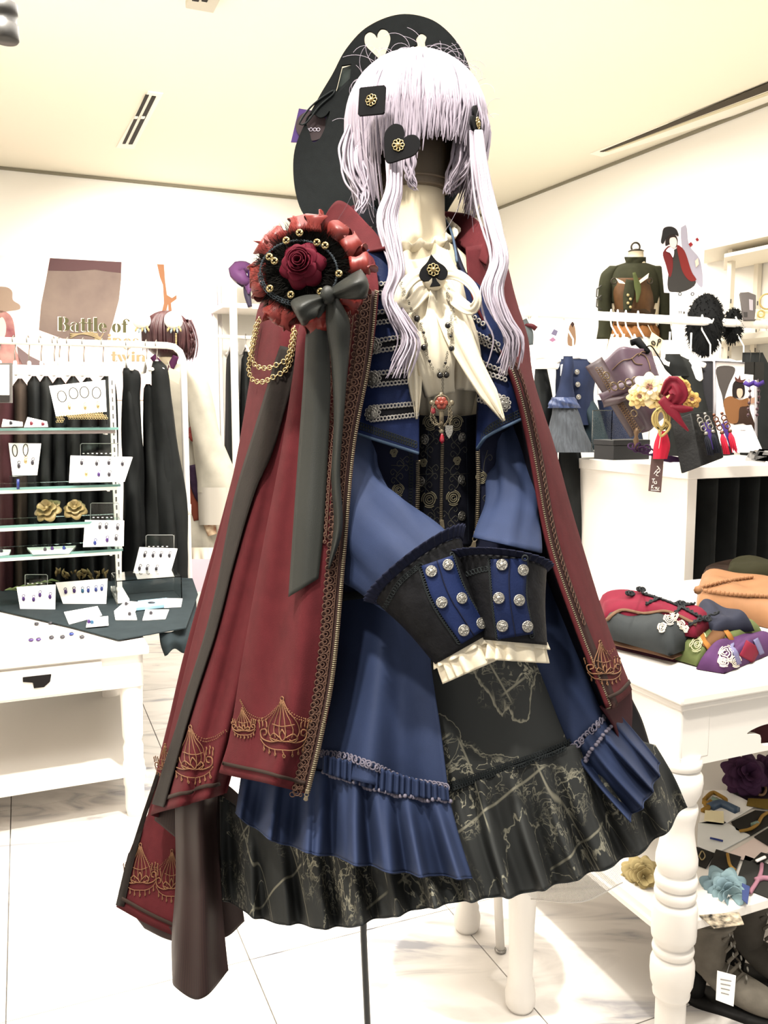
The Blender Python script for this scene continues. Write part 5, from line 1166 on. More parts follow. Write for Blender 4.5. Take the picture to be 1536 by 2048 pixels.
g = G(); a0 = at(170, 842, 3.54); g.box(a0, (.17, .05, .028), RM); g.build('clear_block', clearm, t, flat=True)
ecard('tall white card of chain earrings in a clear stand on the second shelf', [(25, 951), (74, 950), (82, 887), (17, 886)], 3.46, 3.5, [(.2, .75, 'h'), (.55, .78, 'h'), (.3, .3, 'k'), (.55, .45, 'g'), (.8, .4, 'k')])
g = G(); g.box(at(46, 964, 3.46), (.10, .05, .05), RM); p_ = top('clear_stand', 'clear acrylic stand below the tall chain earring card', 'stand', at(46, 976, 3.46)); g.build('stand_block', clearm, p_, flat=True)
g = G(); g.tube([at(36, 958, 3.42), at(36, 978, 3.42)], .006, 6); g.build('blue_tassel', jew['b'], p_)
ecard('wide white card of gem earrings tilted on the second glass shelf', [(138, 965), (249, 963), (265, 914), (141, 911)], 3.5, 3.57, [(.2, .72, 'k'), (.45, .7, 'k'), (.65, .74, 'k'), (.88, .7, 'k'), (.3, .3, 'g'), (.52, .28, 'p'), (.7, .28, 'k')])
ecard('white card with blue and pink drops beside the post on the lowest shelf', [(166, 1094), (247, 1092), (248, 1041), (170, 1040)], 3.5, 3.54, [(.3, .15, 'b'), (.4, .75, 'k'), (.56, .75, 'k'), (.6, .25, 'p'), (.85, .72, 'k'), (.82, .3, 'k')])
ecard('flat white card lying at the left end of the lowest glass shelf', [(-10, 1112), (18, 1108), (22, 1099), (-8, 1099)], s4+.004, 0, [(.4, .5, 'k')], flatcard=True)
ecard('flat white card with purple drops lying on the lowest glass shelf', [(66, 1108), (138, 1106), (152, 1091), (54, 1095)], s4+.004, 0, [(.35, .4, 'k'), (.52, .5, 'p'), (.8, .5, 'b')], flatcard=True)
ecard('white card of purple drops standing foremost on the teal cloth', [(42, 1228), (110, 1221), (111, 1169), (33, 1174)], 3.45, 3.5, [(.15, .55, 'p'), (.42, .5, 'p'), (.6, .65, 'p'), (.87, .55, 'p')])
ecard('white fan shaped card with six coloured drops on the teal cloth', [(128, 1213), (212, 1212), (215, 1157), (111, 1165)], 3.55, 3.6, [(.15, .6, 'p'), (.33, .62, 'p'), (.5, .6, 't'), (.62, .6, 'b'), (.78, .62, 'b'), (.9, .64, 'b')])
ecard('white card of small earrings on the clear riser under the black coats', [(266, 1147), (340, 1149), (355, 1097), (279, 1094)], 3.78, 3.84, [(.2, .7, 'k'), (.42, .7, 'k'), (.62, .72, 'k'), (.85, .72, 'k'), (.15, .2, 'k'), (.35, .2, 'k'), (.6, .2, 'k')])
zc = TZ+.014
ecard('blank white card lying below the fan shaped card', [(138, 1248), (204, 1230), (195, 1212), (128, 1224)], zc, 0, [], flatcard=True)
ecard('white card with a purple and blue gem at the front of the teal cloth', [(172, 1254), (217, 1250), (216, 1232), (176, 1236)], zc+.004, 0, [(.1, .4, 'p'), (.25, .3, 't')], flatcard=True)
ecard('white card with one dark stud lying left of the pale blue box', [(228, 1222), (270, 1223), (283, 1204), (251, 1202)], zc+.004, 0, [(.3, .6, 'k')], flatcard=True)
ecard('white card lying in front of the pale blue box', [(231, 1239), (274, 1239), (270, 1223), (228, 1222)], zc, 0, [(.7, .5, 'k')], flatcard=True)
ecard('white card with one stud at the right front of the teal cloth', [(285, 1240), (331, 1237), (338, 1219), (291, 1219)], zc, 0, [(.3, .5, 'k')], flatcard=True)
ecard('white card lying beside the right end of the pale blue box', [(322, 1215), (362, 1213), (365, 1197), (325, 1196)], zc, 0, [], flatcard=True)
t = top('gift_box', 'pale blue slim box holding a necklace on the teal cloth', 'box', atz(303, 1215, TZ+.01)); g = G(); g.poly([atz(x, y, TZ+.012) for x, y in ((272, 1222), (328, 1216), (334, 1202), (276, 1208))], (0, 0, .015)); g.build('box_body', mat('box_sky', '9ccbe0', .5), t, flat=True, bevel=.002)
g = G(); g.sph(atz(303, 1205, TZ+.03), (.016, .008, .004), 8, 6); g.build('charm', jew['k'], t)
for i, (x, y, c, d) in enumerate(((73, 1248, 'k', 'dark bow earring on the white table front, farthest back left'), (101, 1246, 'k', 'dark bow earring on the white table front, farthest back right'), (62, 1280, 'p', 'purple drop earring at the front left of the white table'), (77, 1279, 'p', 'purple drop earring beside its twin on the white table'), (103, 1275, 'k', 'dark bar earring in the middle of the white table front'), (125, 1274, 'k', 'silver drop earring in the middle of the white table front'), (143, 1268, 'b', 'blue stud earring near the teal cloth edge'), (164, 1274, 'k', 'dark hook earring nearest the table corner'))):
    t = top('earring', d, 'earring', atz(x, y, TZ+.001), 'loose earrings on the white table'); g = G(); c_ = atz(x, y, TZ+.006); g.sph(c_, (.010, .010, .005), 8, 6); g.build('gem', jew[c], t)
    g = G(); g.torus(c_+VV*.02, .007, .0012, (0, 0, 1), 10, 4); g.tube([c_, c_+VV*.014], .001, 4); g.build('hook', mat('hoop_grey', '6a655c'), t)
def acr_box(name, label, px, py, Y, d):
    t = top(name, label, 'riser', at(px, py, Y)); c = at(px, py, Y); g = G(); a, b, h = d; w_ = .004
    for cc_, dd in (((0, 0, h/2), (a, b, w_)), ((-a/2, 0, 0), (w_, b, h)), ((a/2, 0, 0), (w_, b, h)), ((0, b/2, 0), (a, w_, h))):
        g = G(); g.box(c+RM@V(cc_), dd, RM); g.build('clear_panel', clearm, t, flat=True)
    return t
acr_box('clear_riser', 'clear acrylic riser box on the teal cloth beneath a card', 293, 1172, 3.68, (.27, .2, .10))
for (x0, x1, y0, y1, Y, lab) in ((292, 348, 1070, 1098, 3.88, 'clear sign plate behind the earring card on the riser'), (50, 95, 1149, 1172, 3.55, 'clear sign plate behind the card of purple drops'), (161, 241, 887, 912, 3.62, 'clear sign plate behind the wide gem card'), (181, 238, 1006, 1040, 3.58, 'clear sign plate behind the drops card on the lowest shelf')):
    t = top('clear_sign', lab, 'sign', at((x0+x1)/2, y1, Y)); g = G(); g.poly([at(x0, y1, Y), at(x1, y1, Y), at(x1, y0, Y+.02), at(x0, y0, Y+.02)], (0, .004, 0)); g.build('plate', clearm, t, flat=True)
    g = G(); g.tube([at(x0, y1, Y), at(x0, y0+2, Y+.02), at(x0+3, y0, Y+.02), at(x1-3, y0, Y+.02), at(x1, y0+2, Y+.02), at(x1, y1, Y)], .0015, 5); g.build('edge', mat('plate_edge', 'b9bdb8', .3), t)
    g = G()
    for x in np.arange(x0+6, x1-6, 9): g.box(at(x, y1-5, Y-.004), (.008, .001, .004))
    g.build('slots', mat('card_white', 'f7f4ef'), t, kind='stuff')
def flower(name, label, c, R_, m, layers=5, per=9, n=(0, -.5, .85), heartm=None, group=None, cat='flower'):
    t = top(name, label, cat, c, group); n = V(n).normalized(); X = n.orthogonal().normalized(); Z = n.cross(X); c = V(c)
    for k in range(layers):
        f = 1-k/layers*.72; op = .15+.55*k/layers
        for q in range(max(4, per-k)):
            a = 2*PI*q/max(4, per-k)+k*.4+random.uniform(-.1, .1)
            petal(c+n*R_*(.05+.12*k), a, R_*.05, R_*f*random.uniform(.9, 1.05), (4.2/per+.08*k), R_*.1*f, R_*op, m, t, nrm=n, X_=X, Z_=Z, nu=7, nv=8, tip=.05, edge=.10)
    g = G(); g.sph(c+n*R_*.3, R_*.2, 10, 6); g.build('flower_heart', heartm or m, t); return t
gf = mat('flower_gold', 'b59c5c', .45, metal=.25, var=.3, vscale=40)
random.seed(2)
flower('gold_rose', 'gold rose hair ornament at the middle of the third glass shelf', at(97, 1022, 3.52), .062, gf, 3, 6, (-.1, -.7, .7), group='gold roses on the third shelf')
flower('gold_rose', 'gold rose hair ornament nearer the post on the third glass shelf', at(150, 1019, 3.55), .052, gf, 3, 6, (.2, -.7, .7), group='gold roses on the third shelf')
gl = top('gold_garland', 'gold leaf garland lying behind the fan shaped card', 'garland', at(165, 1155, 3.85))
random.seed(5)
for k in range(26):
    x = 112+k*4; P0 = at(x, 1153-6*math.sin(k*.9), 3.8); d = V((random.uniform(-.5, .5), random.uniform(-.5, 0), random.uniform(.3, 1))).normalized(); g = G()
    g.strap([P0, P0+d*.018, P0+d*.034], [.004, .014, .002], (0, -1, .3), .0015); g.build('gold_leaf', gf, gl)
lf = top('green_leaf', 'pale green leaf spray lying behind the card of purple drops', 'leaf', at(30, 1190, 3.7))
for k in range(7):
    P0 = at(10+k*14, 1180-k*3, 3.62); g = G(); g.strap([P0, P0+V((.02, 0, .006)), P0+V((.05, .01, -.004))], [.006, .022, .003], (0, -.3, 1), .001); g.build('leaf_blade', mat('leaf_green', '9fb06a', .6), lf)
t = top('framed_sign', 'small framed card with a dark caption strip at the left frame edge', 'sign', at(8, 806, 3.3))
g = G(); g.poly([at(-30, 806, 3.3), at(24, 806, 3.3), at(24, 726, 3.32), at(-30, 726, 3.32)], (0, .006, 0)); g.build('sign_frame', mat('frame_grey', '77716e', .4), t, flat=True)
g = G(); g.poly([at(-30, 790, 3.297), at(18, 790, 3.297), at(18, 730, 3.312), at(-30, 730, 3.312)], (0, .004, 0)); g.build('sign_card', cardm, t, flat=True)
g = G(); g.poly([at(-30, 803, 3.294), at(18, 803, 3.294), at(18, 791, 3.296), at(-30, 791, 3.296)], (0, .003, 0)); g.build('caption_strip', mat('caption_dark', '34312f', .6), t, flat=True)
# ---- garment rack with black coats
rz = 1.80; RA = V((-.4518*4.1, 4.1, rz)); 
def RK(px, z=rz):
    k = (px-768)/F; tt = (k*RA.y-RA.x)/(UU.x-k*UU.y); p = RA+UU*tt; return V((p.x, p.y, z))
gr = top('garment_rack', 'white tubular garment rack holding black coats behind the glass shelves', 'rack', RK(200, 0))
e = RK(340); pv = RK(372)
g = G(); g.tube([RK(-60), RK(100), RK(250), e, RK(355, rz-.006), RK(366, rz-.03), V((pv.x, pv.y, rz-.07)), V((pv.x, pv.y, 1.2)), V((pv.x, pv.y, .05))], .017, 14); g.build('rail', rackm, gr)
g = G(); g.tube([V((pv.x, pv.y, .98)), V((pv.x, pv.y, .93))], .021, 14); g.build('joint_collar', rackm, gr)
g = G(); g.tube([V((pv.x, pv.y, .03))-VV*.25, V((pv.x, pv.y, .03))+VV*.25], .016, 12); g.build('foot', rackm, gr)
def hanger(p, y1, label, group):
    t = top('hanger', label, 'hanger', p, group); g = G(); r = .022; 
    P = [p+V((0, -.018, -.006)), p+V((0, -.02, .012)), p+V((0, 0, .026)), p+V((0, .02, .01)), p+V((0, .012, -.03)), p+V((0, 0, -.055)), p+V((0, 0, -y1))]
    g.tube(P, .0028, 6); g.build('hook', mat('hook_chrome', 'b5aca0', .3, metal=.6), t)
    g = G(); g.tube([p+VV*s*.19+V((0, 0, -y1-.05)) for s in (-1, -.5)]+[p+V((0, 0, -y1))]+[p+VV*s*.19+V((0, 0, -y1-.05)) for s in (.5, 1)], .009, 8); g.build('arms', rackm, t); return t
def drop(name, label, R, m, seed, parent=None, group=None, nph=36, nv=40, rip=.10, cat='coat', collar=None):
    """hanging garment: rings (cx,cy,half width px,Y,depth m)"""
    t = top(name, label, cat, at(R[0][0], R[0][1], R[0][3]), group)
    S = ringT([(a, b, c, 0, d, e_) for a, b, c, d, e_ in R], nph, nv, lambda ph, v: 1+rip*v*math.sin(ph*7+seed+v*2)+.05*math.sin(ph*3+v*9+seed)*min(1, 3*v))
    g = G(); g.surf(S); k = len(g.v); g.f.append(tuple(range(nph))); g.m.append(0); g.f.append(tuple(range(k-nph-1, k-1))); g.m.append(0); g.build('body', m, t)
    return t
GC = 'dark coats on the left rack'; GH = 'hangers on the left rack'
specs = [(10, 20, coatm, 'plum coat at the left frame edge', 760, 1250), (40, 16, coatn, 'brown coat second from the left frame edge', 757, 1250), (68, 15, coatb, 'black coat just right of the brown coat', 752, 1260), (92, 15, coatg, 'charcoal coat behind the hoop earring card', 752, 1260), (118, 16, coatb, 'black coat hidden mostly by the gold bracelets', 755, 1260), (146, 16, coatg, 'charcoal coat above the golden roses', 752, 1260), (176, 17, coatb, 'black coat left of the white display post', 755, 1260), (214, 18, coatg, 'charcoal coat directly behind the white display post', 750, 1260)]
for k, (x, w_, m, lab, y0, y1) in enumerate(specs):
    Y = RK(x).y
    d_ = drop('coat', lab, [(x, y0, 4, Y, .05), (x, y0+12, w_*.85, Y, .18), (x+1, y0+60, w_*1.12, Y-.02, .22), (x, y0+200, w_*1.2, Y-.02, .24), (x, y1, w_*1.2, Y-.02, .26)], m, k*1.7, group=GC)
    hanger(RK(x), .1, 'hanger of the '+lab, GH)
Y = RK(262).y
def armcoat(label, x0, parts, m, seed):
    t = top('coat', label, 'coat', at(x0, 740, RK(x0).y), GC)
    for nm, R in parts:
        S = ringT([(a, b, c, 0, d, e_) for a, b, c, d, e_ in R], 30, 46, lambda ph, v: 1+.06*math.sin(ph*3+v*13+seed)+.05*math.sin(ph*5-v*7)); g = G(); g.surf(S); g.f.append(tuple(range(30))); g.m.append(0); k = len(g.v); g.f.append(tuple(range(k-31, k-1))); g.m.append(0); g.build(nm, m, t)
    return t
armcoat('black coat with a rounded shoulder, third from the rack corner', 262, [('sleeve', [(255, 736, 8, Y-.1, .02), (262, 745, 17, Y-.1, .06), (264, 800, 17, Y-.1, .065), (268, 900, 18, Y-.1, .06), (272, 1000, 17, Y-.1, .06), (275, 1090, 16, Y-.1, .06)]), ('body', [(258, 745, 10, Y, .1), (262, 800, 18, Y+.03, .2), (268, 1000, 22, Y+.03, .22), (270, 1180, 26, Y+.03, .22)])], coatb, 1)
armcoat('charcoal coat hanging second from the rack corner', 300, [('sleeve', [(296, 768, 4, Y, .02), (299, 778, 11, Y, .05), (303, 850, 15, Y, .06), (312, 950, 19, Y, .06), (315, 1080, 20, Y, .06), (315, 1180, 18, Y, .06)]), ('body', [(298, 780, 10, Y+.1, .1), (306, 900, 20, Y+.1, .2), (312, 1190, 28, Y+.1, .22)])], coatg, 4)
armcoat('black coat with gathered cuff nearest the rack corner', 320, [('sleeve', [(314, 722, 8, Y-.06, .02), (318, 734, 15, Y-.08, .05), (322, 780, 19, Y-.08, .065), (336, 900, 22, Y-.08, .07), (350, 1020, 24, Y-.08, .07), (356, 1110, 20, Y-.08, .06), (360, 1150, 15, Y-.08, .05), (362, 1190, 16, Y-.08, .05)]), ('body', [(318, 740, 10, Y+.05, .1), (330, 860, 22, Y+.05, .2), (340, 1190, 34, Y+.05, .22)])], coatb, 7)
for x, lab in ((262, 'hanger of the rounded shoulder coat'), (300, 'hanger of the charcoal coat near the rack corner'), (320, 'hanger of the coat nearest the rack corner'), (128, 'empty hanger below the word ending on the poster')): hanger(RK(x), .08, lab, GH)
# ---- second dressed mannequin
YM = 4.9
mq = top('kimono_mannequin', 'mannequin in a cream robe and auburn wig with white pompoms behind the rack', 'mannequin', V((at(370, 900, YM).x, YM, 0)))
rob = mat('robe_cream', 'cfc8b6', .8, var=.12, vscale=14, bump=.1, bscale=300); aub = mat('wig_auburn', '4e2226', .35, var=.4, vscale=10, stretch=(8, 8, 1), spec=.6)
S = ringT([(345, 728, 20, 0, YM, .06), (350, 745, 46, 0, YM, .11), (362, 860, 40, 0, YM, .12), (372, 960, 42, 0, YM, .13), (392, 1060, 52, 0, YM, .18), (398, 1112, 60, 0, YM, .2)], 40, 40, lambda ph, v: 1+.06*v*math.sin(ph*11)); g = G(); g.surf(S); g.build('robe', rob, mq)
S = ringT([(378, 738, 14, 0, YM-.1, .05), (392, 760, 22, 0, YM-.12, .07), (412, 870, 30, 0, YM-.16, .08), (436, 960, 40, 0, YM-.18, .08), (440, 985, 44, 0, YM-.18, .08)], 30, 40, lambda ph, v: 1+.05*math.sin(ph*4+v*9)); g = G(); g.surf(S); g.build('sleeve', rob, mq)
S = ringT([(440, 975, 45, 0, YM-.18, .085), (442, 995, 46, 0, YM-.18, .085), (444, 1050, 46, 0, YM-.18, .08)], 30, 10, lambda ph, v: 1+.03*math.sin(ph*9)); g = G(); g.surf(S); g.build('wide_cuff', mat('robe_grey', 'd5cdbf', .8), mq)
c = at(335, 672, YM); g = G(); g.sph(c, (.135, .13, .13), 28, 18); g.build('wig_cap', aub, mq)
random.seed(4); g = G()
for i in range(160):
    az = random.uniform(-1.5, 1.5); P = [c+V((.14*math.sin(th)*math.sin(az), -.14*math.sin(th)*math.cos(az), .135*math.cos(th))) for th in np.linspace(.1, 1.45, 8)]
    e = P[-1]; P += [e+V((0, 0, -d)) for d in (.02, .05, random.uniform(.06, .12))]; strand(g, P, .006)
for i in range(50):
    x = random.gauss(364, 6); P = [at(x+14*math.sin(t*2.6), 640+85*t*random.uniform(.9, 1), YM-.02+random.uniform(-.03, .03)) for t in np.linspace(0, 1, 9)]; strand(g, P, .006)
g.build('wig_hair', aub, mq, kind='stuff')
g = G(); g.tube([at(335, 700, YM), at(337, 735, YM)], .05, 16); g.build('neck', formm, mq)
for x in (283, 347):
    g = G(); g.sph(at(x, 641, YM-.13), .05, 20, 12); g.build('pompom', mat('pompom_white', 'f7f2ea', .9, bump=.5, bscale=90), mq)
    for k in range(5): 
        g = G(); P0 = at(x-6+k*4, 652+3*(k % 2), YM-.15); g.strap([P0, P0+V((.006*(k-2), -.01, -.02)), P0+V((.008*(k-2), -.01, -.032))], [.006, .012, .004], (0, -1, 0), .002); g.build('pompom_petal', mat('petal_bluegrey' if k % 2 else 'petal_ochre', 'a9bdc4' if k % 2 else 'd8bd7a', .6), mq)
g = G()
for k in range(9): g.sph(at(352, 668+k*3.2, YM-.15), .006, 8, 6)
g.build('bead_tassel', goldb, mq, kind='stuff')
for P in ([(305, 712), (318, 728), (330, 745)], [(352, 712), (345, 728), (338, 745)]):
    cloth('collar', bandS([(x, y, YM-.1) for x, y in P], [12, 14, 8], 10, .01), mat('robe_purple', '6b3260', .7), mq, .003)
t = petal; fl_ = at(388, 866, YM-.16)
for k in range(7): petal(fl_, k*.9, .004, .05, .6, .01, .02, mat('obi_red', 'a8453c', .6), mq, name='obi_petal', nrm=V((0, -1, .2)).normalized(), X_=V((1, 0, 0)), Z_=V((0, .2, 1)).normalized(), nu=5, nv=5)
cloth('purple_panel', bandS([(384, 930, YM-.15), (396, 985, YM-.16), (408, 1010, YM-.17)], [16, 22, 14], 14, .01), mat('robe_violet', '4a3350', .7, var=.3, vscale=40), mq, .003)
cloth('red_panel', bandS([(385, 960, YM-.13), (392, 1010, YM-.15), (398, 1040, YM-.16)], [16, 26, 24], 14, .01), mat('robe_rust', 'a8543c', .7), mq, .003)
cloth('flower_panel', bandS([(412, 1008, YM-.19), (418, 1045, YM-.2), (425, 1070, YM-.2)], [20, 26, 18], 14, .01), mat('robe_orange', 'c4714a', .7, var=.6, vscale=25, col2='f0d6b0'), mq, .003)
S = ringT([(402, 1095, 52, 0, YM-.02, .19), (404, 1118, 58, 0, YM-.02, .21)], 120, 5, lambda ph, v: 1+.06*v*math.sin(ph*18)); g = G(); g.surf(S); g.build('lace_hem', mat('robe_lace', 'f3e6d0', .9), mq)
tq = top('paper_tag', 'cream paper tag on the mannequin in the auburn wig', 'tag', at(345, 765, YM-.25)); g = G(); g.poly([at(x, y, YM-.25) for x, y in ((333, 755), (338, 735), (362, 745), (357, 768))], (0, .003, 0)); g.build('card', mat('tag_cream', 'efe2b4', .6), tq, flat=True)
g = G(); g.tube([at(341, 737, YM-.24), at(336, 722, YM-.2)], .001, 4); g.build('string', mat('tag_cream', 'efe2b4'), tq)
# ---- far wall shelf with black clothes
YS = 5.85; ws = top('shelving_bay', 'white wall shelving bay with a hanging rail beyond the auburn wig', 'shelving', V((at(490, 620, YS).x, YS, 0)))
def WS(px, z, d=0): p = on(px, 700, P1-VV*(.45-d), VV); return V((p.x, p.y, z))
shm = mat('shelf_offwhite', 'eae5da', .5)
for x, d, w_ in ((432, .40, .02), (468, 0, .03), (600, 0, .03)):
    g = G(); p = WS(x, 1.0, d); g.box((p.x, p.y, 1.25), (w_*1.6, w_, 2.5), RM); g.build('upright', shm, ws, flat=True, bevel=.002)
zS = 1.46+205*6.2/F
g = G(); a = WS(436, zS, .2); b = WS(640, zS, .2); g.box((a+b)/2, ((b-a).length, .42, .035), RM); g.build('shelf_board', shm, ws, flat=True, bevel=.003)
g = G(); g.tube([WS(437, 1.46+150*6.2/F, .2), WS(640, 1.46+150*6.2/F, .2)], .014, 10); g.build('hanging_rail', shm, ws)
g = G(); a = WS(445, 1.2, .41); b = WS(640, 1.2, .41); g.box((a+b)/2, ((b-a).length, .02, 2.4), RM); g.build('back_panel', mat('panel_grey', 'd9d5cb', .6), ws, flat=True)
for k, (x, m, lab) in enumerate(((462, coatb, 'black garment leftmost in the far wall shelving'), (492, coatb, 'black garment in the middle of the far wall shelving'), (508, coatm, 'dark maroon edged garment in the far wall shelving'), (530, coatb, 'black garment partly hidden by the cape chain'))):
    p = WS(x, 1.6, .2); drop('garment', lab, [(x, 703, 3, p.y, .05), (x, 715, 9, p.y, .14), (x-1, 850, 11, p.y, .17), (x-2, 1060, 13, p.y, .18)], m, k*2.1, group='garments in the far shelving', cat='clothing', nv=24); hanger(V((p.x, p.y, 1.46+150*6.2/F)), .06, 'hanger of the '+lab, 'hangers in the far shelving')
pb = top('purple_bow', 'purple ribbon bow ornament on top of the far wall shelving', 'bow', at(500, 612, 6.28)); pur = mat('ribbon_purple', '4f2f6c', .5); prl = mat('ribbon_mauve', '7a4a80', .5)
cloth('bow_loop', bandS([(512, 545, 6.18), (490, 535, 6.13), (473, 540, 6.08), (490, 560, 6.08), (512, 556, 6.18)], [10, 24, 34, 22, 8], 16, .03), prl, pb, .003); cloth('bow_loop', bandS([(508, 548, 6.18), (520, 536, 6.13), (534, 545, 6.13), (520, 556, 6.18)], [8, 20, 24, 8], 14, .03), pur, pb, .003)
cloth('bow_tail', bandS([(500, 552, 6.13), (498, 575, 6.11), (497, 588, 6.11)], [14, 22, 3], 12, .02), prl, pb, .003); cloth('bow_tail', bandS([(492, 560, 6.15), (495, 590, 6.13), (500, 614, 6.13)], [12, 14, 8], 12, .01), mat('ribbon_slate_violet', '4a4258', .5), pb, .003)
cloth('bow_tail', bandS([(476, 545, 6.18), (478, 560, 6.16), (488, 572, 6.15)], [8, 16, 8], 12, .01), mat('ribbon_slate_violet', '4a4258', .5), pb, .003)
g = G(); g.sph(at(506, 548, 6.10), .04, 12, 8); g.build('bow_knot', pur, pb)
# ================================================================ RIGHT SIDE OF THE SHOP
RZT = .86; FL0 = atz(1366, 1386, RZT)
def TR(a, b, z): return FL0+UU*a+VV*b+ZZ*(z-RZT)
rt = top('console_table', 'white table with ornate turned legs carrying folded clothes', 'table', TR(.5, .5, 0))
g = G(); obox(g, TR, -.02, 1.3, -.02, .97, RZT-.022, RZT); g.build('tabletop', tw, rt, flat=True, bevel=.005)
g = G(); obox(g, TR, -.008, 1.29, -.008, .96, RZT-.04, RZT-.022); g.build('moulding', tw, rt, flat=True, bevel=.006)
g = G(); obox(g, TR, .0, .015, .0, .95, RZT-.17, RZT-.04); g.build('side_apron', tw, rt, flat=True, bevel=.002)
cu_ = [(0, 0), (1.28, 0), (1.28, .13), (0, .13)]; note = sm2([(.19, .05), (.23, .062), (.29, .064), (.36, .064), (.36, .012), (.25, .012), (.235, .02), (.232, .04)], 40)
g = G(); vs, fs = outline([cu_, note], TR(0, .008, RZT-.17), UU, ZZ, .016); g.add(vs, fs); g.build('front_apron', tw, rt, flat=True)
lp = [(.028, 0), (.034, .02), (.034, .122), (.033, .13), (.041, .133), (.042, .14), (.040, .146), (.047, .165), (.0495, .19), (.049, .215), (.043, .232), (.040, .234), (.045, .238), (.047, .247), (.045, .256), (.040, .259), (.041, .264), (.049, .275), (.05, .285), (.05, .35), (.047, .362), (.040, .366), (.045, .371), (.047, .382), (.045, .394), (.040, .397), (.046, .402), (.048, .415), (.045, .428), (.038, .431), (.041, .436), (.046, .45), (.046, .468), (.041, .49), (.0355, .525), (.035, .54), (.039, .565), (.042, .58), (.040, .592), (.034, .597), (.037, .602), (.046, .622), (.0495, .645), (.048, .662), (.041, .674), (.037, .676), (.044, .68), (.0465, .69), (.044, .70), (.040, .703), (.042, .712)]
for a, b in ((.03, .03), (1.25, .03), (.03, .91), (1.25, .91)):
    g = G(); g.lathe(TR(a, b, 0), lp, 36); q = g.build('leg', tw, rt)
    g = G(); obox(g, TR, a-.031, a+.05, b-.031, b+.04, .705, RZT-.03); g.build('leg_block', tw, q, flat=True, bevel=.004)
g = G(); obox(g, TR, .0, 1.28, .0, .95, .296, .322); g.build('shelf', tw, rt, flat=True, bevel=.004)
g = G(); obox(g, TR, -.008, .002, .05, .9, .286, .302); g.build('shelf_bead', tw, rt, flat=True, bevel=.002)
g = G(); obox(g, TR, -.004, 1.29, .95, .965, .30, .80); g.build('back_board', tw, rt, flat=True, bevel=.002)
t = top('maroon_cloth', 'dark maroon cloth seen through the cut-out of the white table apron', 'cloth', TR(.3, .05, RZT-.16))
S = np.array([[TR(.16+.3*u, .04+.008*math.sin(u*40), RZT-.175+.12*v) for u in np.linspace(0, 1, 24)] for v in (0, .5, 1)]); g = G(); g.grid(S); g.build('cloth_sheet', mat('cloth_maroon', '4a2226', .8), t, solid=.003)
# small low white table further back
lt = top('low_table', 'small white table with a plain round leg behind the map print skirt', 'table', at(1040, 2012, 2.08)); fz = at(1040, 2014, 2.1); fz = V((atz(1040, 2014, 0).x, atz(1040, 2014, 0).y, 0))
for dx, dy, nm in ((0, 0, 0), (-.32, .12, 0), (-.1, .32, 0)):
    g = G(); g.lathe(fz+V((dx, dy, 0)), [(.03, 0), (.036, .012), (.038, .04), (.033, .06), (.034, .07), (.029, .08), (.031, .2), (.036, .33), (.036, .36)], 24); 
    if dx != -.32: g.build('leg', tw, lt)
g = G(); g.lathe(fz+V((-.13, .14, .36)), [(.19, 0), (.2, .006), (.2, .02), (.195, .024)], 48); g.build('tabletop', tw, lt)
f2 = atz(1001, 1903, 0); g = G(); g.tube([V((f2.x, f2.y, .004)), V((f2.x-.02, f2.y+.02, .36))], .012, 14); q = g.build('leg', tw, lt, label='slim tube leg'); g = G(); g.torus((f2.x, f2.y, .006), .013, .004, (0, 0, 1), 16, 6); g.build('foot_ring', mat('foot_chrome', 'b8b4ae', .25, metal=.7), q)
# ---- folded clothes
def foldslab(par, Q, z0, h, m, name='folded_body', seed=0, label=None, rnd=8, nu=26, nv=20, tilt=0):
    P = [atz(x, y, z0) for x, y in Q]; W = []
    for j in range(nv):
        v = j/(nv-1); row = []
        for i in range(nu):
            u = i/(nu-1); p = (P[0]*(1-u)+P[1]*u)*(1-v)+(P[3]*(1-u)+P[2]*u)*v; a = 2*u-1; b = 2*v-1
            k = max(0, (1-abs(a)**rnd)*(1-abs(b)**rnd))**.5
            row.append(p+V((0, 0, k*(h*(1+tilt*a)+.006*math.sin(u*9+seed+v*4)*1+.004*math.sin(v*13+seed*2+u*5)))))
        W.append(row)
    g = G(); g.grid(W); g.build(name, m, par, label=label, solid=.003); return g
cf = lambda n, c, **k: mat('cloth_'+n, c, .8, bump=.12, bscale=500, **k)
red_c, gry_c, grn_c, ppl_c, pch_c, brn_c = cf('red', '9c2340', var=.12, vscale=20), cf('grey', '4c5153', var=.15, vscale=20), cf('green', '7f8c50', var=.15, vscale=20), cf('violet', '6d4278', var=.15, vscale=20), mat('satin_peach', 'c98f60', .5, var=.12, vscale=15, sheen=.3), cf('umber', '4a382e', var=.3, vscale=30)
GF = 'folded tops on the white table'
t = top('folded_garment', 'folded plum and tan tops forming the bottom of the pile', 'clothing', atz(1290, 1300, RZT), GF)
foldslab(t, [(1222, 1296), (1350, 1325), (1440, 1290), (1230, 1240)], RZT, .018, cf('plum', '5a2c3c'), seed=1); foldslab(t, [(1222, 1288), (1345, 1318), (1440, 1280), (1230, 1230)], RZT+.018, .014, cf('tan', '8f6a50'), name='folded_layer', seed=2)
t = top('folded_garment', 'folded green and orange top under the red and grey one', 'clothing', atz(1430, 1300, RZT), GF)
G2 = foldslab(t, [(1345, 1318), (1394, 1332), (1532, 1282), (1440, 1240)], RZT+.004, .05, grn_c, seed=3)
dG = Dr(G2); gb, uv = dband(dG, [(1415, 1300), (1440, 1262)], 26, 12, 5, .004); gb.build('brown_band', cf('russet', '8a5f3a'), t, solid=.003)
for P in ([(1418, 1302), (1400, 1270)], [(1462, 1285), (1445, 1252)]):
    gb, uv = dband(dG, P, 9, 10, 4, .006); gb.build('orange_strap', cf('orange', 'c9832e'), t, solid=.003)
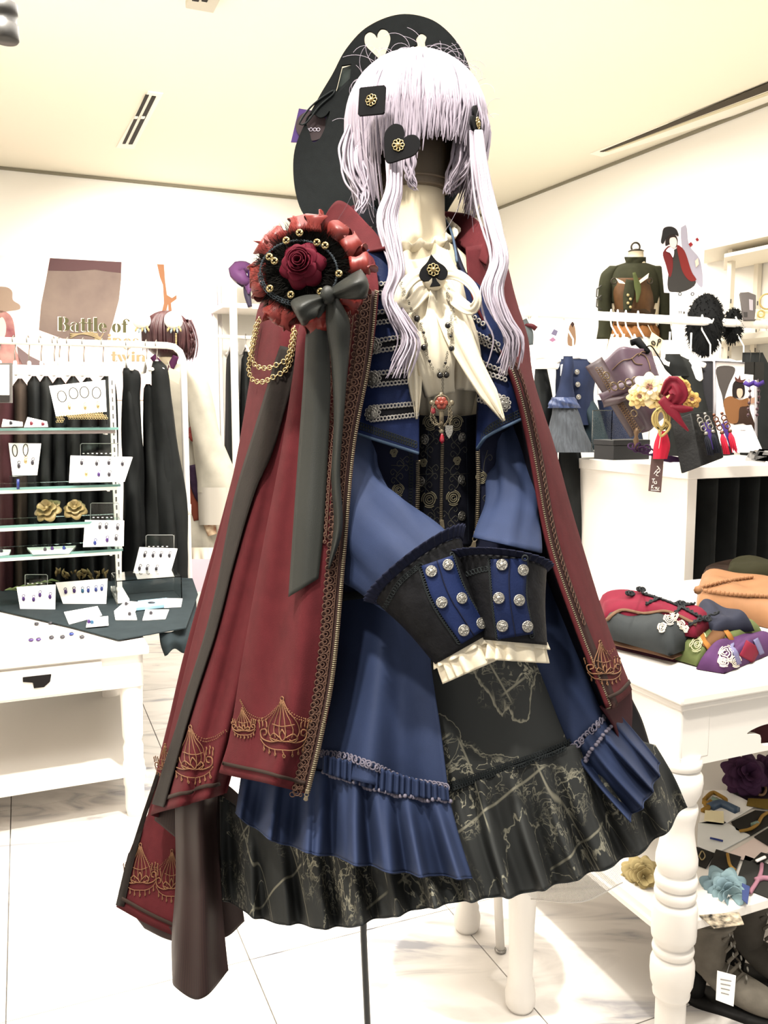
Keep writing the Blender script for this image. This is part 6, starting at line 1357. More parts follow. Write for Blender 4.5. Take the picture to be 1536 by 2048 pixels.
g = G(); rose_strokes(g, dG, 1393, 1292, 13, .0012, .006); rose_strokes(g, dG, 1402, 1278, 10, .0012, .006); g.build('scroll_print', mat('print_cream', 'd9cf9c', .7), t)
t = top('folded_garment', 'folded purple and crimson top at the table front', 'clothing', atz(1460, 1325, RZT), GF)
G3 = foldslab(t, [(1393, 1338), (1448, 1347), (1560, 1300), (1500, 1272)], RZT+.002, .04, ppl_c, seed=5); dP = Dr(G3)
gb, uv = dband(dP, [(1490, 1318), (1505, 1290)], 30, 12, 5, .004); gb.build('crimson_band', red_c, t, solid=.003)
for P in ([(1474, 1328), (1462, 1290)], [(1520, 1308), (1508, 1280)]):
    gb, uv = dband(dP, P, 9, 10, 4, .006); gb.build('lilac_strap', cf('lilac', '8f8bb8'), t, solid=.003)
g = G(); rose_strokes(g, dP, 1450, 1308, 15, .0013, .006); rose_strokes(g, dP, 1468, 1322, 12, .0013, .006); rose_strokes(g, dP, 1446, 1324, 10, .0013, .006); g.build('scroll_print', mat('print_ivory', 'e8d9c4', .7), t)
t = top('folded_garment', 'folded red and grey top with braided frogs on top of the pile', 'clothing', atz(1320, 1260, RZT+.05), GF)
GG = foldslab(t, [(1210, 1276), (1340, 1312), (1446, 1268), (1200, 1212)], RZT+.03, .065, gry_c, name='grey_body', seed=7)
GR = foldslab(t, [(1206, 1246), (1392, 1276), (1424, 1252), (1196, 1205)], RZT+.06, .055, red_c, name='red_body', seed=8, rnd=6)
foldslab(t, [(1385, 1258), (1425, 1272), (1508, 1262), (1400, 1215)], RZT+.045, .04, cf('slate', '3f4254'), name='slate_sleeve', seed=9)
dD = Dr(GG, GR); brd = mat('braid_grey', '3c3f42', .7, bump=.4, bscale=900)
gb, uv = dband(dD, [(1212, 1243), (1242, 1222), (1290, 1228), (1335, 1224), (1390, 1250)], 5, 40, 3, .004); gb.build('tan_edging', cf('tan', '8f6a50'), t, solid=.003)
for P in ([(1285, 1188), (1325, 1200), (1362, 1215), (1410, 1242)], [(1350, 1228), (1364, 1214), (1390, 1206)], [(1378, 1250), (1402, 1238), (1438, 1224)], [(1292, 1210), (1322, 1196)]):
    g = G()
    for s in (-1, 1):
        A = path_pts(P, 3); g.tube([dD.p(q[0]+s*2.2*math.sin(i*1.1), q[1]+s*2.2*math.cos(i*1.1), .005) for i, q in enumerate(A)], .0028, 6)
    g.build('frog_braid', brd, t)
for x, y in ((1262, 1192), (1282, 1180), (1362, 1213), (1408, 1240)):
    g = G(); c = dD.p(x, y, .008)
    for k in range(4): g.torus(c+V((.006*math.cos(k*1.57), .006*math.sin(k*1.57), .002)), .006, .0026, (.3, -.6, .7), 10, 5)
    g.build('braid_knot', brd, t)
g = G()
for x, y, r in ((1338, 1240, 12), (1362, 1250, 10), (1325, 1256, 9), (1350, 1234, 8), (1372, 1258, 7)): rose_strokes(g, dD, x, y, r, .0012, .005)
g.build('scroll_embroidery', mat('print_ivory', 'e8d9c4'), t)
t = top('folded_blouse', 'folded peach satin blouse with beaded edging at the right of the table', 'clothing', atz(1470, 1220, RZT), GF)
GP = foldslab(t, [(1392, 1222), (1560, 1262), (1600, 1205), (1398, 1170)], RZT+.002, .085, pch_c, seed=11, rnd=5); dQ = Dr(GP)
g = G()
for P in ([(1396, 1180), (1430, 1186), (1480, 1192), (1534, 1196)], [(1400, 1178), (1450, 1166), (1505, 1158)]):
    for i, q in enumerate(path_pts(P, 4)): g.sph(dQ.p(q[0], q[1], .006+.003*(i % 2)), .006, 6, 4)
g.build('ruched_edging', mat('satin_peach', 'd9a273'), t, kind='stuff')
t = top('folded_trousers', 'folded dark brown cloth at the back of the table', 'clothing', atz(1480, 1170, RZT), GF); foldslab(t, [(1400, 1166), (1560, 1176), (1580, 1140), (1410, 1146)], RZT, .05, brn_c, seed=13); foldslab(t, [(1452, 1160), (1560, 1168), (1580, 1140), (1456, 1140)], RZT+.05, .05, cf('moss', '3c3a24'), name='folded_layer', seed=14)
# ---- lower shelf: flowers, cards, cords
random.seed(9); sz = .324
flower('fabric_dahlia', 'pale blue dahlia corsage on the low shelf beside the ornate leg', at(1446, 1785, 1.93), .066, mat('petal_blue', 'a3c3c6', .7, var=.15, vscale=12, col2='8aa9b8'), 6, 9, (-.05, -.9, .35), group='fabric flowers on the low shelf')
flower('fabric_dahlia', 'butter yellow dahlia corsage behind the skirt hem on the low shelf', at(1282, 1752, 1.98), .056, mat('petal_yellow', 'd3bd80', .7, var=.15, vscale=12), 6, 9, (-.1, -.85, .45), group='fabric flowers on the low shelf')
flower('fabric_dahlia', 'purple dahlia corsage at the back of the low shelf', at(1487, 1552, 2.45), .072, mat('petal_purple', '653c62', .7, var=.2, vscale=12), 6, 9, (-.1, -.8, .5), group='fabric flowers on the low shelf')
flower('fabric_dahlia', 'purple dahlia corsage cut by the right frame edge', at(1536, 1548, 2.5), .066, mat('petal_purple', '653c62'), 6, 9, (.1, -.8, .5), group='fabric flowers on the low shelf')
bkc = mat('card_black', '35332f', .6)
def shelfcard(label, Q, z, m, items=()):
    t = top('accessory_card', label, 'card', atz(Q[0][0], Q[0][1], z), 'accessory cards on the low shelf'); g = G(); g.poly([atz(x, y, z) for x, y in Q], (0, 0, .003)); g.build('card', m, t, flat=True, bevel=.0008)
    for P, mm, r, nm in items: g = G(); g.tube([atz(x, y, z+.008) for x, y in crs(P, 5*len(P))], r, 6); g.build(nm, mm, t)
    return t
cord = mat('cord_yellow', 'cf9d36', .6); cordp = mat('cord_pink', 'd493a8', .6)
shelfcard('dark card below the purple dahlia on the low shelf', [(1452, 1583), (1500, 1606), (1545, 1605), (1540, 1570), (1465, 1565)], sz, mat('card_plum', '3a2a35', .6), [([(1505, 1585), (1525, 1590), (1532, 1578), (1525, 1565)], mat('cord_rope', 'b98f6a', .6), .004, 'rope_ring')])
shelfcard('mustard woven card under the purple dahlia', [(1493, 1612), (1540, 1620), (1545, 1600), (1496, 1598)], sz+.004, cf('mustard', 'a8872c'))
shelfcard('white sleeve with blue and yellow charms on the low shelf', [(1398, 1648), (1445, 1652), (1512, 1612), (1455, 1582), (1408, 1582)], sz, cardm, [([(1408, 1600), (1425, 1585), (1438, 1590), (1452, 1600), (1445, 1606), (1432, 1598), (1410, 1610)], cord, .006, 'cord_loop'), ([(1408, 1604), (1418, 1612), (1406, 1622)], cord, .008, 'cord_tassel'), ([(1420, 1615), (1440, 1608), (1475, 1622)], mat('charm_blue', '4f6f92', .4), .014, 'blue_charm'), ([(1425, 1600), (1455, 1612)], mat('charm_green', '8fae9a', .4), .012, 'green_charm')])
shelfcard('cream ticket in front of the blue and yellow charms', [(1408, 1642), (1448, 1647), (1447, 1624), (1410, 1622)], sz+.012, mat('tag_cream', 'efe2b4'))
shelfcard('black card with a yellow cord brooch on the low shelf', [(1472, 1662), (1502, 1672), (1540, 1650), (1540, 1625), (1510, 1622), (1462, 1645)], sz, bkc, [([(1480, 1662), (1500, 1658), (1515, 1648), (1525, 1632), (1535, 1625)], cord, .0045, 'yellow_cord'), ([(1505, 1650), (1515, 1646)], mat('charm_green', '8fae9a'), .007, 'green_stone')])
shelfcard('black card at the right frame edge of the low shelf', [(1508, 1675), (1540, 1695), (1540, 1655)], sz+.004, bkc)
shelfcard('pale translucent sleeve with a small blue stud on the low shelf', [(1394, 1692), (1430, 1710), (1500, 1672), (1440, 1640), (1396, 1648)], sz, mat('sleeve_pale', 'e4e6e4', .3), [([(1420, 1676), (1438, 1680), (1446, 1682)], jew['b'], .003, 'blue_stud')])
shelfcard('pale pink sleeve lying across the low shelf', [(1450, 1712), (1500, 1725), (1545, 1700), (1545, 1672), (1505, 1680)], sz, mat('sleeve_pink', 'f1dcd4', .4))
shelfcard('black card with gold wire flower beside the ornate leg', [(1392, 1730), (1412, 1738), (1430, 1708), (1392, 1695)], sz, bkc, [([(1398, 1712), (1404, 1702), (1410, 1712), (1404, 1720), (1398, 1712)], goldb, .0015, 'gold_wire')])
shelfcard('black card with a thin yellow cord behind the blue dahlia', [(1418, 1735), (1472, 1742), (1482, 1715), (1432, 1700)], sz+.004, bkc, [([(1455, 1708), (1460, 1730), (1470, 1740)], cord, .004, 'yellow_cord')])
shelfcard('grey black card with a pink knotted cord on the low shelf', [(1470, 1770), (1545, 1800), (1550, 1735), (1490, 1712)], sz, mat('card_graphite', '4b4b48', .6), [([(1500, 1785), (1515, 1762), (1522, 1745), (1524, 1728)], cordp, .005, 'pink_cord'), ([(1512, 1760), (1525, 1756), (1545, 1758)], cordp, .007, 'pink_knot')])
shelfcard('black barcode tag above the pink knotted cord', [(1505, 1722), (1525, 1728), (1545, 1712), (1522, 1706)], sz+.008, mat('card_black', '35332f'), [([(1513, 1722), (1530, 1714)], cardm, .004, 'white_strip')])
shelfcard('patterned black and cream card under the blue dahlia', [(1398, 1832), (1428, 1858), (1488, 1850), (1478, 1826)], sz, mat('card_check', '2b2826', .6, var=.9, vscale=60, col2='e8d6b8'))
shelfcard('blue tissue tuft at the edge of the blue dahlia', [(1484, 1800), (1495, 1810), (1500, 1775), (1484, 1768)], sz+.02, mat('tissue_blue', '5a6cae', .7))
# ---- ankle boots under the shelf
def boot(label, ox, oy, yaw, m):
    M = Matrix.Translation((ox, oy, 0)) @ Matrix.Rotation(yaw, 4, 'Z') @ Matrix.Scale(.9, 4); t = top('ankle_boot', label, 'boot', (ox, oy, 0), 'ankle boots under the table')
    def q(x, y, z): return M @ V((x, y, z))
    # rings along shaft then foot: centre (y,z), half width, half depth, tilt
    R = [(0, .27, .058, .066, 0), (0, .262, .060, .068, 0), (.002, .22, .055, .062, 0), (.006, .17, .049, .058, .05), (.012, .13, .046, .062, .3), (-.01+.01, .095, .046, .07, .7), (-.055, .075, .047, .052, 1.15), (-.11, .058, .048, .042, 1.4), (-.155, .047, .043, .034, 1.5), (-.19, .04, .028, .024, 1.55), (-.203, .038, .006, .01, 1.57)]
    A = crs([(r[0], r[1], r[2], r[3], r[4]) for r in R], 40); W = []
    for y, z, a, b, tl in A:
        W.append([q(a*math.cos(2*PI*i/28), y+b*math.sin(2*PI*i/28)*math.cos(tl), z-b*math.sin(2*PI*i/28)*math.sin(tl)*-1*1.0) for i in range(28)])
    g = G(); g.grid(W, cu=True); up = g.build('upper', m, t, solid=.003)
    g = G(); g.poly([q(a, b, .016) for a, b in sm2([(0, .05), (.04, .03), (.045, -.06), (.05, -.13), (.03, -.195), (0, -.21), (-.03, -.195), (-.05, -.13), (-.045, -.06), (-.04, .03)], 40)], (0, 0, -.014)); g.build('sole', mat('sole_black', '1c1b1a', .6), t)
    g = G(); g.lathe(q(0, .03, 0), [(.026, .002), (.028, .02), (.036, .085)], 20); g.build('heel', mat('sole_black', '1c1b1a'), t)
    g = G(); g.tube([q(.06*math.cos(a), .068*math.sin(a), .245) for a in np.linspace(0, 2*PI, 30, endpoint=False)], .007, 6, closed=True, up=[V((0, 0, 1))]*30); g.build('ankle_strap', m, t)
    for k in range(5):
        for s in (-1, 1):
            g = G(); g.torus(q(s*.02, -.058-.006*k-(.012 if k > 2 else 0)*(k-2), .225-.028*k), .005, .0016, M.to_3x3() @ V((0, -1, .3)), 10, 5); g.build('lace_hook', pewter, t)
        g = G(); g.strap([q(-.045, -.045-.007*k, .215-.028*k), q(0, -.064-.008*k, .222-.028*k), q(.045, -.045-.007*k, .215-.028*k)], .008, M.to_3x3() @ V((0, -1, .3)), .003); g.build('lace_strap', m, t)
    return t
btm = mat('boot_taupe', '8f8678', .75, var=.25, vscale=25, bump=.2, bscale=300)
p = at(1462, 1860, 2.02); boot('taupe ankle boot with a white price tag under the low shelf', .80, 1.97, 1.1, btm)
p = at(1545, 1850, 2.05); boot('taupe ankle boot cut by the right frame edge', .935, 2.06, 1.0, mat('boot_dark', '6b645a', .75, var=.25, vscale=25))
t = top('price_tag', 'white price tag hanging on the taupe ankle boot', 'tag', at(1450, 2010, 1.8)); g = G(); g.poly([at(x, y, 1.8) for x, y in ((1432, 2000), (1467, 2013), (1472, 1952), (1435, 1942))], (0, .002, 0)); g.build('card', cardm, t, flat=True)
g = G()
for k in range(4): g.poly([at(1441+a+k*.4, 1958+k*9+b, 1.798) for a, b in ((0, 0), (22-k*2, 4), (22-k*2, 5.5), (0, 1.5))], (0, .0008, 0))
g.build('printed_lines', mat('print_grey', 'a9a6a2', .7), t, kind='stuff', flat=True)
g = G(); g.tube([at(1453, 1948, 1.8), at(1460, 1925, 1.87)], .0008, 4); g.build('string', mat('print_grey', 'a9a6a2'), t)
# ================================================================ WHITE CABINET WITH ACCESSORIES
CZT = 1.26; CC = atz(1377, 934, CZT)
def CB(a, b, z): return CC+UU*a+VV*b+ZZ*(z-CZT)
cb = top('display_cabinet', 'tall white display cabinet with an open front under the flower ornament', 'cabinet', CB(.5, .3, 0))
g = G(); obox(g, CB, -.01, 1.3, -.01, .72, CZT-.045, CZT); g.build('cabinet_top', tw, cb, flat=True, bevel=.003)
g = G(); obox(g, CB, 0, .045, 0, .7, 0, CZT-.045); g.build('side_panel', tw, cb, flat=True, bevel=.002)
g = G(); obox(g, CB, 0, 1.28, .68, .7, 0, CZT-.045); g.build('back_panel', tw, cb, flat=True)
g = G(); obox(g, CB, .045, 1.28, .02, .7, .72, .75); g.build('shelf', tw, cb, flat=True)
for k, (a, m) in enumerate(((.13, coatb), (.24, coatg), (.35, coatb), (.46, coatb), (.57, coatg))):
    t = top('black_garment', ('black garment nearest the post', 'charcoal garment second from the post', 'black garment third from the post', 'black garment fourth from the post', 'charcoal garment farthest from the post')[k]+' inside the open white cabinet', 'clothing', CB(a, .3, .8), 'garments in the white cabinet'); g = G(); n = 30
    W = [[CB(a+(.05+.012*math.sin(q*5+k))*math.cos(q), .35+.25*math.sin(q), z) for q in np.linspace(0, 2*PI, n, endpoint=False)] for z in (.76, .9, 1.05, 1.16, 1.2)]
    g.grid(W, cu=True); g.f.append(tuple(range(4*n, 5*n))); g.m.append(0); g.build('body', m, t)
    g = G(); g.tube([CB(a, .35, 1.2), CB(a, .35, 1.215)], .004, 6); g.build('hanger_hook', mat('hook_chrome', 'b5aca0'), t)
# purple belt garment on a clear stand
YP = 3.22
pg = top('purple_bustier', 'purple satin bustier with bronze buckles tilted on a clear stand', 'clothing', at(1260, 900, YP)); sat = mat('satin_plum', '6a4f62', .4, var=.2, vscale=14, sheen=.3, bump=.1, bscale=60); satd = mat('satin_mocha', '5c484e', .45, var=.2, vscale=14)
SB_ = Surf([[(1203, 724, YP), (1248, 694, YP-.05), (1302, 703, YP)], [(1218, 765, YP-.02), (1262, 750, YP-.09), (1316, 745, YP-.02)], [(1240, 810, YP-.02), (1285, 800, YP-.09), (1330, 780, YP-.02)], [(1285, 868, YP), (1312, 850, YP-.05), (1338, 820, YP)]], 30, 30, lambda u, v: (0*u, 2*np.sin(u*12+v*5), -.006*np.sin(v*14+u*4)))
cloth('bodice', SB_, sat, pg, .003); dB = Dr(sgrid(SB_))
cloth('front_band', bandS([(1187, 724, YP-.06), (1228, 790, YP-.10), (1276, 866, YP-.06)], [38, 34, 36], 24, .015), satd, pg, .003); cloth('belt', bandS([(1202, 798, YP-.09), (1250, 775, YP-.13), (1300, 762, YP-.1)], [22, 22, 18], 16, .012), sat, pg, .003); cloth('belt', bandS([(1206, 806, YP-.09), (1236, 800, YP-.13), (1262, 790, YP-.12)], [18, 14, 8], 12, .012), satd, pg, .003)
g = G()
for s in (-4, 4):
    for q in path_pts([(1198+s, 738), (1235+s, 798), (1275+s, 862)], 5): g.torus(at(q[0], q[1], YP-.12), .006, .0016, (.3, -1, 0), 7, 4)
g.build('braid_trim', mat('trim_bronze', '8a6a48', .5, metal=.4), pg)
for x, y in ((1213, 751), (1268, 827), (1228, 773), (1243, 771), (1258, 766), (1272, 762)):
    g = G(); g.torus(at(x, y, YP-.15), .013 if x in (1213, 1268) else .016, .0025, (.2, -1, 0), 16, 6, sx=.8); g.build('buckle', mat('buckle_bronze', '9a8566', .35, metal=.8), pg)
g = G(); dline(g, dB, [(1225, 740), (1245, 722), (1262, 718), (1275, 708), (1288, 712), (1296, 725), (1300, 742)], .002, 40, .004); dline(g, dB, [(1262, 716), (1270, 728), (1284, 730)], .002, 16, .004); dline(g, dB, [(1276, 712), (1283, 704), (1292, 706)], .002, 16, .004); g.build('scroll_embroidery', mat('trim_bronze', '8a6a48'), pg)
g = G(); a = at(1273, 856, YP-.12); g.lathe(a-V((0, 0, .06)), [(.004, -.02), (.009, -.01), (.006, 0), (.011, .015), (.006, .03), (.01, .045), (.005, .06)], 14); g.build('bronze_toggle', mat('trim_bronze', '8a6a48'), pg)
t = top('knotted_tassel', 'dark purple knotted cord tassel lying on the cabinet top edge', 'tassel', at(1290, 905, 3.1)); g = G(); mp_ = mat('cord_aubergine', '3e2448', .6)
for k in range(7): g.torus(at(1264+k*6, 893+3*math.sin(k*2.2)+k*1.5, 3.1), .014, .0035, (math.sin(k), -1, math.cos(k)), 12, 5)
g.build('knot', mp_, t)
g = G()
for k in range(16): g.tube([at(1300+k*.5, 908+k*.7, 3.08), at(1340, 916+k*.8-4, 3.07), at(1396+random.uniform(-10, 6), 922+random.uniform(-4, 6), 3.05)], .002, 4)
g.build('fringe', mp_, t)
for (x, y, lab, d) in ((1243, 898, 'low black box beneath the purple bustier on the cabinet', (.17, .12, .055)),):
    t = top('black_box', lab, 'box', at(x, y+18, 3.25)); g = G(); g.box(at(x, y+6, 3.3), d, RM); g.build('box_base', mat('box_black', '26272a', .4), t, flat=True, bevel=.002); g = G(); g.box(at(x, y-14, 3.3), (d[0]+.004, d[1]+.004, .02), RM); g.build('box_lid', mat('box_black', '26272a'), t, flat=True, bevel=.002)
acr_box('clear_riser', 'clear acrylic riser under the purple bustier on the cabinet', 1262, 862, 3.35, (.28, .12, .16))
t = top('black_pin', 'black tubular hair stick above the purple bustier', 'hair stick', at(1275, 690, 3.25)); g = G(); g.tube([at(1262, 686, 3.25), at(1275, 682, 3.25), at(1296, 704, 3.2)], [.012, .016, .010], 10); g.build('stick', felt, t); g = G(); g.tube([at(x, y, 3.2) for x, y in crs([(1292, 694), (1302, 692), (1315, 710), (1330, 735)], 16)], .0025, 5); g.build('cord', felt, t)
# flower hair ornament
ho = top('flower_ornament', 'cream and yellow flower hair ornament with a red ribbon and gold cord', 'ornament', at(1330, 900, 2.95)); YH = 2.98
random.seed(14)
for (x, y, r, m, lab) in ((1298, 778, .062, mat('petal_cream', 'f0dfae', .7, var=.1, vscale=12), 'cream'), (1275, 795, .04, mat('petal_butter', 'eccf86', .7), 'yellow'), (1318, 795, .05, mat('petal_butter', 'eccf86'), 'yellow'), (1362, 778, .045, mat('petal_amber', 'e0ad58', .7), 'amber'), (1382, 800, .035, mat('petal_amber', 'e0ad58'), 'amber')):
    c = at(x, y, YH); n = V((random.uniform(-.3, .3), -1, .2)).normalized(); X = n.orthogonal().normalized(); Z = n.cross(X)
    for k in range(3):
        for q in range(8-k): petal(c+n*r*.12*k, q*2*PI/(8-k)+k*.4, .003, r*(1-.25*k), .5, r*.2, r*(.25+.2*k), m, ho, nrm=n, X_=X, Z_=Z, nu=7, nv=6, tip=.05, edge=.12)
    g = G()
    for k in range(14): g.sph(c+n*r*.4+X*r*.3*math.cos(k*2.4)*(k/14)**.5+Z*r*.3*math.sin(k*2.4)*(k/14)**.5, r*.07, 6, 4)
    g.build('stamens', mat('stamen_rose', 'cf8f86', .6), ho)
redr = mat('ribbon_crimson', '9c1f38', .5, var=.15, vscale=20)
cloth('ribbon_loop', bandS([(1325, 790, 2.92), (1345, 768, 2.9), (1358, 790, 2.88), (1340, 810, 2.9)], [12, 34, 38, 20], 16, .006, rip=.006), redr, ho, .002)
cloth('ribbon_tail', bandS([(1322, 798, 2.9), (1345, 822, 2.88), (1362, 845, 2.87), (1377, 862, 2.87)], [18, 24, 12, 3], 18, .004), redr, ho, .002); cloth('ribbon_tail', bandS([(1340, 815, 2.89), (1365, 818, 2.88), (1386, 818, 2.88)], [16, 16, 6], 12, .01), redr, ho, .002)
g = G()
for w_, h in ((12, 40), (17, 36), (8, 30)): g.tube([at(1322+w_*math.cos(a), 832+h*.55*math.sin(a)+6, 2.9) for a in np.linspace(0, 2*PI, 24, endpoint=False)], .0045, 6, closed=True)
g.tube([at(x, y, 2.89) for x, y in crs([(1330, 840), (1340, 850), (1335, 862), (1322, 872), (1318, 860)], 20)], .0045, 6); g.build('gold_cord', mat('cord_gold', 'cdb268', .5), ho, kind='stuff')
S = ringT([(1325, 862, 8, 0, 2.95, .02), (1324, 890, 16, 0, 2.95, .03), (1320, 918, 14, 0, 2.95, .03)], 24, 12, lambda ph, v: 1+.08*math.sin(ph*9)); g = G(); g.surf(S); g.build('red_tassel', mat('tassel_red', '8e1626', .6), ho)
t = top('hang_tag', 'mauve brown hang tag with a white emblem hanging over the cabinet edge', 'tag', at(1312, 985, 2.9)); Yt = 2.95
g = G(); g.poly([at(x, y, Yt) for x, y in ((1297, 982), (1322, 985), (1328, 914), (1303, 912))], (0, .003, 0)); g.build('card', mat('tag_mauve', '8a6c69', .6), t, flat=True)
g = G()
for P in ([(1308, 948), (1312, 942), (1318, 936), (1314, 932), (1320, 940), (1312, 950), (1317, 952)], [(1310, 944), (1320, 944)], [(1304, 958), (1310, 958)], [(1307, 958), (1306, 966)], [(1310, 962), (1309, 967), (1313, 967), (1313, 962)], [(1304, 970), (1303, 977)], [(1308, 970), (1304, 973), (1307, 977)], [(1309, 975), (1312, 975), (1311, 978)], [(1314, 974), (1314, 978), (1317, 978), (1318, 974)], [(1302, 980), (1319, 981)]): g.tube([at(x, y, Yt-.002) for x, y in crs(P, 4*len(P))], .0012, 4)
g.build('printed_emblem', mat('tag_print', 'f1e8e2', .6), t)
g = G(); g.tube([at(1315, 916, Yt-.001), at(1320, 880, 2.9), at(1323, 862, 2.9)], .0012, 4); g.build('string', mat('string_clear', 'd9d5cc', .5), t)
# leather block with tassel earrings
lb = top('earring_block', 'black textured slanted display block on the cabinet', 'display block', at(1385, 925, 3.05)); crc = mat('croc_black', '1d1d1d', .5, bump=.8, bscale=90)
P = [at(1400, 932, 2.95), at(1436, 912, 3.0), at(1396, 823, 3.12), at(1356, 826, 3.08)]; Pq = [at(1378, 918, 3.12), at(1366, 860, 3.12), at(1344, 838, 3.12)]
fr = [at(1404, 932, 2.95), at(1448, 915, 3.0), at(1425, 822, 3.1), at(1381, 826, 3.06)]; g = G(); g.poly(fr, at(1345, 838, 3.1)-at(1385, 822, 3.08)); g.build('block', crc, lb, flat=True, bevel=.003)
def earr(label, x, y, m1, m2, card):
    t = top('tassel_earring', label, 'earring', at(x, y, 3.02), 'tassel earrings on the black block'); g = G(); g.sph(at(x, y, 3.02), .006, 10, 8)
    for k in range(3): g.torus(at(x+4+k*3.5, y+9+k*8, 3.0-.01*k), .010, .0025, (.2, -1, .2), 8, 5)
    g.build('filigree_charm', m1, t); a = at(x+16, y+36, 2.97); d = at(x+26, y+78, 2.93)-a; g = G()
    for k in range(26):
        q = V((math.cos(k*2.4), math.sin(k*2.4), 0))*.010*(k/26)**.5; g.tube([a, a+d*.3+q, a+d+q*1.1], .0022, 4)
    g.build('tassel', m2, t); g = G(); g.lathe(a, [(.006, -.004), (.008, 0), (.005, .008)], 10); g.build('cap', m1, t)
tsb = mat('tassel_ink', '20222c', .6); tsr = mat('tassel_red', '8e1626'); tsr.node_tree.nodes['Principled BSDF'].inputs['Base Color'].default_value = lin('b02238'); cop = mat('copper', '9a6248', .35, metal=.7)
earr('dark tassel earring nearest the flower ornament', 1396, 832, pewter, tsb, 0); earr('dark tassel earring, second on the black block', 1410, 828, pewter, tsb, 0); earr('red tassel earring with copper charm, third on the black block', 1428, 830, cop, tsr, 0); earr('red tassel earring with copper charm nearest the framed picture', 1444, 827, cop, tsr, 0)
for x, lab in ((1400, 'purple backing slip behind the dark tassel earrings'), (1438, 'purple backing slip behind the red tassel earrings')):
    t = top('backing_slip', lab, 'card', at(x+20, 880, 3.0)); g = G(); g.poly([at(x+4, 848, 3.03), at(x+16, 842, 3.03), at(x+36, 895, 2.99), at(x+24, 900, 2.99)], (0, .002, 0)); g.build('card', mat('slip_purple', '5b3fa0', .5), t, flat=True)
t = top('price_card', 'white leaning price card in front of the framed picture', 'card', at(1490, 905, 2.95)); g = G(); g.poly([at(x, y, Y_) for x, y, Y_ in ((1466, 905, 2.92), (1527, 905, 2.92), (1503, 850, 3.0), (1458, 853, 3.0))], (0, .003, 0)); g.build('card', cardm, t, flat=True)
g = G(); g.box(at(1486, 861, 2.975), (.02, .001, .003)); g.box(at(1492, 884, 2.93), (.03, .001, .002)); g.build('printed_lines', mat('caption_dark', '34312f'), t, kind='stuff')
t = top('clear_packets', 'clear wrapped packets lying flat at the right of the cabinet top', 'packet', at(1520, 915, 2.9))
for k in range(3): g = G(); g.poly([at(x+k*9, y-k*2, 2.9) for x, y in ((1490, 922), (1530, 925), (1540, 908), (1500, 905))], (0, 0, .006)); g.build('packet', mat('packet_clear', 'd8d6d4', .15, spec=.8), t, flat=True)
# framed pictures (flat prints)
def picture(name, label, Q, Y, shapes, frame=None, paper='f3ece6'):
    """flat print: quad bl, br, tr, tl in the image at distance Y; shapes (name, points, colour)"""
    t = top(name, label, 'picture', at((Q[0][0]+Q[1][0])/2, Q[0][1], Y)); g = G(); g.poly([at(x, y, Y) for x, y in Q], (0, .006, 0)); g.build('print', mat('paper_'+paper, paper, .5), t, flat=True)
    for k, (nm, pts, c) in enumerate(shapes):
        g = G(); g.poly([at(x, y, Y-.001-.0006*k) for x, y in (pts if len(pts) < 5 else sm2(pts, 4*len(pts)))], (0, .0005, 0)); g.build(nm, mat('ink_'+c, c, .6), t, flat=True)
    if frame: 
        g = G(); g.tube([at(x, y, Y-.004) for x, y in Q]+[at(Q[0][0], Q[0][1], Y-.004)], .006, 4, caps=True); g.build('picture_frame', frame, t)
    return t
picture('framed_picture', 'framed photo of a person with plumed hair in an orange fur wrap', [(1429, 888), (1512, 893), (1512, 727), (1429, 722)], 3.18, [('printed_curtain', [(1434, 735), (1470, 736), (1458, 770), (1450, 795), (1448, 815), (1444, 790), (1436, 765)], '6d6560'), ('printed_skirt', [(1462, 815), (1490, 800), (1503, 830), (1516, 870), (1514, 880), (1490, 848), (1465, 848)], '5c4438'), ('printed_wrap', [(1448, 800), (1462, 792), (1480, 800), (1498, 795), (1512, 798), (1495, 812), (1480, 815), (1475, 845), (1458, 845), (1450, 822)], 'b47a48'), ('printed_hand', [(1496, 797), (1512, 794), (1510, 806), (1498, 808)], 'd9a98a'), ('printed_hair', [(1465, 790), (1466, 768), (1474, 760), (1486, 764), (1490, 785), (1485, 795), (1468, 795)], '2f2724'), ('printed_face', [(1475, 778), (1484, 778), (1485, 790), (1479, 797), (1474, 790)], 'e6c0a4'), ('printed_plume', [(1472, 762), (1470, 753), (1476, 758), (1480, 750), (1482, 760), (1492, 758), (1484, 765)], '7c4a40')], mat('frame_silver', 'b5aeb2', .4))
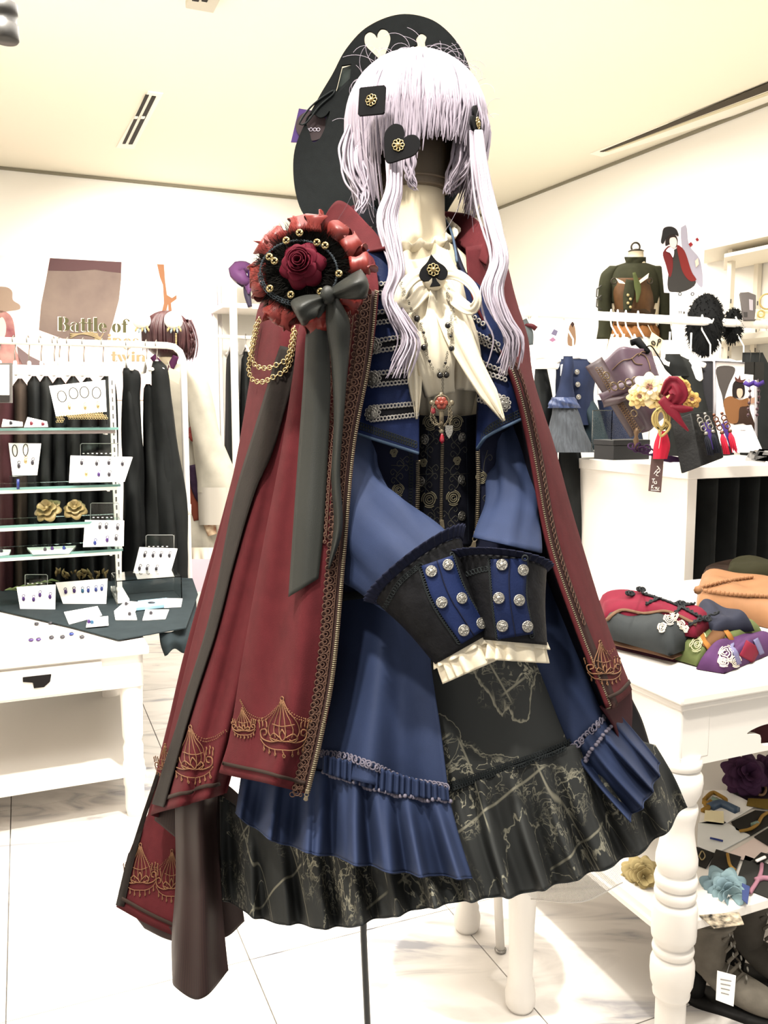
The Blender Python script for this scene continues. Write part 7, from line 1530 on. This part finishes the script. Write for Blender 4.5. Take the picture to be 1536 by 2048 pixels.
picture('poster_card', 'standing poster of a person in a top hat and red jacket holding roses', [(1329, 585), (1406, 590), (1407, 445), (1316, 442)], 4.2, [('printed_veil', [(1362, 455), (1372, 450), (1378, 490), (1400, 520), (1404, 575), (1380, 545), (1366, 505)], 'b9b4c4'), ('printed_dress', [(1348, 500), (1362, 495), (1370, 530), (1392, 565), (1370, 582), (1338, 582), (1338, 540)], '4a4744'), ('printed_jacket', [(1326, 505), (1340, 492), (1346, 530), (1340, 555), (1332, 530)], '8a2f30'), ('printed_sleeve', [(1354, 490), (1368, 500), (1384, 545), (1393, 560), (1380, 562), (1366, 545), (1360, 525)], '9c3430'), ('printed_hair', [(1331, 492), (1333, 475), (1345, 466), (1355, 478), (1352, 495), (1346, 486), (1336, 490)], '2f2624'), ('printed_face', [(1340, 477), (1350, 475), (1354, 485), (1349, 496), (1341, 492)], 'f0d0be'), ('printed_hat', [(1322, 485), (1324, 470), (1328, 456), (1342, 453), (1353, 459), (1357, 472), (1345, 468), (1334, 475), (1326, 488)], '2c2a2a'), ('printed_rose', [(1377, 488), (1382, 484), (1386, 489), (1381, 494)], 'c0323a'), ('printed_rose', [(1391, 478), (1395, 475), (1398, 480), (1394, 483)], 'c0323a'), ('printed_hand', [(1390, 522), (1396, 516), (1398, 528), (1392, 535)], 'eac6b2'), ('printed_jabot', [(1332, 502), (1340, 494), (1348, 500), (1346, 515), (1340, 506)], 'd9d3dc')], paper='e9e0e4')
for x, lab in ((1498, 'black hang tag left of the pair at the right frame edge'), (1516, 'black hang tag right of the pair at the right frame edge')):
    t = top('black_tag', lab, 'tag', at(x, 760, 3.1)); g = G(); g.poly([at(a, b, 3.1) for a, b in ((x-9, 748 if x < 1500 else 760), (x+12, 750 if x < 1500 else 760), (x+12, 724), (x-8, 724))], (0, .003, 0)); g.build('card', bkc, t, flat=True)
    g = G(); g.tube([at(x+2, 726, 3.1), at(x+4, 708, 3.14), at(x+2, 700, 3.16)], .001, 4); g.build('string', bkc, t)
    g = G(); g.tube([at(x, 758, 3.1), at(x+3, 800, 3.1), at(x-3, 835, 3.1)], .0015, 4)
    for k in range(6): g.sph(at(x+2*math.sin(k), 770+k*12, 3.1), .006, 8, 6)
    g.build('bead_string', mat('bead_plum', '5a3440', .3), t)
    g = G(); g.strap([at(x-10, 765, 3.09), at(x, 770, 3.08), at(x+12, 764, 3.09)], .016, (0, -1, 0), .002); g.build('purple_bow', mat('slip_purple', '5b3fa0'), t)
# ---- rails with clothes behind the cabinet
rz2 = 1.46+197*3.75/F; RB = V(((1020-768)/F*3.75, 3.75, rz2))
def RR(px, z=rz2, b=0):
    B = RB+VV*b; k = (px-768)/F; tt = (k*B.y-B.x)/(UU.x-k*UU.y); p = B+UU*tt; return V((p.x, p.y, z))
rr2 = top('clothes_rail', 'thick white clothes rail crossing behind the cabinet ornaments', 'rack', RR(1200, 0))
g = G(); g.tube([RR(985), RR(1200), RR(1400), RR(1640)], .02, 16); g.build('rail', rackm, rr2)
for x in (1062, 1620): g = G(); p = RR(x); g.tube([p-V((0, 0, .0)), V((p.x, p.y, .03))], .018, 12); g.build('post', rackm, rr2)
g = G(); p = RR(1310); q = RR(1640, rz2-.17); a = RR(1060, rz2-.17)
GHR = 'hangers on the right rail'
for x, lab in ((1050, 'hanger nearest the cape shoulder'), (1120, 'hanger above the navy ruffled skirt'), (1213, 'hanger in front of the olive jacket sleeve'), (1226, 'second hanger in front of the olive jacket'), (1242, 'third hanger in front of the olive jacket'), (1266, 'hanger in front of the olive jacket hem'), (1332, 'hanger below the standing poster'), (1392, 'hanger in front of the black fur hat'), (1412, 'hanger second along the black fur hat'), (1458, 'hanger crossing a stray wire hook'), (1520, 'hanger at the right frame edge')):
    t = top('hanger', lab, 'hanger', RR(x), GHR); p = RR(x); z = rz2; g = G()
    g.tube([p+V((-.012, -.024, -.01)), p+V((-.004, -.026, .01)), p+V((0, 0, .03)), p+V((.002, .024, .008)), p+V((.006, .01, -.04)), p+V((.03, 0, -.085)), p+V((.045, 0, -.11)), p+V((.047, 0, -.17))], .0038, 8); g.build('hook', rackm, t)
    g = G(); c = p+V((.047, 0, -.19)); g.tube([c-VV*.16+V((0, 0, -.03)), c-VV*.06, c, c+VV*.06, c+VV*.16+V((0, 0, -.03))], .012, 8); g.build('arms', rackm, t)
for x, lab in ((1330, 'rounded white hanger shoulder left of the pair above the dark coat'), (1372, 'rounded white hanger shoulder right of the pair above the dark coat')):
    t = top('shoulder_hanger', lab, 'hanger', RR(x, rz2-.2), 'rounded shoulder hangers'); p = RR(x, rz2-.25, -.12); g = G(); g.lathe(p, [(.04, -.06), (.06, -.03), (.052, .02), (.02, .05), (.002, .055)], 20); g.build('shoulder', rackm, t)
    g = G(); g.tube([p+V((0, 0, .05)), p+V((0, 0, .18))], .004, 8); g.build('stem', rackm, t)
den = mat('denim_navy', '27314e', .8, var=.25, vscale=18, bump=.15, bscale=700); deng = mat('denim_grey', '666c74', .8, var=.3, vscale=20, stretch=(6, 6, .6)); dent = mat('denim_teal', '3c4e58', .8, var=.25, vscale=18)
GG2 = 'clothes on the right rail'
Yg = RR(1150).y-.1
def multi(label, x0, y0, parts, name='hanging_garment', cat='clothing', group=GG2):
    t = top(name, label, cat, at(x0, y0, Yg), group)
    for nm, R, m, amp, k in parts:
        S = ringT([(a, b, c, 0, d, e_) for a, b, c, d, e_ in R], 48, 36, lambda ph, v: 1+amp*(.3+v)*math.sin(ph*k+v*3)+.04*math.sin(ph*3+v*9)); g = G(); g.surf(S); g.f.append(tuple(range(48))); g.m.append(0); g.build(nm, m, t)
    return t
multi('dark green black garment next to the cape edge', 1085, 740, [('body', [(1080, 738, 14, Yg+.05, .08), (1085, 800, 20, Yg+.05, .12), (1095, 1000, 26, Yg+.05, .14), (1100, 1180, 30, Yg+.05, .15)], coatb, .05, 7)])
t = multi('navy jacket and grey skirt with a satin frill, right of the cape', 1150, 715, [('jacket_body', [(1145, 718, 34, Yg, .08), (1150, 740, 40, Yg, .12), (1150, 800, 38, Yg, .12), (1152, 850, 42, Yg, .12)], den, .02, 5), ('sleeve', [(1136, 712, 9, Yg-.14, .03), (1136, 730, 11, Yg-.15, .04), (1132, 770, 14, Yg-.16, .045), (1128, 800, 22, Yg-.17, .05)], den, .02, 5), ('satin_frill', [(1126, 794, 22, Yg-.17, .055), (1127, 806, 28, Yg-.17, .065), (1128, 816, 30, Yg-.17, .06)], mat('satin_blue', '465a8c', .35), .09, 13), ('skirt', [(1128, 808, 22, Yg-.16, .055), (1134, 860, 36, Yg-.16, .08), (1140, 905, 46, Yg-.16, .1)], deng, .04, 15)])
for k in range(3):
    c = at(1154+k*1.5, 744+k*25, Yg-.135); button(t, c, (.1, -1, 0), .011)
multi('teal grey denim garment below the navy jacket', 1180, 790, [('body', [(1172, 800, 14, Yg-.02, .06), (1182, 830, 20, Yg-.02, .08), (1190, 870, 24, Yg-.02, .09), (1195, 900, 28, Yg-.02, .1)], dent, .04, 7)])
multi('black trousers hanging under the grey skirt', 1140, 900, [('body', [(1138, 880, 20, Yg, .06), (1140, 940, 24, Yg, .08), (1145, 1120, 26, Yg, .09)], coatb, .04, 6)])
multi('dark grey coat with a snap collar behind the flower ornament', 1370, 715, [('body', [(1350, 712, 12, Yg+.25, .05), (1362, 730, 34, Yg+.25, .12), (1375, 790, 46, Yg+.25, .14), (1385, 870, 50, Yg+.25, .15), (1390, 960, 52, Yg+.25, .15)], coatg, .04, 6), ('collar', [(1345, 708, 14, Yg+.14, .05), (1350, 730, 22, Yg+.12, .05), (1358, 752, 20, Yg+.12, .04)], coatb, .04, 4)])
multi('black coat with a stand collar behind the framed picture', 1415, 725, [('body', [(1410, 722, 14, Yg+.3, .06), (1418, 745, 30, Yg+.3, .12), (1422, 830, 38, Yg+.3, .14), (1425, 960, 44, Yg+.3, .15)], mat('coat_soot', '333236', .8), .04, 6)])
multi('navy pleated garment seen through the clear riser', 1245, 800, [('body', [(1225, 800, 30, Yg+.2, .06), (1240, 850, 40, Yg+.2, .08), (1245, 930, 46, Yg+.2, .09)], den, .05, 17)])
multi('black garment at the far right frame edge', 1520, 720, [('body', [(1505, 705, 20, Yg+.3, .06), (1515, 760, 34, Yg+.3, .12), (1520, 950, 40, Yg+.3, .14)], coatb, .04, 6)])
# second lower rail with clip hangers
g = G(); g.tube([RR(1060, rz2-.235, -.1), RR(1640, rz2-.235, -.1)], .014, 12); lr = top('clip_rail', 'thin white lower rail with clip hangers behind the purple bustier', 'rail', RR(1300, rz2-.3, -.1)); g.build('rail', rackm, lr)
for x, lab in ((1128, 'clip hanger above the navy sleeve'), (1197, 'clip hanger beside the purple bustier'), (1490, 'clip hanger above the framed picture'), (1512, 'clip hanger above the black tags')):
    t = top('clip_hanger', lab, 'hanger', RR(x, rz2-.25, -.14), 'clip hangers on the lower rail'); p = RR(x, rz2-.255, -.14); g = G(); g.box(p, (.05, .02, .05), RM); g.build('clip', rackm, t, flat=True, bevel=.004); g = G(); g.box(p+V((0, 0, -.06)), (.028, .012, .09), RM); g.build('strip', rackm, t, flat=True, bevel=.003)
# ---- olive jacket on a bust form
YJ = 4.55; oj = top('jacket_form', 'olive cropped jacket and brown corset on a small dress form with a ring finial', 'dress form', at(1272, 690, YJ))
olv = mat('wool_olive', '454630', .85, var=.2, vscale=20, bump=.15, bscale=300); brl = mat('leather_brown', '7a5531', .5, var=.3, vscale=18)
g = G(); loft(g, [(1272, 504, YJ, .038, .038), (1271, 520, YJ, .042, .042), (1271, 534, YJ, .06, .05), (1270, 545, YJ, .12, .07), (1270, 600, YJ, .13, .09), (1270, 680, YJ, .11, .09)], 28); g.f.append(tuple(range(28))); g.m.append(0); g.build('form', formm, oj)
g = G(); g.lathe(at(1272, 504, YJ), [(.035, 0), (.042, .004), (.03, .01), (.008, .016)], 20); g.torus(at(1271, 494, YJ), .022, .005, (0, 1, 0), 20, 6); g.build('finial', mat('finial_bronze', '4f4536', .4, metal=.6), oj)
def rg(nm, R, m, amp=.03, k=5, par=oj): S = ringT([(a, b, c, 0, d, e_) for a, b, c, d, e_ in R], 40, 30, lambda ph, v: 1+amp*math.sin(ph*k+v*5)); g = G(); g.surf(S); g.build(nm, m, par, solid=.004); return g
rg('jacket_body', [(1271, 526, 20, YJ, .055), (1271, 534, 42, YJ, .09), (1271, 560, 52, YJ, .13), (1271, 590, 50, YJ, .14), (1271, 606, 46, YJ, .135)], olv)
rg('sleeve', [(1234, 532, 14, YJ, .05), (1220, 550, 18, YJ, .06), (1210, 600, 14, YJ, .055), (1212, 650, 14, YJ, .05), (1210, 678, 16, YJ, .05)], olv); rg('sleeve', [(1306, 532, 14, YJ, .05), (1320, 550, 18, YJ, .06), (1330, 600, 13, YJ, .055), (1330, 650, 12, YJ, .05), (1331, 680, 13, YJ, .05)], olv)
rg('stand_collar', [(1271, 528, 19, YJ, .055), (1271, 514, 21, YJ, .06)], olv)
C1 = rg('corset', [(1270, 556, 40, YJ-.02, .14), (1270, 590, 45, YJ-.02, .15), (1270, 625, 40, YJ-.02, .14), (1270, 650, 42, YJ-.02, .14)], brl)
rg('corset_band', [(1270, 618, 41, YJ-.025, .145), (1270, 640, 41, YJ-.025, .145)], mat('leather_dark', '46331f', .5)); rg('frill', [(1270, 645, 42, YJ, .14), (1270, 664, 48, YJ, .16), (1270, 674, 50, YJ, .16)], mat('frill_orange', 'b5763a', .7), .07, 16); rg('underskirt', [(1268, 668, 48, YJ, .15), (1266, 720, 54, YJ, .17)], mat('skirt_cream', 'eadfce', .8), .05, 13)
for P in ([(1245, 562), (1232, 556), (1238, 566), (1252, 568)], [(1272, 566), (1285, 556), (1298, 546), (1296, 556), (1276, 570)]): g = G(); g.poly([at(x, y, YJ-.19) for x, y in P], (0, .004, 0)); g.build('white_lapel', cream, oj, flat=True)
cloth('tie', bandS([(1268, 545, YJ-.2), (1276, 580, YJ-.2), (1274, 605, YJ-.2)], [5, 14, 3], 12, .003), mat('tie_green', '66703c', .6), oj, .004); cloth('front_placket', bandS([(1262, 560, YJ-.19), (1256, 600, YJ-.19), (1254, 622, YJ-.19)], [20, 22, 14], 12, .01), olv, oj, .004)
for k in range(4): button(oj, at(1256+(k % 2)*5, 590+k*8, YJ-.21), (0, -1, 0), .007, goldb)
for x in (1228, 1300): g = G(); g.torus(at(x, 562, YJ-.17), .014, .003, (0, 1, 0), 12, 5); g.build('grommet', mat('finial_bronze', '4f4536'), oj)
for y in (575, 595): 
    g = G(); g.tube([at(1203, y-4, YJ-.06), at(1194, y+3, YJ-.06), at(1193, y+18, YJ-.06), at(1203, y+24, YJ-.06)], .004, 6); g.build('shoulder_cord', mat('cord_grey', '6d6c64', .6), oj)
t = top('letter_tag', 'cream tag printed with two dark letters below the olive jacket', 'tag', at(1310, 705, 4.0)); g = G(); g.poly([at(x, y, 3.65) for x, y in ((1296, 690), (1318, 708), (1327, 680), (1304, 664))], (0, .003, 0)); g.build('card', mat('tag_sand', 'e2cfa0', .6), t, flat=True)
g = G(); g.torus(at(1307, 686, 3.645), .009, .0028, (0, 1, 0), 14, 5, sx=.7); g.tube([at(1314, 692, 3.645), at(1318, 678, 3.645)], .0028, 5); g.torus(at(1319, 681, 3.645), .006, .0025, (0, 1, 0), 10, 5); g.build('lettering', mat('caption_dark', '34312f'), t)
g = G(); g.tube([at(1305, 668, 3.65), at(1296, 650, 3.7)], .001, 4); g.build('string', mat('tag_sand', 'e2cfa0'), t)
# ---- shelf along the far right wall: fur hats, cards
t = top('white_notice', 'white notice card beneath the standing poster', 'card', at(1358, 640, 4.15)); g = G(); g.poly([at(x, y, 4.15) for x, y in ((1340, 640), (1374, 640), (1376, 586), (1340, 584))], (0, .004, 0)); g.build('card', cardm, t, flat=True)
g = G()
for x, y in ((1357, 625), (1361, 625), (1366, 626), (1368, 626)): g.tube([at(x, y-2, 4.146), at(x+1.5, y-3, 4.146), at(x+1, y+2, 4.146)], .0018, 4)
for x in (1360, 1385): g.torus(at(x, 588, 4.14), .007, .002, (0, 1, 0), 10, 4)
g.build('lettering', mat('caption_dark', '34312f'), t)
furb = mat('fur_soot', '1b1c1d', .85, var=.4, vscale=12, sheen=.3)
def furhat(label, c, r, n, seed):
    t = top('fur_hat', label, 'hat', c, 'fur hats behind the rail'); random.seed(seed); g = G(); g.sph(c, r, 26, 16); g.build('fur_body', furb, t); g = G()
    for i in range(n):
        a = random.uniform(0, 2*PI); u = random.uniform(-1, 1); d = V((math.sqrt(1-u*u)*math.cos(a), math.sqrt(1-u*u)*math.sin(a), u)); b0 = V(c)+V((d.x*r[0], d.y*r[1], d.z*r[2]))*.96; d2 = (d+V((random.uniform(-.5, .5), 0, random.uniform(-.6, .2)))).normalized()
        g.tube([b0, b0+d2*.010, b0+d2*.017+V((0, 0, -.004))], [.003, .002, .0003], 3, caps=False)
    g.build('fur', furb, t, kind='stuff'); return t
furhat('large black fur hat behind the rail under the standing poster', at(1410, 650, 4.25), (.085, .09, .15), 700, 1)
g = G(); 
t = furhat('small black fur hat behind the rail near the right wall', at(1466, 652, 4.3), (.04, .06, .085), 300, 2)
wb = top('wall_shelf', 'cream shelf bay with slotted uprights on the right wall', 'shelving', V((at(1500, 650, 4.55).x, 4.55, 0)))
crm = mat('shelf_cream', 'ece3d0', .5)
def RWp(px, z, d): 
    n = V((-RW.y, RW.x, 0)); n = n if n.dot(CAM-CR) > 0 else -n; p = on(px, 700, CR+n*d, n); return V((p.x, p.y, z))
for x, d in ((1455, .22), (1508, .02)):
    p = RWp(x, 1.3, d); g = G(); g.box((p.x, p.y, 1.35), (.03, .03, 2.0), RM); q = g.build('upright', crm, wb, flat=True, bevel=.002); g = G()
    for k in range(12): g.box((p.x-.002, p.y-.018, 1.5+k*.05), (.006, .004, .022), RM)
    g.build('slots', mat('slot_shadow', '8d8a86'), q, kind='stuff', flat=True)
z1 = 1.46+120*4.6/F
for px0, px1, z, h, nm in ((1400, 1640, 2.32, .03, 'top_shelf'), (1440, 1640, 1.83, .03, 'shelf_board'), (1440, 1640, 2.26, .02, 'shelf_rail')):
    g = G(); A = [RWp(px0, z, .02), RWp(px1, z, .02), RWp(px1, z, .34), RWp(px0, z, .34)]; g.poly(A, (0, 0, h)); g.build(nm, crm, wb, flat=True, bevel=.002)
g = G(); A = RWp(1440, 1.4, .012); B_ = RWp(1640, 1.4, .012); g.box(((A.x+B_.x)/2, (A.y+B_.y)/2, 1.5), ((B_-A).length, .012, .8), Matrix.Rotation(math.atan2((B_-A).y, (B_-A).x), 3, 'Z')); g.build('back_panel', mat('panel_grey', 'd9d5cb'), wb, flat=True)
t = top('grey_box', 'tall grey box printed with a pale panel on the right wall shelf', 'box', at(1497, 640, 4.15)); g = G(); g.poly([at(1488, 640, 4.15), at(1512, 640, 4.15), at(1512, 590, 4.15), at(1497, 584, 4.15), at(1480, 585, 4.15)], (.02, .06, 0)); g.build('box_body', mat('box_grey', '8a8280', .6), t, flat=True, bevel=.002); g = G(); g.poly([at(1499, 620, 4.148), at(1506, 621, 4.148), at(1506, 600, 4.148), at(1498, 598, 4.148)], (0, .001, 0)); g.build('printed_panel', mat('box_lilac', 'c4bcc4', .6), t, flat=True); g = G(); g.poly([at(1488, 634, 4.148), at(1495, 634, 4.148), at(1495, 624, 4.148), at(1487, 624, 4.148)], (0, .001, 0)); g.build('barcode_panel', mat('box_char', '5c5856', .6), t, flat=True)
t = top('gold_wreath', 'pale gold ring ornament beside the tall grey box', 'ornament', at(1530, 605, 4.1)); g = G(); g.torus(at(1534, 603, 4.1), .035, .004, (0, 1, 0), 24, 6); g.torus(at(1522, 628, 4.1), .016, .004, (0, 1, 0), 16, 6); g.build('ring', mat('cord_gold', 'cdb268'), t); g = G(); g.poly([at(x, y, 4.12) for x, y in ((1510, 638), (1540, 638), (1540, 620), (1512, 618))], (0, .003, 0)); g.build('card', mat('tag_cream', 'efe2b4'), t, flat=True)
# little pictures seen between cape and jacket
picture('small_print', 'tiny print of a brown figure behind the rail beside the navy jacket', [(1130, 690), (1152, 690), (1152, 640), (1130, 640)], 4.4, [('printed_figure', [(1136, 690), (1138, 655), (1144, 645), (1150, 655), (1150, 690)], 'b08a6a'), ('printed_head', [(1141, 648), (1145, 643), (1149, 648), (1145, 655)], '4a3430')], paper='f2e6da')
picture('small_print', 'tiny pink and violet floral print behind the rail', [(1095, 690), (1120, 690), (1120, 650), (1095, 650)], 4.4, [('printed_bloom', [(1102, 668), (1108, 658), (1116, 662), (1112, 672)], '8f86a8'), ('printed_bloom', [(1098, 680), (1106, 674), (1112, 680), (1105, 684)], 'c88ab0')], paper='f8f2ee')
t = top('red_black_bow', 'small grey and red ribbon item just behind the cape shoulder', 'bow', at(1060, 680, 3.78)); cloth('ribbon', bandS([(1046, 640, 3.78), (1058, 668, 3.76), (1062, 690, 3.76)], [14, 18, 8], 12, .01), mat('ribbon_grey_blue', '6d7678', .6), t, .003); cloth('ribbon', bandS([(1050, 650, 3.77), (1064, 652, 3.75), (1072, 658, 3.76)], [5, 8, 10], 10, .01), mat('ribbon_dark_red', '6a2a32', .6), t, .003)
